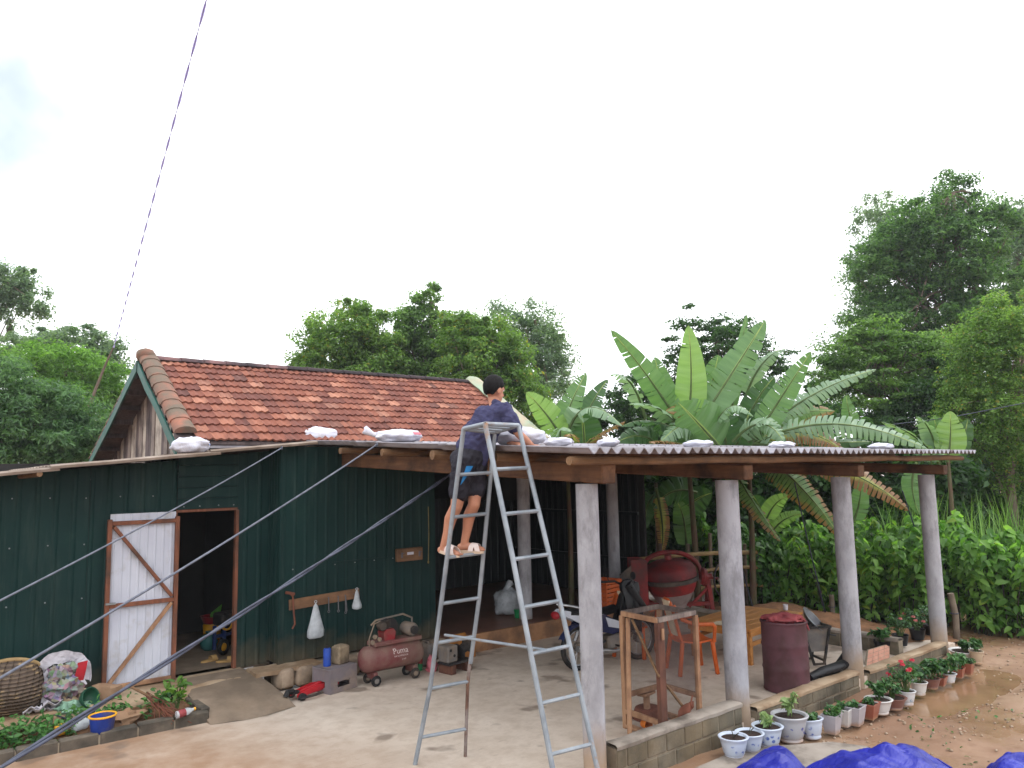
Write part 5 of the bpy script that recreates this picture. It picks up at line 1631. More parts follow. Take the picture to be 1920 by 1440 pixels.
# ------------------------------------------------------------------ things on and in front of the green wall
pm('tool_rust', srgb(124, 74, 56), srgb(94, 56, 44), 9, .8)
pm('tool_steel', srgb(110, 110, 114), srgb(82, 82, 86), 6, .5, 0, metal=.5)
def clear_plastic(name, col, alpha):
    t = NT(name)
    v = t.coords('Object')
    t.base(col, .3, 0, .5)
    t.bump(t.noise(v, 14, 6, .65), .8, .03)
    tr = t.add('ShaderNodeBsdfTransparent')
    mx = t.add('ShaderNodeMixShader')
    t.link(t.ramp(t.noise(v, 9, 5), [(.35, (alpha - .15,) * 3), (.65, (alpha + .15,) * 3)]), mx.inputs['Fac'])
    t.link(tr.outputs[0], mx.inputs[1]); t.link(t.bsdf.outputs[0], mx.inputs[2]); t.link(mx.outputs[0], t.out.inputs['Surface'])
    MATS[name] = t.m
clear_plastic('clear_film', srgb(206, 212, 218), .62)
WY = RW - .016
rack = thing('tool_rack', 'long wooden tool board with hooks on the green wall', 'tool rack', (-.28, WY, .85))
MB().beam((-.75, WY - .012, .915), (.19, WY - .012, .955), .024, .125, .004).build('board', 'board_wood', rack)
for x in (-.25, -.12, -.02, .10):
    MB().tube([(x, WY - .02, .955), (x, WY - .05, .95), (x, WY - .055, .96)], .004, 6).build('hook', 'tool_steel', rack)
for i, (x, l, lab) in enumerate(((-.25, .16, 'thin dark spanner hanging left on the tool board'), (-.12, .17, 'steel spanner with ring end hanging mid tool board'), (-.02, .20, 'dark pliers hanging right on the tool board'))):
    tl = thing('hand_tool', lab, 'tool', (x, WY - .05, .95 - l))
    b = MB().tube([(x, WY - .05, .955), (x + .004, WY - .05, .955 - l)], .007, 6)
    b.build('shank', 'tool_steel', tl)
    MB().torus((x + .004, WY - .05, .955 - l - .012), .013, .006, (0, 1, 0), 12, 6).build('ring', 'tool_steel', tl)
    if i == 2: MB().tube([(x, WY - .05, .955), (x + .022, WY - .05, .955 - l)], .007, 6).build('shank', 'tool_steel', tl)
rod = [gy(543, 1112, WY - .045), gy(549, 1118, WY - .045), gy(551, 1150, WY - .045), gy(553, 1170, WY - .045), gy(548, 1179, WY - .045)]
hr = thing('bent_rod', 'rusty bent iron rod hanging at the left end of the tool board', 'tool', rod[-1])
MB().tube(rod, .011, 7).build('shaft', 'tool_rust', hr)
MB().tube([rod[0] + Vector((-.05, 0, .01)), rod[0], rod[0] + Vector((.06, 0, -.02))], .018, 7).build('head', 'tool_rust', hr)
def film_bag(label, top, h, w, d, seed, mat='clear_film'):
    t = thing('plastic_bag', label, 'plastic bag', (top.x, top.y, top.z - h), 0)
    prof = [(.02, 0), (.30, -.10), (.62, -.45), (.98, -.80), (1.0, -.95), (.72, -1.0), (.0, -1.0)]
    b = MB().lathe([(max(r * w / 2, .001), z * h) for r, z in prof], top, 18, None, 1.0, d / w)
    b.v = [tuple(Vector(p) + Vector((1, .6, .3)) * .014 * mnoise.noise(Vector(p) * 18 + Vector((seed, 0, 0)))) for p in b.v]
    b.build('film', mat, t, smooth=80)
    MB().torus(top + Vector((0, 0, .012)), .016, .004, (0, 1, 0), 12, 6).build('knot', mat, t, smooth=80)
    return t
film_bag('clear plastic bag hanging from the middle of the tool board', gy(592, 1130, WY - .06), .42, .22, .12, 1)
film_bag('small clear plastic bag tied at the right end of the tool board', gy(669, 1106, WY - .06), .24, .13, .09, 2)
wb = thing('wall_box', 'brown wooden box with metal clips and a white label on the green wall', 'box', (.93, WY, 1.29))
MB().box((.93, WY - .035, 1.385), (.40, .06, .17), None, .008).build('case', 'board_wood', wb)
MB().box((.93, WY - .068, 1.40), (.10, .004, .035)).build('label_plate', 'bag_white', wb)
for x in (.80, 1.075):
    MB().box((x, WY - .068, 1.385), (.025, .006, .07)).build('clip', 'tool_steel', wb)
    MB().box((x + .018, WY - .068, 1.41), (.03, .006, .012)).build('clip', 'tool_steel', wb)
pm('cord_yellow', srgb(140, 124, 74), srgb(120, 104, 64), 9, .8)
c0 = gy(803, 950, WY - .02); c1 = gy(803, 1054, WY - .02)
yc = thing('hanging_cord', 'thin yellow cord hanging beside the wall box', 'cord', c1)
MB().tube([c0, c0.lerp(c1, .5) + Vector((.01, 0, 0)), c1], .005, 6).build('string', 'cord_yellow', yc)
MB().blob(c1, (.012, .012, .02), 8, 6, .1).build('knot', 'cord_yellow', yc)

# air compressor
pm('comp_red', srgb(110, 42, 50), srgb(92, 36, 44), 3, .6, .1, 20, dirt=srgb(122, 98, 88), dirt_amt=.85, dscale=2.4)
pm('red_paint', srgb(150, 40, 46), srgb(126, 34, 40), 4, .5, .1, 20, dirt=srgb(110, 84, 76), dirt_amt=.5)
pm('dusty_grey', srgb(118, 112, 108), srgb(90, 86, 84), 5, .8, .2, 20, dirt=srgb(136, 118, 100), dirt_amt=.6)
pm('black_rubber', srgb(30, 30, 32), srgb(22, 22, 24), 8, .65, .2, 30, dirt=srgb(80, 70, 62), dirt_amt=.35)
pm('black_iron', srgb(44, 42, 44), srgb(30, 30, 32), 8, .6, .2, 30, dirt=srgb(92, 80, 70), dirt_amt=.45)
CY = 3.62
ca, cb_ = gy(678, 1236, CY), gy(786, 1212, CY)
cc_ = (ca + cb_) / 2
cl = abs(cb_.x - ca.x)
comp = thing('air_compressor', 'dusty red air compressor on wheels against the green wall', 'compressor', (cc_.x, CY, 0), .0)
TR, TZ = .150, .30
RX = rotm('Y', 90)
hl = cl / 2 + .02
prof = [(0, -hl), (.07, -hl + .006), (.12, -hl + .03), (TR, -hl + .075), (TR, -.002), (TR + .003, 0), (TR, .002), (TR, hl - .075), (.12, hl - .03), (.07, hl - .006), (0, hl)]
MB().lathe(prof, (0, 0, TZ), 28, RX).build('tank', 'comp_red', comp, smooth=50, world=False)
MB().box((.05, 0, TZ + TR + .02), (cl * .82, .20, .05), None, .008).build('deck', 'comp_red', comp, world=False)
for sx in (-.62, .66):
    for sy in (-.10, .10):
        w = MB().torus((sx * hl, sy, .062), .044, .020, (0, 1, 0), 20, 8).build('wheel', 'black_rubber', comp, world=False)
        MB().lathe([(0, -.018), (.030, -.016), (.030, .016), (0, .018)], (sx * hl, sy, .062), 12, rotm('X', 90)).build('rim', 'dusty_grey', w, smooth=40, world=False)
    MB().box((sx * hl, 0, .115), (.05, .20, .09), None, .008).build('foot', 'comp_red', comp, world=False)
# pump head with fins, belt guard, motor, pipes, gauge
pump = MB().prism([(-.07, 0), (.07, 0), (.085, .09), (.05, .13), (-.05, .13), (-.085, .09)], -.07, .07, rotm('X', 90), (-.06, 0, TZ + TR + .045)).build('pump', 'red_paint', comp, world=False)
for k in range(6):
    MB().box((-.10, .0, TZ + TR + .18 + k * .016), (.12, .13, .007), rotm('Y', -18)).build('fin', 'black_iron', pump, world=False)
MB().lathe([(0, -.05), (.045, -.048), (.05, 0), (.045, .048), (0, .05)], (-.16, -.05, TZ + TR + .22), 14, rotm('X', 90)).build('air_filter', 'black_iron', comp, world=False)
MB().lathe([(0, -.13), (.055, -.125), (.078, -.09), (.080, .09), (.06, .12), (0, .125)], (.24, -.01, TZ + TR + .13), 20, rotm('X', 90)).build('motor', 'dusty_grey', comp, smooth=50, world=False)
MB().lathe([(0, -.02), (.05, -.018), (.05, .01), (0, .012)], (.24, -.145, TZ + TR + .13), 16, rotm('X', 90)).build('motor_cap', 'black_iron', comp, smooth=40, world=False)
MB().tube([(-.24, .06, TZ + TR + .22), (-.18, .06, TZ + TR + .27), (.20, .06, TZ + TR + .30), (.33, .06, TZ + TR + .24), (.33, .06, TZ + TR + .10)], .012, 8).build('belt_guard', 'dusty_grey', comp, world=False)
MB().lathe([(0, -.01), (.10, -.01), (.105, 0), (.10, .01), (0, .01)], (.02, .05, TZ + TR + .17), 20, rotm('X', 90)).build('flywheel', 'black_iron', comp, world=False)
MB().tube([(-.30, -.02, TZ + .06), (-.31, -.02, TZ + TR + .08), (-.24, -.02, TZ + TR + .25), (-.16, -.02, TZ + TR + .27)], .008, 7).build('pipe', 'dusty_grey', comp, world=False)
for k, (x, z) in enumerate(((-.26, .11), (-.20, .075), (-.29, .05))):
    MB().lathe([(0, -.014), (.024, -.013), (.026, .012), (0, .014)], (x, -.07, TZ + TR + z), 14, rotm('X', 90)).build('gauge' if k < 2 else 'valve', 'dusty_grey', comp, world=False)
pm('print_white', srgb(206, 190, 186), srgb(190, 172, 168), 20, .8)
for txt, size, dz, dx in (('Puma', .095, .040, .05), ('AIR COMPRESSOR', .024, .005, .05), ('2 HP', .028, -.04, .09)):
    cu = bpy.data.curves.new('lettering', 'FONT')
    cu.body, cu.size, cu.align_x = txt, size, 'CENTER'
    fo = bpy.data.objects.new('lettering_source', cu); COL.objects.link(fo)
    me = bpy.data.meshes.new_from_object(fo)
    bpy.data.objects.remove(fo)
    e0 = math.asin(dz / TR)
    for vtx in me.vertices:               # wrap the letters round the tank
        el = e0 + vtx.co.y / TR
        vtx.co = Vector((dx + vtx.co.x, -math.cos(el) * (TR + .002), TZ + math.sin(el) * (TR + .002)))
    link('lettering', me, 'print_white', comp, None, False)
# grey crate with a blue can and a dusty box on it
pm('crate_grey', srgb(120, 112, 116), srgb(104, 96, 100), 4, .7, .1, 12, dirt=srgb(140, 124, 112), dirt_amt=.5)
pm('hole_dark', srgb(26, 24, 26), srgb(18, 18, 20), 4, .9)
kp = gz(648, 1298, 0)
CW, CD, CH = .40, .30, .275
kc = Vector((kp.x - .03, kp.y + .21, 0)); KR = rad(14)
crate = thing('crate', 'grey plastic bottle crate on the floor left of the compressor', 'crate', kc, KR)
def panel(x0, x1, z0, z1, hx0, hx1, hz0, hz1, place, name):
    for (a, b_, c, d) in ((x0, x1, z0, hz0), (x0, x1, hz1, z1), (x0, hx0, hz0, hz1), (hx1, x1, hz0, hz1)):
        ctr, sz = place((a + b_) / 2, (c + d) / 2, b_ - a, d - c)
        MB().box(ctr, sz, None, .003).build(name, 'crate_grey', crate, world=False)
for s in (-1, 1):
    panel(-CW / 2, CW / 2, 0, CH, -.09, .09, .06, .12, lambda x, z, w, h: ((x, s * CD / 2, z), (w, .018, h)), 'long_side')
    panel(-CD / 2 + .012, CD / 2 - .012, 0, CH, -.06, .06, .06, .13, lambda x, z, w, h: ((s * CW / 2 - s * .009, x, z), (.018, w, h)), 'short_side')
MB().box((0, 0, .012), (CW - .03, CD - .03, .02)).build('base', 'crate_grey', crate, world=False)
MB().box((0, 0, CH - .012), (CW + .012, CD + .012, .024), None, .006).build('rim', 'crate_grey', crate, world=False)
pm('can_blue', srgb(40, 76, 168), srgb(34, 62, 142), 5, .45, dirt=srgb(70, 70, 90), dirt_amt=.3)
pm('old_box', srgb(146, 130, 108), srgb(112, 98, 80), 6, .9, .3, 20, dirt=srgb(84, 72, 60), dirt_amt=.5)
bp = kc + Matrix.Rotation(KR, 3, 'Z') @ Vector((-.10, .02, CH))
can = thing('spray_can', 'tall blue can standing on the grey crate', 'can', bp)
MB().lathe([(0, 0), (.042, .002), (.044, .01), (.044, .185), (.038, .20), (.02, .205)], bp, 18).build('body', 'can_blue', can, smooth=50)
MB().lathe([(.02, .2), (.022, .225), (.016, .23), (0, .23)], bp, 12).build('cap', 'black_iron', can, smooth=50)
bp = kc + Matrix.Rotation(KR, 3, 'Z') @ Vector((.08, .0, CH))
ob = thing('dusty_box', 'dusty tan tin box standing on the grey crate', 'box', bp, KR + .1)
MB().box((0, 0, .10), (.17, .14, .20), None, .012).build('body', 'old_box', ob, world=False)
MB().box((0, 0, .205), (.12, .10, .012), None, .004).build('lid', 'old_box', ob, world=False)
# red trolley jack lying in front of the plinth
jp = gz(585, 1300, 0)
jk = thing('trolley_jack', 'red and black trolley jack lying on the floor left of the grey crate', 'jack', jp + Vector((.0, -.05, 0)), rad(12))
jk.matrix_basis = jk.matrix_basis @ Matrix.Diagonal((1.35, 1.2, 1.15, 1))
pm('jack_red', srgb(190, 36, 44), srgb(160, 30, 40), 6, .45, dirt=srgb(70, 40, 40), dirt_amt=.35)
for s in (-1, 1):
    MB().prism([(-.20, .03), (.22, .05), (.22, .085), (.0, .10), (-.20, .06)], s * .055 - .006, s * .055 + .006, rotm('X', 90)).build('side_plate', 'jack_red', jk, world=False)
    for x, r in ((-.17, .034), (.19, .026)):
        MB().lathe([(0, -.016), (r, -.014), (r, .014), (0, .016)], (x, s * .085, r), 16, rotm('X', 90)).build('wheel', 'black_iron', jk, smooth=40, world=False)
MB().beam((-.16, 0, .05), (.20, 0, .125), .05, .03, .006).build('lift_arm', 'jack_red', jk, world=False)
MB().lathe([(0, 0), (.045, .002), (.05, .02), (.02, .022), (0, .022)], (-.20, 0, .06), 14).build('saddle', 'black_iron', jk, world=False)
MB().tube([(-.22, -.02, .09), (-.28, -.03, .10), (-.30, -.03, .06)], .022, 8).build('handle_socket', 'black_iron', jk, world=False)
MB().tube([(.02, -.10, .03), (-.08, -.13, .035), (-.22, -.10, .03)], .012, 7).build('handle', 'black_iron', jk, world=False)
# jerry can, green bottle, red rag, electric hoist on its wooden block, orange carton
p = gz(805, 1252, 0); p = Vector((p.x, 3.86, 0))
jc = thing('jerry_can', 'dark grey jerry can standing between the compressor and the hoist', 'can', p, .1)
MB().box((0, 0, .15), (.13, .20, .29), None, .03).build('body', 'dusty_grey', jc, world=False)
MB().tube([(-.03, -.05, .29), (-.03, -.05, .33), (-.03, .06, .33), (-.03, .06, .29)], .012, 7).build('handle', 'dusty_grey', jc, world=False)
MB().lathe([(.025, .28), (.025, .32), (0, .325)], (.03, .06, 0), 10).build('cap', 'black_iron', jc, world=False)
pm('bottle_green', srgb(40, 140, 84), srgb(34, 116, 70), 5, .3)
p = gz(788, 1257, 0)
gbm = thing('bottle', 'small green and red bottle on the floor right of the compressor', 'bottle', p)
MB().lathe([(0, 0), (.028, .002), (.030, .01), (.030, .085)], p, 14).build('base', 'bottle_green', gbm, smooth=50)
MB().lathe([(.0305, .085), (.0305, .15), (.026, .165), (.012, .185), (.012, .205)], p, 14).build('shoulder', 'red_paint', gbm, smooth=50)
MB().lathe([(.013, .205), (.013, .225), (0, .226)], p, 10).build('cap', 'bag_white', gbm, smooth=50)
p = gz(864, 1262, 0)
hst = thing('electric_hoist', 'grey electric motor hoist on a wooden block beside the veranda step', 'motor', Vector((p.x, p.y + .12, 0)), rad(8))
for x in (-.13, .13): MB().box((x, 0, .055), (.09, .24, .11), None, .008).build('block', 'frame_wood_dark', hst, world=False)
MB().box((0, 0, .125), (.40, .22, .03), None, .004).build('base_plate', 'black_iron', hst, world=False)
MB().box((-.12, 0, .24), (.17, .19, .20), None, .015).build('gearbox', 'dusty_grey', hst, world=False)
for q in ((-.16, .29), (-.10, .22)): MB().lathe([(.018, -.004), (.018, .004), (0, .004)], (q[0], -.098, q[1]), 10, rotm('X', 90)).build('bolt', 'black_iron', hst, world=False)
MB().lathe([(0, -.03), (.105, -.028), (.105, -.018), (.06, -.015), (.06, .13), (.095, .135), (.095, .15), (0, .15)], (.06, -.03, .245), 22, rotm('Y', 70)).build('rope_drum', 'black_iron', hst, smooth=40, world=False)
p = Vector((1.62, 3.96, 0)); 
bx = thing('carton', 'worn orange carton tucked behind the electric hoist', 'box', (p.x - .1, p.y, 0), .15)
pm('carton_orange', srgb(178, 120, 60), srgb(150, 98, 52), 5, .85, .2)
MB().box((0, 0, .13), (.32, .18, .26), None, .006).build('carton_body', 'carton_orange', bx, world=False)
for s in (-1, 1): MB().box((0, s * .09, .275), (.30, .06, .006), rotm('X', 40 * s)).build('flap', 'carton_orange', bx, world=False)
p = gz(818, 1262, 0)
rg = thing('red_rag', 'crumpled red and white rag on the floor behind the ladder leg', 'rag', p)
MB().blob(p + Vector((0, .1, .08)), (.07, .06, .11), 14, 10, .5, 3, 8).build('cloth', 'bag_print_red', rg, smooth=60)
# plastic sack and green tub on the veranda floor
p = gz(952, 1152, .245)
ps = thing('plastic_sack', 'pale translucent plastic sack slumped on the veranda floor', 'sack', p)
b = MB().blob(p + Vector((0, 0, .19)), (.21, .20, .22), 22, 14, .35, 2.4, 3, flat=-.17)
b.build('film', 'clear_film', ps, smooth=70)
MB().tube([p + Vector((-.02, 0, .36)), p + Vector((.0, 0, .42)), p + Vector((.07, 0, .49))], [.07, .035, .06], 9).build('neck', 'clear_film', ps, smooth=70)
p = gz(972, 1158, .245)
gt = thing('green_tub', 'small green plastic tub on the veranda floor by the inner column', 'tub', p)
MB().lathe([(0, 0), (.055, 0), (.065, .12), (.07, .122), (.062, .12), (.05, .01), (0, .01)], p, 16).build('body', 'bottle_green', gt, smooth=40)
MB().lathe([(.065, .11), (.074, .112), (.074, .124), (.066, .126)], p, 16).build('rim', 'bottle_green', gt, smooth=40)
# ------------------------------------------------------------------ motorbike parked under the porch
pm('bike_blue', srgb(34, 42, 78), srgb(28, 34, 64), 4, .3, 0, dirt=srgb(90, 82, 80), dirt_amt=.3)
pm('bike_white', srgb(196, 200, 210), srgb(176, 180, 190), 4, .35)
pm('chrome', srgb(176, 176, 178), srgb(140, 140, 142), 8, .3, 0, metal=.8, spec=.5)
pm('bike_black', srgb(30, 30, 34), srgb(20, 20, 24), 5, .45)
pm('crate_orange', srgb(190, 92, 44), srgb(170, 78, 38), 4, .5)
pm('tail_red', srgb(150, 24, 34), srgb(130, 20, 30), 4, .3)
rw, fw = gz(1087, 1257, 0), gz(1199, 1236, 0)
bd = Vector((fw.x - rw.x, fw.y - rw.y, 0)); WB = bd.length
WBS = 1.16
bike = thing('motorbike', 'dark blue underbone motorbike parked behind the near columns', 'motorbike', ((rw + fw) / 2), math.atan2(bd.y, bd.x))
def bp_(name, b, mat, par=None, smooth=40): return b.build(name, mat, par or bike, smooth=smooth, world=False)
h = WB / 2
for x in (-h, h):
    w = bp_('wheel', MB().torus((x, 0, .275), .245, .032, (0, 1, 0), 36, 10), 'black_rubber')
    bp_('rim', MB().torus((x, 0, .275), .212, .012, (0, 1, 0), 32, 8), 'chrome', w)
    b = MB()
    for k in range(18):
        a = 2 * math.pi * k / 18
        b.tube([(x + .03 * math.cos(a), .015 * (-1) ** k, .275 + .03 * math.sin(a)), (x + .212 * math.cos(a + .25), 0, .275 + .212 * math.sin(a + .25))], .0025, 4, cap=False)
    bp_('spokes', b, 'chrome', w)
    bp_('hub', MB().lathe([(0, -.05), (.06, -.045), (.065, 0), (.06, .045), (0, .05)], (x, 0, .275), 16, rotm('X', 90)), 'dusty_grey', w)
    a0, a1 = (.15, 2.5) if x > 0 else (.5, 2.7)
    b = MB().grid(lambda s, t: (x + .300 * math.cos(a0 + (a1 - a0) * s), (t - .5) * .11, .275 + (.300 - .03 * (2 * t - 1) ** 2) * math.sin(a0 + (a1 - a0) * s)), 16, 5, .004)
    bp_('mudguard', b, 'bike_blue', w, 70)
for s in (-1, 1):
    bp_('fork', MB().tube([(h, s * .075, .275), (h - .13, s * .075, .72), (h - .19, s * .06, .92)], .018, 8), 'chrome')
    bp_('swing_arm', MB().tube([(-h, s * .08, .275), (-.12, s * .07, .32)], .018, 8), 'bike_black')
    bp_('shock', MB().tube([(-h + .02, s * .11, .33), (-h + .16, s * .11, .62)], .026, 10), 'chrome')
bp_('frame', MB().tube([(h - .2, 0, .88), (h - .34, 0, .5), (.05, 0, .42), (-.25, 0, .60), (-h + .02, 0, .68)], .035, 10), 'bike_black')
bp_('leg_shield', MB().grid(lambda s, t: (h - .17 - .22 * t + .02 * math.cos(s * 6), (s - .5) * (.34 - .06 * t) , .88 - .50 * t), 8, 8, .012), 'bike_black', None, 60)
for s in (-1, 1):
    bp_('side_cover', MB().prism([(-.50, .60), (-.16, .66), (.12, .52), (.16, .44), (-.02, .40), (-.30, .47), (-.52, .54)], s * .10 - .012, s * .10 + .012, rotm('X', 90)), 'bike_blue')
    bp_('white_panel', MB().prism([(-.14, .62), (.10, .54), (.24, .46), (.20, .43), (-.10, .50)], s * .118 - .004, s * .118 + .004, rotm('X', 90)), 'bike_white')
    bp_('tail_panel', MB().prism([(-.30, .66), (-.74, .76), (-.80, .72), (-.52, .58)], s * .09 - .012, s * .09 + .012, rotm('X', 90)), 'bike_white')
bp_('seat', MB().grid(lambda s, t: (-.66 + .74 * s, (t - .5) * (.24 - .05 * s), .735 - .06 * math.sin(s * 2.6) + .04 * math.sin(math.pi * t)), 12, 8, .06), 'bike_black', None, 60)
bp_('grab_rail', MB().tube([(-.40, .13, .74), (-.72, .12, .82), (-.80, 0, .83), (-.72, -.12, .82), (-.40, -.13, .74)], .012, 8), 'chrome')
bp_('tail_light', MB().blob((-.83, 0, .70), (.04, .08, .05), 12, 8, 0), 'tail_red')
bp_('engine', MB().box((.06, 0, .30), (.30, .20, .17), rotm('Y', -8), .03), 'dusty_grey')
eng = bp_('cylinder', MB().lathe([(.06, 0), (.06, .15), (.05, .17)], (.18, 0, .33), 14, rotm('Y', 75)), 'dusty_grey')
for k in range(6): bp_('fin', MB().lathe([(.075, -.003), (.075, .003), (0, .003)], (.20 + .022 * k, 0, .335 + .006 * k), 14, rotm('Y', 75)), 'dusty_grey', eng)
bp_('exhaust', MB().tube([(.26, -.09, .30), (.20, -.13, .20), (-.05, -.14, .20), (-.25, -.14, .23), (-.62, -.15, .30)], [.016, .018, .022, .038, .036], 12), 'chrome')
bp_('foot_rest', MB().tube([(.02, -.24, .26), (.02, .24, .26)], .011, 8), 'black_rubber')
bp_('stand', MB().tube([(-.02, .10, .26), (-.10, .22, .01)], .010, 8), 'bike_black')
bp_('handlebar', MB().tube([(h - .36, -.32, .98), (h - .24, -.16, 1.0), (h - .20, 0, .95), (h - .24, .16, 1.0), (h - .36, .32, .98)], .016, 8), 'bike_black')
bp_('head_lamp_shell', MB().blob((h - .14, 0, .93), (.12, .13, .11), 16, 10, .05), 'bike_black')
bp_('headlight', MB().lathe([(0, 0), (.065, .004), (.07, .02), (.0, .022)], (h - .045, 0, .93), 16, rotm('Y', 90)), 'chrome')
for s in (-1, 1):
    bp_('mirror', MB().lathe([(0, 0), (.05, .004), (.05, .012), (0, .014)], (h - .30, s * .28, 1.12), 14, rotm('Y', 90)), 'bike_black')
    bp_('mirror_stem', MB().tube([(h - .28, s * .22, .98), (h - .30, s * .27, 1.10)], .006, 6), 'bike_black')
# black rain coat thrown over the handlebar
coat_b = MB()
def coatf(s, t):
    a = (s - .5) * 2
    x = h - .30 + .13 * a + .05 * t + .03 * mnoise.noise(Vector((s * 4, t * 3, 1)))
    y = -.19 - .06 * math.sin(t * 3) + .03 * mnoise.noise(Vector((s * 6, t * 4, 5)))
    return Matrix.Identity(3) @ Vector((x, y, 1.06 - .62 * t - .05 * a * a))
B4 = Matrix.Translation((rw + fw) / 2) @ Matrix.Rotation(math.atan2(bd.y, bd.x), 4, 'Z')
coat = thing('rain_coat', 'black rain coat draped over the handlebar of the motorbike', 'coat', B4 @ Vector((h - .3, -.2, .44)))
MB().grid(lambda s, t: B4 @ coatf(s, t), 12, 16, .03).build('fabric', 'bike_black', coat, smooth=80)
MB().tube([B4 @ Vector((h - .36, -.24, 1.02)), B4 @ Vector((h - .22, -.27, .82)), B4 @ Vector((h - .10, -.25, .70))], [.06, .05, .04], 10).build('sleeve', 'bike_black', coat, smooth=80)
# orange slatted basket standing behind the bike
oc = gz(1138, 1196, 0) + Vector((.35, .35, 0))
ocr = thing('orange_crate', 'orange slatted plastic crates stacked behind the motorbike', 'crate', oc, rad(10))
for k in range(8):
    MB().box((0, -.17, .32 + k * .062), (.42, .012, .050), None, .003).build('slat', 'crate_orange', ocr, world=False)
    MB().box((0, .17, .32 + k * .062), (.42, .012, .050), None, .003).build('slat', 'crate_orange', ocr, world=False)
    for s in (-1, 1): MB().box((s * .21, 0, .32 + k * .062), (.012, .352, .050), None, .003).build('slat', 'crate_orange', ocr, world=False)
for sx in (-1, 1):
    for sy in (-1, 1): MB().box((sx * .197, sy * .157, .38), (.02, .02, .76)).build('corner_post', 'crate_orange', ocr, world=False)

# ------------------------------------------------------------------ wooden cage with netting
zt = 1.05
pl, pn, pr, pk = (gz(x, y, zt) for x, y in ((1166, 1154), (1233, 1168), (1303, 1153), (1236, 1141)))
for _p in (pl, pn, pr, pk): _p.z = 0
cage = thing('cage_frame', 'tall wooden frame cage with torn netting inside the low wall', 'cage', (pl + pr) / 2)
def post(p, m, w=.045, z1=None, foot=None): MB().beam((p.x, p.y, z1 or zt) , tuple(foot if foot is not None else (p.x, p.y, 0)), w, w, .004).build('post', m, cage)
post(pl, 'frame_wood'); post(pr, 'frame_wood'); post(pn, 'frame_wood_dark', .05); post(pn + Vector((.058, .012, 0)), 'frame_wood_dark', .045); post(pk, 'frame_wood')
post(pl + Vector((.03, -.05, 0)), 'frame_wood', .042, zt - .02, gz(1181, 1384, .003))
def rail(a, b_, z, m='frame_wood', w=.04, h_=.045): MB().beam((a.x, a.y, z), (b_.x, b_.y, z), w, h_, .004).build('rail', m, cage)
rail(pl, pn, zt + .02); rail(pn, pr, zt + .024, 'grey_plank'); rail(pr, pk, zt + .018, 'grey_plank'); rail(pk, pl, zt + .022, 'grey_plank')
rail(pl, pn, .16); rail(pn, pr, .16, w=.02, h_=.02); rail(pl, pn, .03, w=.06, h_=.03); rail(pn, pr, .03); rail(pk, pl, .30, 'frame_wood'); rail(pk, pr, .30, 'frame_wood'); rail(pk, pr, .03)
MB().beam(pl.lerp(pn, .25) + Vector((0, -.02, zt - .02)), pn + Vector((-.03, -.02, zt * .55)), .02, .022, .003).build('brace', 'log_wood', cage)
MB().beam(pn + Vector((.09, -.0, zt * .46)), pr + Vector((-.06, 0, .05)), .02, .022, .003).build('brace', 'log_wood', cage)
MB().box(tuple(pn + Vector((.02, -.04, zt - .10))), (.03, .012, .10)).build('hinge', 'frame_wood', cage)
def netmat():
    t = NT('dark_net')
    t.base(srgb(74, 62, 62), .9, 0, .1)
    tr = t.add('ShaderNodeBsdfTransparent'); mx = t.add('ShaderNodeMixShader')
    t.link(t.ramp(t.noise(t.coords('World'), 3, 4), [(.3, (.22,) * 3), (.7, (.40,) * 3)]), mx.inputs['Fac'])
    t.link(tr.outputs[0], mx.inputs[1]); t.link(t.bsdf.outputs[0], mx.inputs[2]); t.link(mx.outputs[0], t.out.inputs['Surface'])
    MATS['dark_net'] = t.m
netmat()
for a, b_, z0, z1 in ((pl, pn, .05, zt), (pn, pr, .05, zt), (pr, pk, .30, zt)):
    def nf(s, t, a=a, b_=b_, z0=z0, z1=z1):
        p = a.lerp(b_, s); d = Vector((-(b_ - a).y, (b_ - a).x, 0)).normalized()
        p = p + d * (.014 + .012 * math.sin(s * 5) * math.sin(t * 3.1)); return (p.x, p.y, z0 + (z1 - z0) * t)
    MB().grid(nf, 8, 8).build('netting', 'dark_net', cage, smooth=80)
MB().grid(lambda s, t: tuple(pl.lerp(pn, s) + (pk - pl) * t + Vector((0, 0, zt + .05 - .03 * math.sin(s * 3.1) * math.sin(t * 3.1)))), 8, 8).build('netting', 'dark_net', cage, smooth=80)
pd = gz(1278, 1328, .30); pd = pn.lerp(pr, .55) + Vector((0, -.03, .21))
dl = thing('dead_leaf', 'curled dead brown leaf caught on the cage netting', 'leaf', pd)
MB().grid(lambda s, t: pd + Vector(((s - .5) * .24, -.02 + .03 * math.sin(s * 9), (t - .5) * .13 * math.sin(math.pi * max(.05, s)) + .09 * (s - .5) + .03 * math.sin(t * 6 + s * 5))), 12, 8, .006).build('blade', 'tool_rust', dl, smooth=70)
MB().tube([pd + Vector((.05, -.02, .04)), pd + Vector((.08, -.03, .14))], .008, 6).build('stalk', 'tool_rust', dl)
MB().tube([pd + Vector((-.02, -.03, -.03)), pd + Vector((.0, -.04, -.13))], .007, 6).build('shred', 'tool_rust', dl)
pm('bowl_orange', srgb(214, 120, 44), srgb(190, 98, 36), 5, .5)
po = pl.lerp(pn, .72) + Vector((.05, .10, .045))
ow = thing('orange_pot', 'small orange plastic pot lying on its side in the cage', 'pot', po)
MB().lathe([(0, 0), (.035, .002), (.055, .07), (.058, .074), (.05, .07), (.03, .012), (0, .012)], po + Vector((0, .05, .04)), 18, rotm('X', 80)).build('bowl', 'bowl_orange', ow, smooth=50)
MB().torus(po + Vector((0, -.022, .053)), .055, .006, (0, 1, .15), 18, 6).build('rim', 'bowl_orange', ow, smooth=60)
pbw = pl.lerp(pk, .5) + Vector((.12, .06, 0))
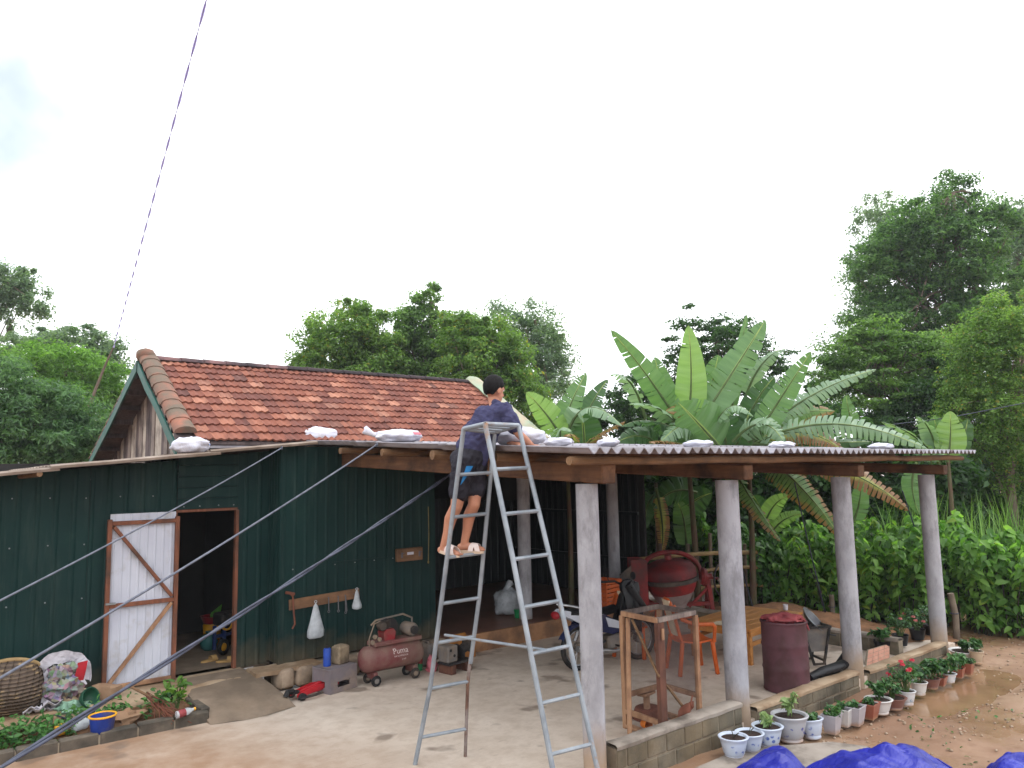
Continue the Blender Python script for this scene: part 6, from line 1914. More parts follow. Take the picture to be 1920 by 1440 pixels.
bw = thing('brown_basin', 'brown plastic basin upside down on the floor inside the cage', 'basin', pbw)
MB().lathe([(.16, 0), (.165, .012), (.13, .10), (.11, .11), (0, .112)], pbw, 20).build('bowl', 'tool_rust', bw, smooth=50)
MB().torus(pbw + Vector((0, 0, .012)), .163, .008, (0, 0, 1), 24, 6).build('rim', 'tool_rust', bw, smooth=60)
bk = thing('timber_offcut', 'short timber block standing on the floor behind the cage door', 'timber', pl.lerp(pk, .35) + Vector((.1, 0, 0)))
MB().box(tuple(pl.lerp(pk, .35) + Vector((.14, .02, .12))), (.05, .05, .24), .2, .004).build('block', 'frame_wood', bk)
MB().box(tuple(pl.lerp(pk, .35) + Vector((.14, .02, .255))), (.20, .10, .025), .2, .004).build('top_piece', 'frame_wood', bk)

# ------------------------------------------------------------------ cement mixer
mixc = at(1258, 1092, 12.4)
mix = thing('cement_mixer', 'red cement mixer with tilted drum and black gear ring behind the orange chairs', 'cement mixer', (mixc.x, mixc.y, 0), -HEAD)
# local axes: x to the right of the view, y away from it
pm('mixer_red', srgb(150, 44, 44), srgb(124, 34, 36), 3, .5, .15, 16, dirt=srgb(86, 44, 42), dirt_amt=.6)
pm('drum_red', srgb(132, 42, 42), srgb(100, 30, 34), 2.5, .6, .2, 16, dirt=srgb(70, 36, 38), dirt_amt=.6)
pm('drum_grey', srgb(150, 134, 130), srgb(120, 104, 102), 3, .8, .3, 14, dirt=srgb(130, 84, 80), dirt_amt=.4)
def mxb(name, b, mat, par=None, smooth=40): return b.build(name, mat, par or mix, smooth=smooth, world=False)
zc = mixc.z + .06
TM = rotm('X', 4) @ rotm('Y', -6)
drum = mxb('drum', MB().lathe([(0, .31), (.10, .305), (.24, .285), (.36, .235), (.415, .15), (.42, .03)], (0, 0, zc), 32, TM), 'drum_red', None, 50)
mxb('gear_ring', MB().lathe([(.42, .035), (.445, .03), (.445, -.03), (.41, -.035)], (0, 0, zc), 48, TM), 'black_iron', drum)
b = MB().lathe([(.408, -.034), (.39, -.12), (.345, -.21)], (0, 0, zc), 32, TM); mxb('cone', b, 'mixer_red', drum, 50)
mxb('mouth', MB().lathe([(.345, -.21), (.27, -.34), (.20, -.42), (.20, -.45), (.18, -.45), (.18, -.41), (.25, -.32)], (0, 0, zc), 32, TM), 'drum_grey', drum, 50)
mxb('hub', MB().lathe([(.06, .28), (.06, .38), (0, .385)], (0, 0, zc), 16, TM), 'mixer_red', drum)
yoke = []
for k in range(17):
    a = math.pi * k / 16
    yoke.append((-.50 * math.cos(a) - .0, .02, zc - .02 + .44 * math.sin(a) ** .75))
mxb('yoke', MB().tube(yoke, .038, 10), 'mixer_red')
mxb('yoke_arm', MB().tube([(-.50, .02, zc - .02), (-.46, .02, zc - .22), (-.36, .02, zc - .36), (-.2, .04, zc - .44)], .032, 10), 'mixer_red')
mxb('motor_housing', MB().prism([(-.66, -.40), (-.40, -.36), (-.40, .30), (-.48, .33), (-.66, .33)], -.22, .18, rotm('X', 90), (0, 0, zc)), 'mixer_red')
mxb('side_sheet', MB().prism([(-.84, -.30), (-.66, -.34), (-.66, .24), (-.84, .10)], -.02, .02, rotm('X', 90), (0, -.16, zc)), 'black_iron')
mxb('bearing', MB().lathe([(0, -.06), (.12, -.055), (.15, 0), (.12, .055), (0, .06)], (.53, .02, zc + .02), 20, rotm('Y', 90)), 'mixer_red', None, 50)
mxb('bearing_cap', MB().lathe([(.05, 0), (.05, .10), (0, .102)], (.56, .02, zc + .02), 14, rotm('Y', 90)), 'mixer_red')
for (x0, y0, x1, y1) in ((.60, .02, .62, .30), (.60, .02, .66, -.02), (-.58, .02, -.60, .35), (-.58, .02, -.62, -.30)):
    mxb('leg', MB().beam((x0, y0, zc - .02), (x1, y1, .06), .07, .07, .008), 'mixer_red')
mxb('cross_bar', MB().beam((.63, 0, .30), (-.60, 0, .30), .06, .06, .006), 'mixer_red')
mxb('brace', MB().beam((.60, .02, .55), (.28, .02, .25), .04, .04, .004), 'mixer_red')
for (x, y) in ((.66, -.16), (.66, .30), (-.62, -.30), (-.60, .35)):
    w = mxb('wheel', MB().torus((x, y, .09), .065, .028, (1, 0, 0), 20, 8), 'black_rubber')
    mxb('rim', MB().lathe([(0, -.02), (.045, -.018), (.045, .018), (0, .02)], (x, y, .09), 14, rotm('Y', 90)), 'tool_rust', w)
hw = mxb('hand_wheel', MB().torus((.80, -.05, zc - .02), .24, .017, (.75, -.65, 0), 32, 8), 'black_iron')
mxb('spoke', MB().beam((.74, -.10, zc + .0), (.90, .03, zc - .24), .02, .05, .003), 'dusty_grey', hw)
mxb('shaft', MB().tube([(.56, .02, zc + .02), (.80, -.05, zc - .02)], .02, 8), 'mixer_red', hw)

# ------------------------------------------------------------------ plastic chairs and the low table
pm('chair_orange', srgb(206, 98, 40), srgb(186, 84, 34), 4, .45, 0, dirt=srgb(150, 84, 52), dirt_amt=.35)
pm('chair_cream', srgb(222, 206, 180), srgb(206, 188, 162), 4, .5)
def chair(label, loc, rz):
    t = thing('plastic_chair', label, 'chair', loc, rz, 'orange plastic chairs')
    def cb(n, b, m, par=None, smooth=50): return b.build(n, m, par or t, smooth=smooth, world=False)
    S, Z = .21, .40                                           # half seat width, seat height; the sitter looks along -y
    cb('seat', MB().grid(lambda s, u: ((s - .5) * 2 * S, (u - .5) * .42, Z - .018 * math.sin(math.pi * s) + .01 * math.cos(u * 6)), 10, 10, .022), 'chair_orange')
    for sx in (-1, 1):
        cb('leg', MB().beam((sx * .19, -.19, Z - .01), (sx * .225, -.225, 0), .05, .045, .01), 'chair_orange')
        cb('leg', MB().beam((sx * .18, .19, Z - .01), (sx * .21, .25, 0), .05, .045, .01), 'chair_orange')
        arm = [(sx * .225, -.20, Z - .02), (sx * .25, -.205, Z + .16), (sx * .255, -.17, Z + .195), (sx * .255, .05, Z + .20), (sx * .225, .20, Z + .26), (sx * .15, .27, Z + .42)]
        cb('armrest', MB().tube(arm, [.022, .024, .028, .027, .024, .020], 8), 'chair_orange')
        cb('back_post', MB().tube([(sx * .15, .19, Z), (sx * .135, .24, Z + .22), (sx * .10, .29, Z + .44)], .022, 8), 'chair_orange')
    cb('backrest', MB().grid(lambda s, u: ((s - .5) * (.17 + .05 * u) , .20 + .10 * u + .012 * math.cos((s - .5) * 3), Z + .05 + .42 * u), 6, 8, .016), 'chair_cream')
    cb('top_rail', MB().tube([(-.11, .285, Z + .43), (-.05, .30, Z + .475), (.05, .30, Z + .475), (.11, .285, Z + .43)], .020, 8), 'chair_orange')
    cb('emblem', MB().lathe([(0, 0), (.022, .001), (.022, .004), (0, .005)], (0, .283, Z + .42), 12, rotm('X', 102)), 'can_blue')
    return t
chair('orange plastic chair with cream back standing behind the cage', Vector((3.16, 1.44, 0)), rad(62))
p = gz(1225, 1232, 0)
chair('orange plastic chair with cream back facing the yard below the mixer', Vector((3.32, 2.50, 0)), rad(112))
p = [gz(1303, 1163, .44), gz(1388, 1186, .44), gz(1492, 1152, .44), gz(1402, 1133, .44)]
ctr = sum(p, Vector()) / 4
table = thing('low_table', 'low varnished wooden table with a slatted shelf in the porch', 'table', (ctr.x, ctr.y, 0))
ax = ((p[2] - p[1]) + (p[3] - p[0])) / 2; ay = ((p[0] - p[1]) + (p[3] - p[2])) / 2
LX, LY = ax.length, ay.length; ax.normalize(); ay = Vector((-ax.y, ax.x, 0))
def tp(a, b_, z): return ctr + ax * a + ay * b_ + Vector((0, 0, z - ctr.z))
nb = 6
for k in range(nb):
    b0 = -LY / 2 + LY * (k + .5) / nb
    MB().beam(tp(-LX / 2, b0, .435), tp(LX / 2, b0, .435), LY / nb - .003, .026, .003).build('board', 'table_wood', table)
for s in (-1, 1):
    MB().beam(tp(-LX / 2 + .04, s * (LY / 2 - .03), .385), tp(LX / 2 - .04, s * (LY / 2 - .03), .385), .03, .07, .003).build('apron', 'table_wood', table)
    MB().beam(tp(s * (LX / 2 - .03), -LY / 2 + .05, .385), tp(s * (LX / 2 - .03), LY / 2 - .05, .385), .03, .07, .003).build('apron', 'table_wood', table)
    MB().beam(tp(-LX / 2 + .06, s * (LY / 2 - .06), .245), tp(LX / 2 - .06, s * (LY / 2 - .06), .245), .03, .05, .003).build('stretcher', 'table_wood', table)
    for s2 in (-1, 1):
        q = tp(s * (LX / 2 - .09), s2 * (LY / 2 - .07), .21)
        MB().box(tuple(q), (.06, .06, .42), math.atan2(ax.y, ax.x), .004).build('leg', 'table_wood', table)
q = gz(1473, 1144, .455)
cup = thing('white_cup', 'small white cup on the far corner of the low table', 'cup', q)
MB().lathe([(0, 0), (.030, .002), (.036, .075), (.033, .076), (.028, .01), (0, .01)], q, 16).build('bowl', 'bag_white', cup, smooth=50)
MB().torus(q + Vector((0, 0, .075)), .0345, .003, (0, 0, 1), 16, 6).build('rim', 'bag_white', cup)
q = gz(1355, 1168, .452)
pap = thing('paper_sheet', 'pale sheet of paper lying on the low table', 'paper', q)
MB().grid(lambda s, t: q + ax * (s - .5) * .30 + ay * (t - .5) * .16 + Vector((0, 0, .004 + .010 * math.sin(s * 4))), 6, 4, .002).build('sheet', 'chair_cream', pap)
MB().grid(lambda s, t: q + ax * (.10 + s * .12) + ay * (t - .5) * .10 + Vector((0, 0, .016 + .012 * s)), 4, 4, .002).build('folded_corner', 'chair_cream', pap)

# ------------------------------------------------------------------ steel drum, cart, inner tube by the low wall
pm('drum_maroon', srgb(92, 58, 64), srgb(74, 46, 54), 3, .6, .15, 14, dirt=srgb(70, 44, 40), dirt_amt=.5)
dc = gz(1472, 1308, 0) ; dr = 43 * ((dc - CAM).dot(CF)) / FPX
dc = gz(1492, 1300, 0) + Vector((.08, .15, 0)); dc.z = 0
dtop = .74
brl = thing('oil_drum', 'rusty maroon steel drum standing inside the low wall', 'drum', dc)
prof = [(dr * .97, 0), (dr * 1.02, .01), (dr, .03)]
for k in (1, 2): prof += [(dr, dtop * k / 3 - .025), (dr * 1.03, dtop * k / 3), (dr, dtop * k / 3 + .025)]
prof += [(dr, dtop - .03), (dr * 1.02, dtop - .01), (dr * .99, dtop), (dr * .95, dtop - .02), (0, dtop - .025)]
MB().lathe(prof, dc, 36).build('shell', 'drum_maroon', brl, smooth=45)
MB().torus(dc + Vector((0, 0, dtop)), dr, .012, (0, 0, 1), 36, 8).build('rim', 'drum_maroon', brl)
cloth('net_red', srgb(150, 74, 76), srgb(120, 52, 58))
rs_ = thing('red_netting', 'pile of red netting heaped on top of the maroon drum', 'net', dc + Vector((.02, 0, dtop)))
b = MB().blob(dc + Vector((.03, .02, dtop + .01)), (dr * .90, dr * .86, .065), 28, 12, .32, 3.0, 4, flat=-.01)
b.build('heap', 'net_red', rs_, smooth=60)
MB().grid(lambda s, t: dc + Vector((math.cos(-1.2 + s * 1.0) * (dr * (.6 + .47 * t)), math.sin(-1.2 + s * 1.0) * (dr * (.6 + .47 * t)), dtop + .05 - .05 * t - .09 * max(0, t - .7) / .3)) + Vector((0, 0, .012 * mnoise.noise(Vector((s * 9, t * 9, 0))))), 10, 8, .01).build('fold', 'net_red', rs_, smooth=60)
cp = at(1519, 1215, 9.6)
cart = thing('metal_bin', 'dark rusty bin on an angle iron frame right of the drum', 'bin', (cp.x, cp.y, 0), rad(-30))
cart.matrix_basis = cart.matrix_basis @ Matrix.Diagonal((.85, .85, .78, 1))
def cr(n, b, m='black_iron'): return b.build(n, m, cart, world=False)
cr('bin', MB().prism([(-.13, 0), (.15, 0), (.20, .36), (-.18, .36)], -.16, .16, rotm('X', 90), (0, 0, .24)), 'dusty_grey')
for s in (-1, 1):
    cr('side_bar', MB().beam((.23, s * .17, .62), (.11, s * .17, .06), .03, .03), 'black_iron')
    cr('side_bar', MB().beam((-.20, s * .17, .62), (-.05, s * .17, .06), .03, .03), 'black_iron')
    cr('top_bar', MB().beam((-.22, s * .175, .615), (.25, s * .175, .615), .032, .03), 'black_iron')
    cr('foot', MB().beam((-.06, s * .17, .05), (.13, s * .17, .05), .03, .03), 'black_iron')
cr('cross_bar', MB().beam((.24, -.17, .615), (.24, .17, .615), .03, .03))
cr('cross_bar', MB().beam((.12, -.17, .10), (.12, .17, .10), .03, .03))
cr('pivot', MB().tube([(.20, -.20, .50), (.30, -.20, .48)], .012, 7))
pz = Matrix.Translation((cp.x, cp.y, 0)) @ Matrix.Rotation(rad(-30), 4, 'Z') @ Vector((.04, .02, .455))
pan = thing('round_pan', 'round grey pan resting tilted in the metal bin', 'pan', pz)
PM = rotm('Z', 20) @ rotm('X', 48)
MB().lathe([(0, 0), (.12, .004), (.165, .05), (.175, .055), (.16, .05), (.115, .014), (0, .012)], pz + Vector((0, 0, .06)), 28, PM).build('dish', 'tool_steel', pan, smooth=50)
MB().torus(pz + Vector((0, 0, .06)) + PM @ Vector((0, 0, .055)), .172, .006, tuple(PM @ Vector((0, 0, 1))), 28, 6).build('rim', 'zinc', pan)
it = thing('inner_tube', 'folded black rubber inner tube leaning on the low wall beside the third column', 'tube', (3.75, .15, 0))
tp_ = [gy(1518, 1280, .10), gy(1545, 1268, .08), gy(1575, 1258, .05), gy(1598, 1248, .08), gy(1596, 1236, .14), gy(1586, 1236, .20), gy(1570, 1262, .22), gy(1535, 1275, .24)]
tp_ = [q + Vector((0, 0, .055)) for q in tp_]
MB().tube(tp_, [.045, .062, .062, .058, .05, .055, .06, .05], 12, flat=.85).build('tube_body', 'bike_black', it, smooth=80)
MB().tube([tp_[2] + Vector((.05, -.03, .01)), tp_[3] + Vector((0, -.05, -.0))], [.03, .045], 10).build('fold', 'bike_black', it, smooth=80)
# brick slab leaning inside the low wall, trough of flowering plants
bsp = gz(1648, 1240, .2)
slab = thing('brick_slab', 'pale red slab of small bricks leaning inside the low wall by the third column', 'slab', (4.75, .18, 0))
pm('brick_pale', srgb(192, 146, 126), srgb(172, 122, 104), 9, .9, .3, 30)
s0, s1, s2, s3 = gy(1624, 1252, .12), gy(1668, 1233, .12), gy(1668, 1207, .20), gy(1628, 1219, .20)
for r in range(4):
    for c in range(4):
        f0, f1 = (c + .04) / 4, (c + .96) / 4; g0, g1 = (r + .05) / 4, (r + .95) / 4
        q = lambda a, b_: s0.lerp(s1, a).lerp(s3.lerp(s2, a), b_)
        pts = [q(f0, g0), q(f1, g0), q(f1, g1), q(f0, g1)]
        nn = (pts[1] - pts[0]).cross(pts[3] - pts[0]).normalized()
        MB().add(pts + [p_ - nn * .03 for p_ in pts], [(0, 1, 2, 3), (7, 6, 5, 4), (0, 4, 5, 1), (1, 5, 6, 2), (2, 6, 7, 3), (3, 7, 4, 0)]).build('brick', 'brick_pale', slab, smooth=None)
MB().add([s0, s1, s2, s3, s0 + Vector((0, .02, 0)), s1 + Vector((0, .02, 0)), s2 + Vector((0, .02, 0)), s3 + Vector((0, .02, 0))], [(0, 1, 2, 3), (7, 6, 5, 4), (0, 4, 5, 1), (1, 5, 6, 2), (2, 6, 7, 3), (3, 7, 4, 0)]).build('mortar_bed', 'mortar', slab, smooth=None)
# ------------------------------------------------------------------ flower pots along the low wall
def glaze(name, base, mark, amt=.5):
    """glazed pot with a hand-painted blue flower band"""
    t = NT(name)
    v = t.coords('Object')
    sp = t.add('ShaderNodeSeparateXYZ'); t.link(t.coords('Generated'), sp.inputs[0])
    col = t.ramp(t.noise(v, 5, 4), [(.3, base), (.7, tuple(x * .88 for x in base))])
    if mark:
        vo = t.add('ShaderNodeTexVoronoi'); vo.inputs['Scale'].default_value = 21
        t.link(v, vo.inputs['Vector'])
        spots = t.ramp(vo.outputs['Distance'], [(.30, (1, 1, 1)), (.42, (0, 0, 0))])
        patch = t.ramp(t.noise(v, 8.5, 3), [(.50, (0, 0, 0)), (.56, (1, 1, 1))])
        band = t.ramp(sp.outputs['Z'], [(.20, (0, 0, 0)), (.28, (1, 1, 1)), (.62, (1, 1, 1)), (.72, (0, 0, 0))])
        f = t.mix(1.0, t.mix(1.0, spots, patch, 'MULTIPLY'), band, 'MULTIPLY')
        col = t.mix(f, col, mark)
    dirt = t.ramp(t.math('ADD', sp.outputs['Z'], t.math('MULTIPLY', t.noise(v, 7, 5), .6)), [(.34, (.7,) * 3), (.55, (0, 0, 0))])
    col = t.mix(dirt, col, srgb(164, 128, 98))
    t.base(col, .35, 0, .45)
    MATS[name] = t.m
glaze('pot_blue', srgb(196, 206, 222), srgb(84, 110, 180))
glaze('pot_blue_grey', srgb(172, 172, 176), srgb(78, 84, 150))
glaze('pot_white', srgb(206, 204, 202), None)
glaze('pot_white_blue', srgb(210, 212, 216), srgb(110, 150, 180))
glaze('pot_grey', srgb(168, 164, 170), None)
glaze('pot_brown', srgb(122, 84, 76), None)
glaze('pot_terracotta', srgb(150, 88, 70), None)
glaze('pot_beige', srgb(186, 166, 142), None)
pm('pot_soil', srgb(62, 46, 40), srgb(44, 34, 30), 12, .95, .8, 40, bdist=.02)
def plant(t, kind, c, s, seed):
    """leaves of a pot plant above the soil centre c; s is its size"""
    random.seed(seed)
    r2 = np.random.default_rng(seed)
    b = MB()
    if kind == 'sprig':
        for k in range(3):
            a = random.uniform(0, 6.28)
            b.tube([c, c + Vector((.02 * math.cos(a), .02 * math.sin(a), s * .3)), c + Vector((.05 * math.cos(a), .05 * math.sin(a), s * .5))], .004, 5)
        b.build('twigs', 'stem_dark', t, smooth=60)
        return
    tips = []
    n = {'bush': 14, 'leafy': 10, 'droop': 4, 'flower': 18, 'pink': 16, 'low': 9, 'twig': 8}[kind]
    for k in range(n):
        a = random.uniform(0, 6.28)
        sp = s * random.uniform(.25, .55) * (.6 if kind in ('droop', 'twig') else 1)
        hh = s * random.uniform(.45, 1.0) * (.45 if kind == 'low' else 1)
        e = c + Vector((math.cos(a) * sp, math.sin(a) * sp, hh))
        m = c.lerp(e, .5) + Vector((0, 0, hh * .15))
        b.tube([c + Vector((math.cos(a) * .02, math.sin(a) * .02, 0)), m, e], [.006, .004, .002], 4, cap=False)
        tips.append((m, e))
    b.build('stems', 'stem_green', t, smooth=60)
    P, N = [], []
    per = {'bush': 14, 'leafy': 9, 'droop': 9, 'flower': 16, 'pink': 12, 'low': 8, 'twig': 9}[kind]
    for m, e in tips:
        for q in range(per):
            f = random.random()
            p = m.lerp(e, f); w = s * .10
            P.append((p.x + random.gauss(0, w), p.y + random.gauss(0, w), p.z + random.gauss(0, w * .7)))
            N.append((random.gauss(0, .6), random.gauss(0, .6) - .3, 1))
    sz = {'bush': .055, 'leafy': .10, 'droop': .11, 'flower': .05, 'pink': .06, 'low': .06, 'twig': .045}[kind]
    leaf_cloud('foliage', np.array(P), np.array(N), sz * .9 * r2.uniform(.7, 1.3, len(P)), .5, 'leaf_pot' if kind != 'droop' else 'leaf_pale', t, shape='leaf', hang=.4)
    if kind in ('flower', 'pink'):
        for q in range(7 if kind == 'flower' else 3):
            m, e = random.choice(tips); p = e + Vector((random.gauss(0, .04), random.gauss(0, .04), .02))
            P2 = np.array([[p.x + .014 * math.cos(u), p.y + .014 * math.sin(u), p.z + .006] for u in np.linspace(0, 6.28, 8)[:-1]])
            N2 = np.array([[math.cos(u) * .8, math.sin(u) * .8 - .4, .6] for u in np.linspace(0, 6.28, 8)[:-1]])
            leaf_cloud('flower', P2, N2, np.full(7, .040), .8, 'petal_red' if kind == 'flower' else 'petal_pink', t, shape='leaf')
def pot(label, top, bot, w, mat, shape, kind, ps, seed, z0=-.118, tilt=0.0):
    base = gz(bot[0], bot[1], z0)
    d = (base - CAM).dot(CF)
    R = w / 2 * d / FPX
    # height: the rim centre is seen at top
    rr = ray(*top); k = (Vector((base.x, base.y, 0)) - Vector((CAM.x, CAM.y, 0))).length / Vector((rr.x, rr.y, 0)).length
    h = max(.10, (CAM + rr * k).z - z0)
    base.z = ground_z(base.x, base.y) + .004 if shape != 'x' else z0
    base.z = max(base.z, z0)
    t = thing('flower_pot', label, 'flower pot', base, 0, 'flower pots along the low wall')
    TM = rotm('X', tilt)
    if shape == 'round':
        prof = [(0, 0), (R * .62, 0), (R * .66, .012), (R * .62, .03), (R * .70, h * .25), (R * .86, h * .72), (R * .90, h * .86), (R * 1.0, h * .93), (R * 1.02, h * .98), (R * .98, h), (R * .86, h * .985), (R * .80, h * .9)]
        MB().lathe(prof, base, 28, TM, open_top=True).build('bowl', mat, t, smooth=40)
        MB().lathe([(0, h * .89), (R * .5, h * .90), (R * .82, h * .885)], base, 16, TM).build('soil', 'pot_soil', t, smooth=80)
    elif shape == 'bowl':
        prof = [(0, 0), (R * .5, 0), (R * .55, .02), (R * .8, h * .5), (R * .93, h * .85), (R * 1.02, h * .93), (R * 1.0, h), (R * .88, h * .97), (R * .8, h * .85)]
        MB().lathe(prof, base, 28, TM, open_top=True).build('bowl', mat, t, smooth=40)
        MB().lathe([(0, h * .88), (R * .84, h * .87)], base, 16, TM).build('soil', 'pot_soil', t, smooth=80)
    else:                                                    # square tapered trough with thick walls
        b = MB(); q = rad(8)
        rings = [(.66, 0), (.70, .02), (.98, h * .93), (1.02, h * .95), (1.02, h), (.90, h), (.86, h * .88)]
        vs = []
        for (f, z) in rings:
            for k in range(4):
                a = q + math.pi / 4 + k * math.pi / 2
                vs.append(base + Vector((math.cos(a) * R * f * 1.25, math.sin(a) * R * f * 1.05, z)))
        n = len(rings)
        b.add(vs, [(3, 2, 1, 0)] + [(i * 4 + k, i * 4 + (k + 1) % 4, (i + 1) * 4 + (k + 1) % 4, (i + 1) * 4 + k) for i in range(n - 1) for k in range(4)])
        b.build('bowl', mat, t, smooth=30)
        MB().add([base + Vector((math.cos(q + math.pi / 4 + k * math.pi / 2) * R * 1.08, math.sin(q + math.pi / 4 + k * math.pi / 2) * R * .92, h * .9)) for k in range(4)], [(0, 1, 2, 3)]).build('soil', 'pot_soil', t, smooth=None)
    plant(t, kind, base + Vector((0, 0, h * .88)), ps * .85, seed)
    return t
pot('nearest white and blue glazed pot holding bare soil', (1379, 1381), (1377, 1422), 56, 'pot_blue', 'round', 'sprig', .12, 1)
pot('second white and blue glazed pot from the near end, bare soil', (1408, 1373), (1407, 1411), 54, 'pot_blue', 'round', 'sprig', .12, 2)
pot('white and blue pot with a small leaning pale sprout', (1437, 1360), (1441, 1400), 58, 'pot_blue', 'round', 'droop', .16, 3)
pot('largest grey and blue pot with a tall drooping shoot', (1476, 1338), (1483, 1388), 68, 'pot_blue_grey', 'round', 'droop', .26, 4)
pot('white and blue pot tilted beside the large grey pot', (1527, 1347), (1524, 1383), 48, 'pot_blue', 'round', 'low', .16, 5, tilt=-6)
pot('grey square tapered pot with a cactus-like plant', (1557, 1338), (1561, 1374), 38, 'pot_grey', 'square', 'low', .22, 6)
pot('white square pot behind the grey square one', (1574, 1326), (1584, 1360), 40, 'pot_white', 'square', 'low', .16, 7)
pot('pale grey square pot next to the terracotta trough', (1604, 1323), (1604, 1358), 42, 'pot_grey', 'square', 'low', .14, 8)
pot('terracotta square pot with flat leaves, nearest of its colour', (1621, 1316), (1630, 1346), 44, 'pot_terracotta', 'square', 'low', .16, 9)
pot('white round pot with a leafy green plant', (1643, 1309), (1649, 1337), 50, 'pot_white', 'round', 'leafy', .20, 10)
pot('wide dark brown pot with a bush and a tall twiggy plant', (1672, 1306), (1674, 1328), 52, 'pot_brown', 'round', 'bush', .26, 11)
pot('white pot with a bush of bright red flowers', (1700, 1294), (1701, 1321), 34, 'pot_white_blue', 'round', 'flower', .34, 12)
pot('white pot with a leafy plant just behind the red-flowering one', (1727, 1278), (1724, 1302), 32, 'pot_white', 'round', 'leafy', .22, 13)
pot('brown-purple pot with a leafy bush beside the puddle', (1748, 1271), (1747, 1290), 34, 'pot_brown', 'round', 'leafy', .24, 14)
pot('small terracotta pot mostly hidden between its neighbours', (1763, 1270), (1764, 1285), 28, 'pot_terracotta', 'square', 'leafy', .22, 15)
pot('small white pot with glossy leaves near the far column', (1781, 1262), (1780, 1279), 28, 'pot_white_blue', 'round', 'leafy', .24, 16)
pot('square terracotta pot second from the far end', (1798, 1252), (1798, 1270), 26, 'pot_terracotta', 'square', 'leafy', .20, 17)
pot('square terracotta pot at the far end of the row', (1815, 1242), (1814, 1264), 30, 'pot_terracotta', 'square', 'low', .2, 18)
pot('wide shallow white bowl of plants at the foot of the far column', (1808, 1220), (1812, 1236), 58, 'pot_white', 'bowl', 'leafy', .18, 19)
pot('small beige pot with a leafy plant right of the white bowl', (1835, 1220), (1832, 1244), 26, 'pot_beige', 'round', 'leafy', .18, 20)
# twiggy plant with orange buds in the wide brown pot shows tall on its left
# flowering plants inside the wall by the far column
for i, (px, py, sz, kind, lab) in enumerate(((1655, 1218, .24, 'leafy', 'light green leafy plant in a dark tub inside the far wall'), (1690, 1222, .30, 'pink', 'spiny pink-flowering plant in a dark pot inside the far wall'),
        (1722, 1212, .30, 'pink', 'pink-flowering plant in a dark pot next to the far column'), (1748, 1206, .30, 'bush', 'dark leafy plant in a pot tucked against the far column'))):
    q = gy(px, py, .28); q.z = .03
    t = thing('flower_pot', lab, 'flower pot', q, 0, 'pots inside the low wall')
    MB().lathe([(0, 0), (.08, 0), (.105, .13), (.112, .14), (.10, .135), (.09, .11)], q, 20, open_top=True).build('bowl', 'bike_black', t, smooth=40)
    MB().lathe([(0, .115), (.094, .11)], q, 12).build('soil', 'pot_soil', t)
    plant(t, kind, q + Vector((0, 0, .11)), sz, 60 + i)

# ------------------------------------------------------------------ blue tarpaulin in the foreground
tb = NT('tarp_blue')
vv = tb.coords('Object')
tb.base(tb.ramp(tb.noise(vv, 3, 4), [(.3, srgb(28, 34, 128)), (.7, srgb(42, 48, 158))]), .38, 0, .4)
tb.bump(tb.noise(tb.coords('Object', (1, 2.2, 1)), 7, 6, .6), .6, .03)
def tarp(label, outline, h, seed):
    pts = [gz(*p, -.09) for p in outline]
    c = sum(pts, Vector()) / len(pts)
    t = thing('tarpaulin', label, 'tarpaulin', c)
    n = 150; m = 44
    rc = random.Random(seed)
    ext_ = max((q - c).length for q in pts) * .8
    creases = [(c.x + rc.uniform(-ext_, ext_), c.y + rc.uniform(-ext_, ext_), rc.uniform(0, 3.14), rc.uniform(.05, .20), rc.uniform(.015, .055) * min(1, h * 4)) for _ in range(34)]
    def ring(a):
        k = a * len(pts); i = int(k) % len(pts); f = k - int(k)
        f = f * f * (3 - 2 * f)
        return pts[i].lerp(pts[(i + 1) % len(pts)], f)
    def fn(s, u):
        e = ring(s % 1.0)
        p = c.lerp(e, u)
        prof = (1 - u ** 3.0)
        z = h * prof * (.80 + .5 * mnoise.noise(Vector((p.x * 1.6, p.y * 1.6, seed))))
        fold = 0.0
        for (lx, ly, la, lw, lh) in creases:           # sharp folds running across the heap
            dd = (p.x - lx) * math.sin(la) - (p.y - ly) * math.cos(la) + .06 * mnoise.noise(Vector((p.x * 3, p.y * 3, lx)))
            along = (p.x - lx) * math.cos(la) + (p.y - ly) * math.sin(la)
            fold += lh * max(0.0, 1 - abs(dd) / lw) ** 1.3 * max(0.0, 1 - (along / .75) ** 2)
        fold += abs(mnoise.noise(Vector((p.x * 9, p.y * 7 + seed, 2)))) * .03
        z += fold * (prof ** .5)
        return (p.x, p.y, -.10 + max(0.004, z))
    MB().grid(fn, n, m).build('sheet', tb.m, t, smooth=75)
    b = MB(); b.tube([Vector(fn(k / 60, .985)) + Vector((0, 0, .006)) for k in range(61)], .010, 6)
    b.build('hem', tb.m, t, smooth=75)
    return t
tarp('small crumpled heap of blue tarpaulin at the bottom edge', [(1370, 1450), (1400, 1432), (1445, 1418), (1490, 1426), (1510, 1444), (1490, 1480), (1400, 1490)], .10, 1)
tarp('large crumpled blue tarpaulin mound in the right foreground', [(1500, 1452), (1545, 1436), (1620, 1424), (1700, 1412), (1760, 1426), (1800, 1450), (1780, 1540), (1650, 1580), (1520, 1540)], .19, 2)
tarp('blue tarpaulin piece in the bottom right corner', [(1845, 1448), (1880, 1432), (1930, 1428), (2000, 1440), (2000, 1520), (1880, 1500)], .14, 3)

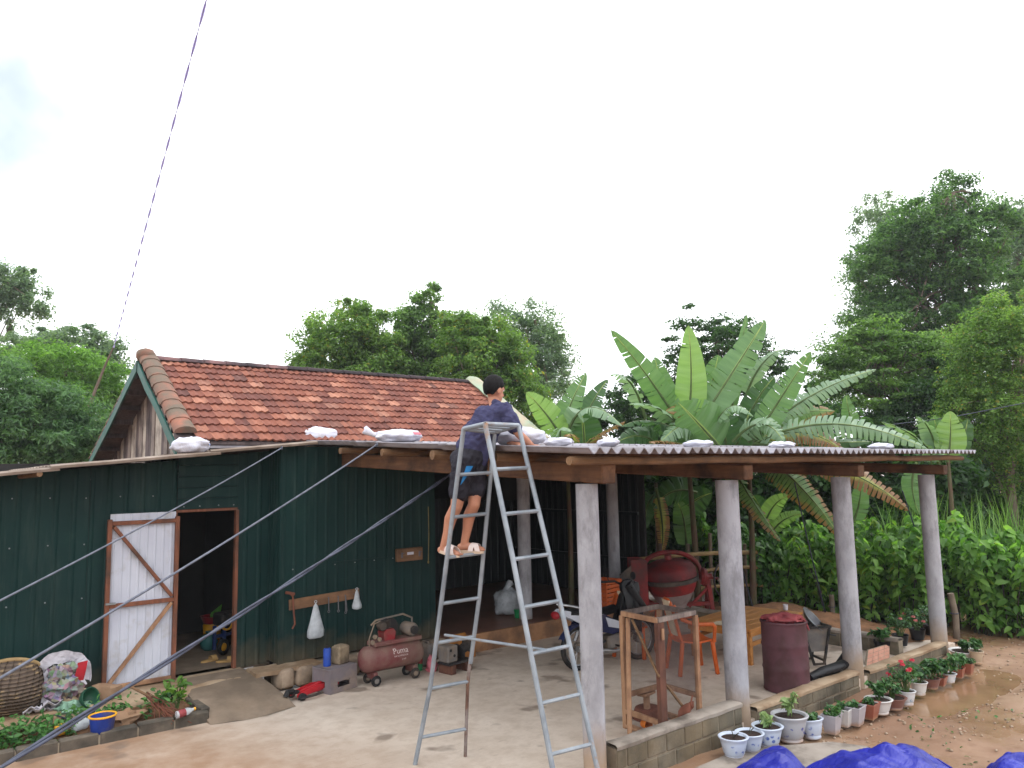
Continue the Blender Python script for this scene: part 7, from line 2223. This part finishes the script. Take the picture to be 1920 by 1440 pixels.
# ------------------------------------------------------------------ ropes and wires
pm('rope_grey', srgb(104, 108, 120), srgb(78, 82, 94), 14, .6, .3, 60)
pm('rope_dark', srgb(70, 74, 90), srgb(48, 52, 66), 14, .5, .3, 60)
_tv = NT('tape_violet')
_tv.base(srgb(176, 170, 208), .6)
_tt = _tv.add('ShaderNodeBsdfTranslucent'); _tt.inputs['Color'].default_value = c4(srgb(176, 170, 208))
_tm = _tv.add('ShaderNodeMixShader'); _tm.inputs['Fac'].default_value = .5
_tv.link(_tv.bsdf.outputs[0], _tm.inputs[1]); _tv.link(_tt.outputs[0], _tm.inputs[2]); _tv.link(_tm.outputs[0], _tv.out.inputs['Surface'])
MATS['tape_violet'] = _tv.m
def rope(name, label, cat, pts, r, mat, strands=1, twist=6.0):
    t = thing(name, label, cat, pts[0])
    n = len(pts)
    for k in range(strands):
        if strands == 1: q = pts
        else:
            q = []
            for i, p in enumerate(pts):
                a = 2 * math.pi * (k / strands) + i / n * twist * 2 * math.pi
                q.append(p + Vector((0, 0, 1)) * math.sin(a) * r * 1.05 + Vector((CR.x, CR.y, 0)) * math.cos(a) * r * 1.05)
        MB().tube(q, r, 7).build('strand', mat, t, smooth=80)
    return t
def ext(p, q, f): return p + (q - p) * f
def guy(name, label, far, near_px, d, r, mat, strands=1, f=1.45, clip=None, sag=.06):
    q = at(*near_px, d)
    e = ext(far, q, f)
    if e.z < 0: e = ext(far, q, (far.z - .0) / (far.z - q.z))
    t = rope(name, label, 'rope', catenary(far, e, sag, 70), r, mat, strands)
    MB().torus(far, r * 2.4, r * .8, (1, 0, 0), 14, 6).build('loop', mat, t)
    return t
f1 = gy(528, 840, 4.08); f2 = gx(706, 834, -.48); f3 = gx(846, 889, -.08)
g1 = guy('guy_rope', 'highest grey guy rope from the back of the porch roof to the left', f1, (0, 1112), 5.2, .0075, 'rope_grey')
g2 = guy('guy_rope', 'middle grey guy rope slanting across the white door', f2, (0, 1254), 4.2, .0085, 'rope_grey')
g3 = guy('guy_rope', 'thick doubled dark guy rope nearest the viewer', f3, (0, 1424), 3.0, .0072, 'rope_dark', 2, sag=.04)
# pale twisted tape line rising at the upper left
a_, b_ = at(213, 652, 22.0), at(395, -30, 9.0)
tl = thing('twisted_tape', 'pale violet twisted tape line rising across the sky at the left', 'tape', a_)
TN = 420
def tf(s, t):
    p = a_.lerp(b_, s); k = 12.0
    # the line tightens towards the viewer: turns of the tape grow shorter in view
    ang = s * 24 * math.pi
    side = CR * math.cos(ang) + CF * math.sin(ang)
    w = .042
    return p + side * w * (t - .5)
MB().grid(tf, TN, 1).build('ribbon', 'tape_violet', tl, smooth=None)
MB().tube([a_.lerp(b_, i / 20) for i in range(21)], .0065, 5).build('cord', 'tape_violet', tl)
wr_ = [at(1500, 820, 15), at(1640, 800, 15), at(1780, 783, 15), at(1960, 748, 15)]
rope('overhead_wire', 'thin dark wire crossing in front of the trees at the right', 'wire', wr_, .008, 'rope_dark')
for i, (x0, y0, x1, y1, d, lab) in enumerate(((1490, 905, 1548, 1150, 11.5, 'thin dark cord hanging from the rafter down to the ground by the table'), (1692, 920, 1742, 1060, 12.3, 'thin dark cord hanging from the rafter by the far column'), (1372, 985, 1412, 1140, 11.8, 'thin dark cord hanging behind the second column'), (1770, 1100, 1800, 1175, 12.6, 'thin dark cord tied from the far column to the post'))):
    p, q = at(x0, y0, d), at(x1, y1, d + .8)
    rope('hanging_cord', lab, 'cord', catenary(p, q, .05, 10), .010, 'rope_dark')

# ------------------------------------------------------------------ bamboo rail fence behind the mixer, posts by the hedge
bf = thing('bamboo_fence', 'bamboo pole fence with three rails behind the cement mixer', 'fence', gz(1330, 1140, -.1))
pm('bamboo_dry', srgb(172, 146, 104), srgb(142, 116, 80), 5, .7, .2, 20)
d = 13.3
for (a, b_, r) in (((1186, 1050), (1420, 1036), .035), ((1300, 1074), (1420, 1064), .028), ((1290, 1106), (1430, 1098), .026)):
    pts = [at(a[0] + (b_[0] - a[0]) * k / 6, a[1] + (b_[1] - a[1]) * k / 6 - (4 * math.sin(k / 6 * 3.1)), d) for k in range(7)]
    MB().tube(pts, [r * (1.05 if k % 2 else .95) for k in range(7)], 8).build('rail', 'bamboo_dry', bf)
for (x, y0, y1) in ((1331, 1000, 1140), (1290, 1020, 1150), (1238, 1020, 1150), (1396, 1020, 1140)):
    MB().tube([at(x + 4, y1, d + .06), at(x, y0, d + .06)], [.035, .030], 8).build('post', 'bark', bf)
for (px, py, h, r, lab, lean) in ((1562, 1165, .42, .045, 'short grey wooden post in front of the hedge right of the table', .0), (1793, 1195, .62, .05, 'grey wooden post in front of the hedge right of the far column', .03)):
    g0 = gz(px, py, -.05)
    ps_ = thing('wooden_post', lab, 'post', g0)
    MB().tube([g0 - Vector((0, 0, .1)), g0 + Vector((lean, 0, h * .5)), g0 + Vector((0, lean, h))], [r, r * .95, r * .9], 9).build('stake', 'bark', ps_, smooth=60)
    MB().torus(g0 + Vector((0, 0, h * .55)), r * 1.05, .008, (0, 0, 1), 14, 6).build('wire_tie', 'rope_dark', ps_)

# ------------------------------------------------------------------ planting bed kerb and weeds at the left
pm('kerb_block', srgb(112, 102, 90), srgb(84, 76, 68), 5, .9, .4, 24, dirt=srgb(62, 58, 52), dirt_amt=.7, kind='World')
kb = thing('bed_kerb', 'low weathered block kerb in front of the weedy planting bed', 'kerb', (-3.6, 3.66, 0))
kb['kind'] = 'thing'
KA, KB = Vector((-5.6, 3.70, 0)), Vector((-1.93, 3.60, 0))
nk = 11
for k in range(nk):
    a, b_ = KA.lerp(KB, k / nk), KA.lerp(KB, (k + 1) / nk)
    d = (b_ - a).normalized()
    h = .105 + random.uniform(-.008, .008)
    MB().beam(a + d * .006 + Vector((0, 0, h / 2 - .02)), b_ - d * .006 + Vector((0, random.uniform(-.008, .008), h / 2 - .02)), .11, h + .04, .010).build('block', 'kerb_block', kb)
MB().beam(KA + Vector((0, 0, .03)), KB + Vector((-.004, 0, .03)), .085, .10).build('mortar', 'mortar', kb)
for k in range(4):
    a, b_ = Vector((-1.95, 3.62 + .17 * k, 0)), Vector((-1.97, 3.62 + .17 * (k + 1), 0))
    MB().beam(a + Vector((0, .006, .06)), b_ + Vector((0, -.006, .075)), .09, .13, .01).build('block', 'kerb_block', kb)
wp, wn_ = [], []
for i in range(2600):
    x = random.uniform(-5.6, -2.05); y = random.uniform(3.76, 4.14)
    dens = mnoise.noise(Vector((x * 2.1, y * 2.5, 9)))
    if dens < -.12 and x > -3.3: continue
    if -2.6 < x < -2.25 and random.random() < .6: continue
    z = .05 + .10 * (y - 3.72) / .5 + random.random() ** 1.5 * .13 * (1 + dens)
    wp.append((x, y, z)); wn_.append((random.gauss(0, .5), random.gauss(0, .5) - .3, 1))
wp, wn_ = np.array(wp), np.array(wn_)
o = leaf_cloud('weeds', wp, wn_, .055 * rng.uniform(.6, 1.4, len(wp)), .6, 'leaf_weed', None, shape='leaf', kind='stuff')
tag(o, 'low green weeds covering the planting bed', 'weeds')
gw, gn = [], []
for i in range(900):            # weeds creeping on the damp ground past the pots
    x = random.uniform(2.5, 9.5); y = random.uniform(-3.2, -.5)
    if mnoise.noise(Vector((x * 1.2, y * 1.2, 4))) < .22: continue
    gw.append((x, y, ground_z(x, y) + random.uniform(.004, .03))); gn.append((random.gauss(0, .5), random.gauss(0, .5), 1))
if gw:
    o = leaf_cloud('ground_weeds', np.array(gw), np.array(gn), .04 * rng.uniform(.6, 1.4, len(gw)), .5, 'leaf_weed', None, shape='leaf', kind='stuff')
    tag(o, 'sparse weeds on the muddy ground beyond the pots', 'weeds')
# pebbles on the ground
pbm = MB()
for i in range(700):
    x = random.uniform(1.2, 8.5); y = random.gauss(-1.0, .55)
    if y > -.3 or y < -3: continue
    r = random.uniform(.006, .020)
    pbm.blob((x, y, ground_z(x, y) + r * .3), (r, r * random.uniform(.7, 1), r * .7), 6, 4, .2, 2, i)
pbm.build('pebbles', 'stone', None, 60, label='scattered small pebbles on the red earth beside the pots', cat='pebbles', kind='stuff')
def upright_weed(label, base, h, n, leaf, mat, seed):
    random.seed(seed)
    t = thing('leafy_weed', label, 'weed', base)
    P, N = [], []; b = MB()
    for k in range(n):
        a = random.uniform(0, 6.28); e = base + Vector((math.cos(a) * h * .25, math.sin(a) * h * .25, h * random.uniform(.7, 1)))
        b.tube([base, base.lerp(e, .5) + Vector((0, 0, h * .1)), e], [.008, .006, .003], 5)
        for q in range(9):
            f = .3 + .7 * random.random(); p = base.lerp(e, f)
            P.append((p.x + random.gauss(0, .03), p.y + random.gauss(0, .03), p.z)); N.append((random.gauss(0, .7), random.gauss(0, .7) - .3, .8))
    b.build('stems', 'stem_green', t)
    leaf_cloud('foliage', np.array(P), np.array(N), leaf * rng.uniform(.7, 1.3, len(P)), .38, mat, t, shape='leaf', hang=-.4)
b0 = gz(332, 1335, .10)
upright_weed('bright upright leafy weed at the right end of the planting bed', b0, .34, 5, .12, 'leaf_lime', 1)
upright_weed('darker bushy weed beside the bright one in the bed', gz(302, 1338, .10), .24, 6, .09, 'leaf_weed', 2)
upright_weed('green leaf sprout at the left edge below the basket', gz(4, 1345, .15), .20, 4, .10, 'leaf_lime', 3)

# ------------------------------------------------------------------ clutter along the shed at the left
def weave_mat():
    t = NT('old_bamboo_weave')
    v = t.coords('Object')
    w = t.add('ShaderNodeTexWave'); w.inputs['Scale'].default_value = 9; w.bands_direction = 'Z'; w.inputs['Distortion'].default_value = 1.2
    t.link(v, w.inputs['Vector'])
    col = t.ramp(w.outputs['Fac'], [(.3, srgb(84, 72, 64)), (.7, srgb(104, 90, 78))])
    pt = t.ramp(t.noise(v, 4.5, 6, .7), [(.52, (0, 0, 0)), (.64, (1, 1, 1))])
    col = t.mix(t.mix(1.0, pt, w.outputs['Color'], 'MULTIPLY'), col, srgb(184, 156, 116))
    t.base(col, .9, 0, .2); t.bump(w.outputs['Fac'], .8, .02)
    MATS['weave'] = t.m
weave_mat()
bc = gz(18, 1352, .16); bc = Vector((bc.x + .02, bc.y + .10, .19))
bsk = thing('woven_basket', 'big old woven bamboo basket lying on its side at the left edge', 'basket', bc)
BM = rotm('Z', -18) @ rotm('X', -38)
cB = bc + Vector((0, .05, .235))
MB().lathe([(0, -.26), (.14, -.255), (.24, -.19), (.285, -.08), (.285, .03), (.255, .13), (.225, .19), (.215, .19), (.24, .12), (.27, .02), (.27, -.08), (.2, -.2), (0, -.24)], cB, 36, BM).build('bowl', 'weave', bsk, smooth=60)
MB().torus(cB + BM @ Vector((0, 0, .195)), .225, .022, tuple(BM @ Vector((0, 0, 1))), 36, 8).build('rim', 'bamboo_dry', bsk, smooth=60)
bands = MB()
for k in range(26):                        # raised strips of the weave
    a = 2 * math.pi * k / 26
    pts = []
    for (r, z) in ((.145, -.258), (.245, -.193), (.290, -.08), (.290, .03), (.26, .13), (.23, .185)):
        pts.append(cB + BM @ Vector((r * math.cos(a), r * math.sin(a), z)))
    MB().tube(pts, .008, 4, flat=.5).build('rib', 'weave', bsk, smooth=60)
# torn rubbish sack: white sack with red print, full of coloured scraps
sk = gz(105, 1312, .205); sk = Vector((sk.x, 4.52, .205))
sack = thing('rubbish_sack', 'torn white and red sack spilling colourful scraps against the green shed', 'sack', sk)
cloth('sack_white', srgb(206, 202, 208), srgb(178, 174, 182))
pm('sack_red', srgb(180, 40, 50), srgb(150, 34, 44), 5, .7)
b = MB().blob(sk + Vector((0, -.02, .17)), (.20, .15, .20), 22, 14, .35, 2.6, 5)
b.build('bag', 'sack_white', sack, smooth=60)
def lip(s, t):
    a = -.35 + s * (math.pi + .7)
    r = .17 + .11 * t + .04 * mnoise.noise(Vector((s * 5, t * 2, 0)))
    return sk + Vector((math.cos(a) * r, .04 + .04 * math.sin(s * 7) - .10 * t * (s < .2), .27 + math.sin(a) * (.13 + .12 * t) + .03 * mnoise.noise(Vector((s * 9, t * 3, 3)))))
MB().grid(lip, 26, 6, .006).build('torn_mouth', 'sack_white', sack, smooth=60)
MB().grid(lambda s, t: sk + Vector((.13 + .10 * t - .06 * (1 - s), -.10 + .05 * t - .03 * math.sin(s * 3), .12 + .28 * s)), 8, 4, .006).build('red_panel', 'sack_red', sack, smooth=60)
scr = NT('scraps')
_v = scr.add('ShaderNodeTexVoronoi'); _v.inputs['Scale'].default_value = 22; scr.link(scr.coords('Object'), _v.inputs['Vector'])
_hsv = scr.add('ShaderNodeHueSaturation'); _hsv.inputs['Saturation'].default_value = .55; _hsv.inputs['Value'].default_value = .40
scr.link(scr.mix(.35, _v.outputs['Color'], srgb(190, 120, 130)), _hsv.inputs['Color'])
scr.base(_hsv.outputs['Color'], .6); scr.bump(_v.outputs['Distance'], .8, .02)
MATS['scraps'] = scr.m
for i, (dx, dy, dz, r) in enumerate(((-.03, -.12, .31, .11), (.02, -.15, .20, .12), (-.09, -.13, .20, .10), (.09, -.13, .15, .10), (.07, -.09, .36, .07), (-.05, -.14, .11, .09))):
    MB().blob(sk + Vector((dx, dy, dz)), (r, r * .8, r * .85), 14, 10, .6, 4, 20 + i).build('scrap', 'scraps', sack, smooth=60)
def rubble(name, label, cat, p, r, mat, seed, amp=.35, cut=None):
    t = thing(name, label, cat, p)
    b = MB().blob(p + Vector((0, 0, r[2] * .8)), r, 14, 10, amp, 1.8, seed)
    if cut is not None:
        for k in range(len(b.v)):
            q = Vector(b.v[k]) - p
            for pl_, dd in cut:
                e = q.dot(Vector(pl_).normalized()) - dd
                if e > 0: q -= Vector(pl_).normalized() * e
            b.v[k] = tuple(q + p)
    b.build('stone_body', mat, t, smooth=28)
    return t
pm('rock_pale', srgb(200, 180, 150), srgb(176, 152, 122), 4, .9, .4, 20, dirt=srgb(140, 114, 90), dirt_amt=.5)
pm('rock_tan', srgb(150, 122, 98), srgb(128, 102, 80), 4, .9, .4, 20, dirt=srgb(136, 104, 80), dirt_amt=.4)
rubble('rock', 'pale cream rock beside the rubbish sack', 'rock', gz(134, 1322, .2), (.15, .11, .10), 'rock_pale', 3, .4, [((0, 0, 1), .14), ((0, -1, .3), .09)])
rubble('rock', 'tan rock leaning on the bottom corner of the white door', 'rock', gz(196, 1312, .2), (.15, .10, .11), 'rock_tan', 9, .4, [((.2, 0, 1), .15), ((-.3, -1, .2), .09)])
rubble('rock', 'broad flat tan rock at the edge of the ledge below the door', 'rock', gz(232, 1358, .06), (.17, .09, .07), 'rock_tan', 14, .7, [((0, 0, 1), .16), ((0, -1, .6), .12)])
p = gz(103, 1320, .2)
kt = thing('black_kettle', 'sooty black cooking pot tipped over below the rubbish sack', 'cooking pot', p)
KM = rotm('Y', 15) @ rotm('X', 60)
MB().lathe([(0, -.02), (.075, -.015), (.085, .0), (.085, .075), (.09, .08), (.08, .08), (.075, .01), (0, .008)], p + Vector((0, 0, .07)), 22, KM).build('bowl', 'black_iron', kt, smooth=45)
MB().lathe([(0, .0), (.07, .002), (.07, .006), (0, .010)], p + Vector((0, 0, .07)) + KM @ Vector((0, 0, .082)), 20, KM).build('lid', 'dusty_grey', kt, smooth=45)
p = gz(137, 1338, .15)
gc = thing('green_cloth', 'crumpled pale green cloth on the edge of the ledge', 'cloth', p)
cloth('cloth_mint', srgb(140, 172, 150), srgb(116, 150, 130))
MB().blob(p + Vector((0, 0, .05)), (.15, .09, .07), 22, 12, .7, 3, 6, flat=-.04).build('fabric', 'cloth_mint', gc, smooth=60)
p = gz(163, 1324, .2)
gp = thing('green_bowl', 'dark green plastic bowl lying between the rocks', 'bowl', p)
pm('bowl_green', srgb(36, 84, 62), srgb(28, 70, 52), 5, .5)
MB().lathe([(0, -.05), (.06, -.045), (.095, .01), (.10, .05), (.094, .05), (.085, .01), (.05, -.035), (0, -.04)], p + Vector((0, 0, .075)), 22, rotm('Z', 30) @ rotm('X', 75)).build('dish', 'bowl_green', gp, smooth=50)
MB().torus(p + Vector((0, 0, .075)) + (rotm('Z', 30) @ rotm('X', 75)) @ Vector((0, 0, .05)), .098, .006, tuple((rotm('Z', 30) @ rotm('X', 75)) @ Vector((0, 0, 1))), 22, 6).build('rim', 'bowl_green', gp)
p = gz(75, 1340, .18)
pp_ = thing('paper_litter', 'white torn paper and film litter beside the basket', 'litter', p)
for i in range(7):
    q = p + Vector((random.uniform(-.18, .30), random.uniform(-.05, .08), .015 * i))
    MB().grid(lambda s, t: q + Vector(((s - .5) * .16, (t - .5) * .09, .02 * math.sin(s * 8 + i) + .015 * math.cos(t * 7))), 8, 6, .003).build('scrap', 'sack_white', pp_, smooth=60)
# broom of dry twigs hanging over the ledge
p = gz(282, 1322, .2)
br = thing('twig_broom', 'small broom of dry brown twigs lying over the ledge below the door', 'broom', p)
a_, b_ = p + Vector((-.02, .06, .10)), p + Vector((.16, -.22, -.10))
random.seed(3)
for k in range(26):
    MB().tube([a_ + Vector((random.gauss(0, .012), random.gauss(0, .012), random.gauss(0, .012))), a_.lerp(b_, .5) + Vector((random.gauss(0, .03), random.gauss(0, .02), random.gauss(0, .02))), b_ + Vector((random.gauss(0, .07), random.gauss(0, .05), random.gauss(0, .03)))], .004, 4).build('twig', 'tool_rust', br, smooth=60)
MB().tube([a_ + Vector((-.16, .06, .10)), a_.lerp(b_, .15)], .014, 8).build('handle', 'log_wood', br)
# blue bucket with a yellow rim
p = gz(191, 1376, .06)
bu = thing('blue_bucket', 'small dirty blue bucket with yellow rim standing in the weeds', 'bucket', p)
pm('bucket_blue', srgb(36, 62, 150), srgb(30, 50, 120), 4, .5, 0, dirt=srgb(96, 86, 78), dirt_amt=.55)
pm('rim_yellow', srgb(226, 166, 44), srgb(204, 146, 40), 5, .5)
MB().lathe([(0, 0), (.085, 0), (.095, .01), (.115, .17), (.107, .17), (.088, .012), (0, .01)], p, 26).build('shell', 'bucket_blue', bu, smooth=45)
MB().torus(p + Vector((0, 0, .17)), .116, .010, (0, 0, 1), 30, 8).build('rim', 'rim_yellow', bu)
MB().lathe([(0, .075), (.10, .075)], p, 20).build('muddy_water', 'bare_soil', bu)
p = gz(330, 1349, .10)
bt = thing('plastic_bottle', 'clear plastic bottle with red and orange label on the kerb', 'bottle', p)
BTM = rotm('Z', 8) @ rotm('Y', 84)
MB().lathe([(0, 0), (.034, .003), (.036, .015), (.036, .06)], p + Vector((0, 0, .04)), 16, BTM).build('bottom', 'clear_film', bt, smooth=50)
MB().lathe([(.0365, .02), (.0365, .09)], p + Vector((0, 0, .04)), 16, BTM).build('wrapper', 'net_red', bt, smooth=50)
MB().lathe([(.036, .09), (.034, .12), (.014, .165), (.013, .18)], p + Vector((0, 0, .04)), 16, BTM).build('neck', 'clear_film', bt, smooth=50)
MB().lathe([(.015, .178), (.015, .195), (0, .196)], p + Vector((0, 0, .04)), 12, BTM).build('cap', 'rim_yellow', bt, smooth=50)
p = gz(113, 1378, .08)
yb = thing('yellow_jug', 'yellow and clear plastic jug half hidden in the weeds', 'jug', p)
MB().box(tuple(p + Vector((0, 0, .05))), (.10, .08, .10), .2, .02).build('body', 'rim_yellow', yb)
MB().lathe([(.05, 0), (.05, .12), (.02, .15), (.02, .17), (0, .17)], p + Vector((.10, .0, .05)), 16, rotm('Z', 10) @ rotm('Y', 85)).build('spout', 'clear_film', yb, smooth=50)
p = gz(105, 1350, .15)
bw_ = thing('bent_wire', 'thin black bent wire lying on the ledge', 'wire', p)
MB().tube([gz(70, 1342, .17), gz(95, 1338, .19), gz(120, 1346, .17), gz(150, 1362, .10)], .007, 6).build('strand', 'rope_dark', bw_)

# ------------------------------------------------------------------ what shows inside the shed door
sl_y = 4.86
pm('slipper_tan', srgb(196, 160, 104), srgb(170, 134, 84), 5, .7)
for i, (px, py, rz, lab) in enumerate(((393, 1240, .25, 'left tan plastic slipper on the shed floor inside the door'), (424, 1241, -.35, 'right tan plastic slipper by the door post inside the shed'))):
    p = gz(px, py, .208)
    s_ = thing('slipper', lab, 'slipper', p, rz, 'pair of slippers inside the shed')
    out = [(.12 * math.cos(a), (.040 + .008 * math.cos(a)) * math.sin(a)) for a in np.linspace(0, 2 * math.pi, 21)[:-1]]
    MB().prism(out, 0, .022).build('sole', 'slipper_tan', s_, world=False)
    MB().grid(lambda s, t: (.01 + .07 * t, .046 * math.cos(math.pi * s), .018 + .05 * math.sin(math.pi * s)), 10, 3, .005).build('strap', 'slipper_tan', s_, smooth=80, world=False)
p = gz(418, 1228, .208)
hc_ = thing('hand_cart', 'small dark cart with a yellow-hubbed wheel inside the shed door', 'cart', p)
pm('blue_paint', srgb(36, 56, 104), srgb(28, 44, 84), 5, .5)
w = MB().torus(p + Vector((.0, 0, .10)), .075, .026, (.55, -.84, 0), 24, 8).build('wheel', 'black_rubber', hc_)
MB().lathe([(0, -.02), (.05, -.016), (.05, .016), (0, .02)], p + Vector((0, 0, .10)), 16, rotm('Z', 33) @ rotm('X', 90)).build('hub', 'rim_yellow', w)
MB().beam(p + Vector((-.10, .10, .22)), p + Vector((.28, .22, .22)), .04, .04, .004).build('frame_bar', 'blue_paint', hc_)
MB().beam(p + Vector((-.08, .10, .06)), p + Vector((-.08, .10, .36)), .04, .04, .004).build('frame_bar', 'blue_paint', hc_)
MB().beam(p + Vector((.06, .14, .06)), p + Vector((.06, .14, .40)), .04, .04, .004).build('frame_bar', 'blue_paint', hc_)
MB().box(tuple(p + Vector((.12, .22, .42))), (.30, .22, .16), .3, .02).build('motor', 'black_iron', hc_)
MB().torus(p + Vector((.06, .08, .38)), .085, .014, (.3, -.9, .35), 24, 8, 0, 3.6).build('hose', 'rim_yellow', hc_)
p = gz(388, 1215, .208) + Vector((.12, .18, 0))
rb_ = thing('red_basin', 'red plastic basin on a yellow stool inside the dark shed', 'basin', p)
MB().lathe([(.10, 0), (.12, .26), (.11, .28), (0, .28)], p, 18).build('stool', 'rim_yellow', rb_, smooth=40)
MB().lathe([(0, .28), (.11, .285), (.15, .38), (.16, .385), (.145, .385), (.105, .30), (0, .295)], p, 24).build('bowl', 'red_paint', rb_, smooth=40)
gl = thing('green_bag', 'bright green bag sticking out of the red basin', 'bag', p + Vector((.05, 0, .36)))
pm('bag_green', srgb(110, 176, 74), srgb(90, 150, 62), 6, .6)
MB().grid(lambda s, t: p + Vector((-.02 + .14 * s, .02 * math.sin(t * 5), .36 + .16 * t * (.4 + .6 * s))), 6, 6, .01).build('film', 'bag_green', gl, smooth=60)
MB().blob(p + Vector((.04, 0, .38)), (.07, .06, .05), 12, 8, .3, 3, 2).build('bulge', 'bag_green', gl, smooth=60)
p2 = gz(382, 1222, .208) + Vector((.08, .06, 0))
tb_ = thing('teal_ball', 'round teal gas bottle on the shed floor under the red basin', 'gas bottle', p2)
pm('teal', srgb(58, 116, 116), srgb(46, 96, 98), 4, .45)
MB().lathe([(.06, 0), (.07, .012), (.10, .04), (.115, .11), (.10, .17), (.06, .205), (.03, .215), (.03, .24), (0, .24)], p2, 22).build('shell', 'teal', tb_, smooth=60)
MB().torus(p2 + Vector((0, 0, .235)), .04, .008, (0, 0, 1), 18, 6).build('collar', 'teal', tb_)

# ------------------------------------------------------------------ thin haze: veils the far trees, added to lift the foliage shadows
hz = bpy.data.materials.new('shadow_lift_haze')
hz.use_nodes = True
hz.node_tree.nodes.clear()
_ho = hz.node_tree.nodes.new('ShaderNodeOutputMaterial')
_hv = hz.node_tree.nodes.new('ShaderNodeVolumePrincipled')
_hv.inputs['Color'].default_value = (.93, .96, 1.0, 1)
_hv.inputs['Density'].default_value = .0008
_hv.inputs['Anisotropy'].default_value = .2
hz.node_tree.links.new(_hv.outputs[0], _ho.inputs['Volume'])
MB().box((0, 30, 11), (500, 460, 32)).build('haze', hz, None, None, kind='stuff', label='thin haze in the air over the whole yard, added to lift foliage shadows', cat='haze')
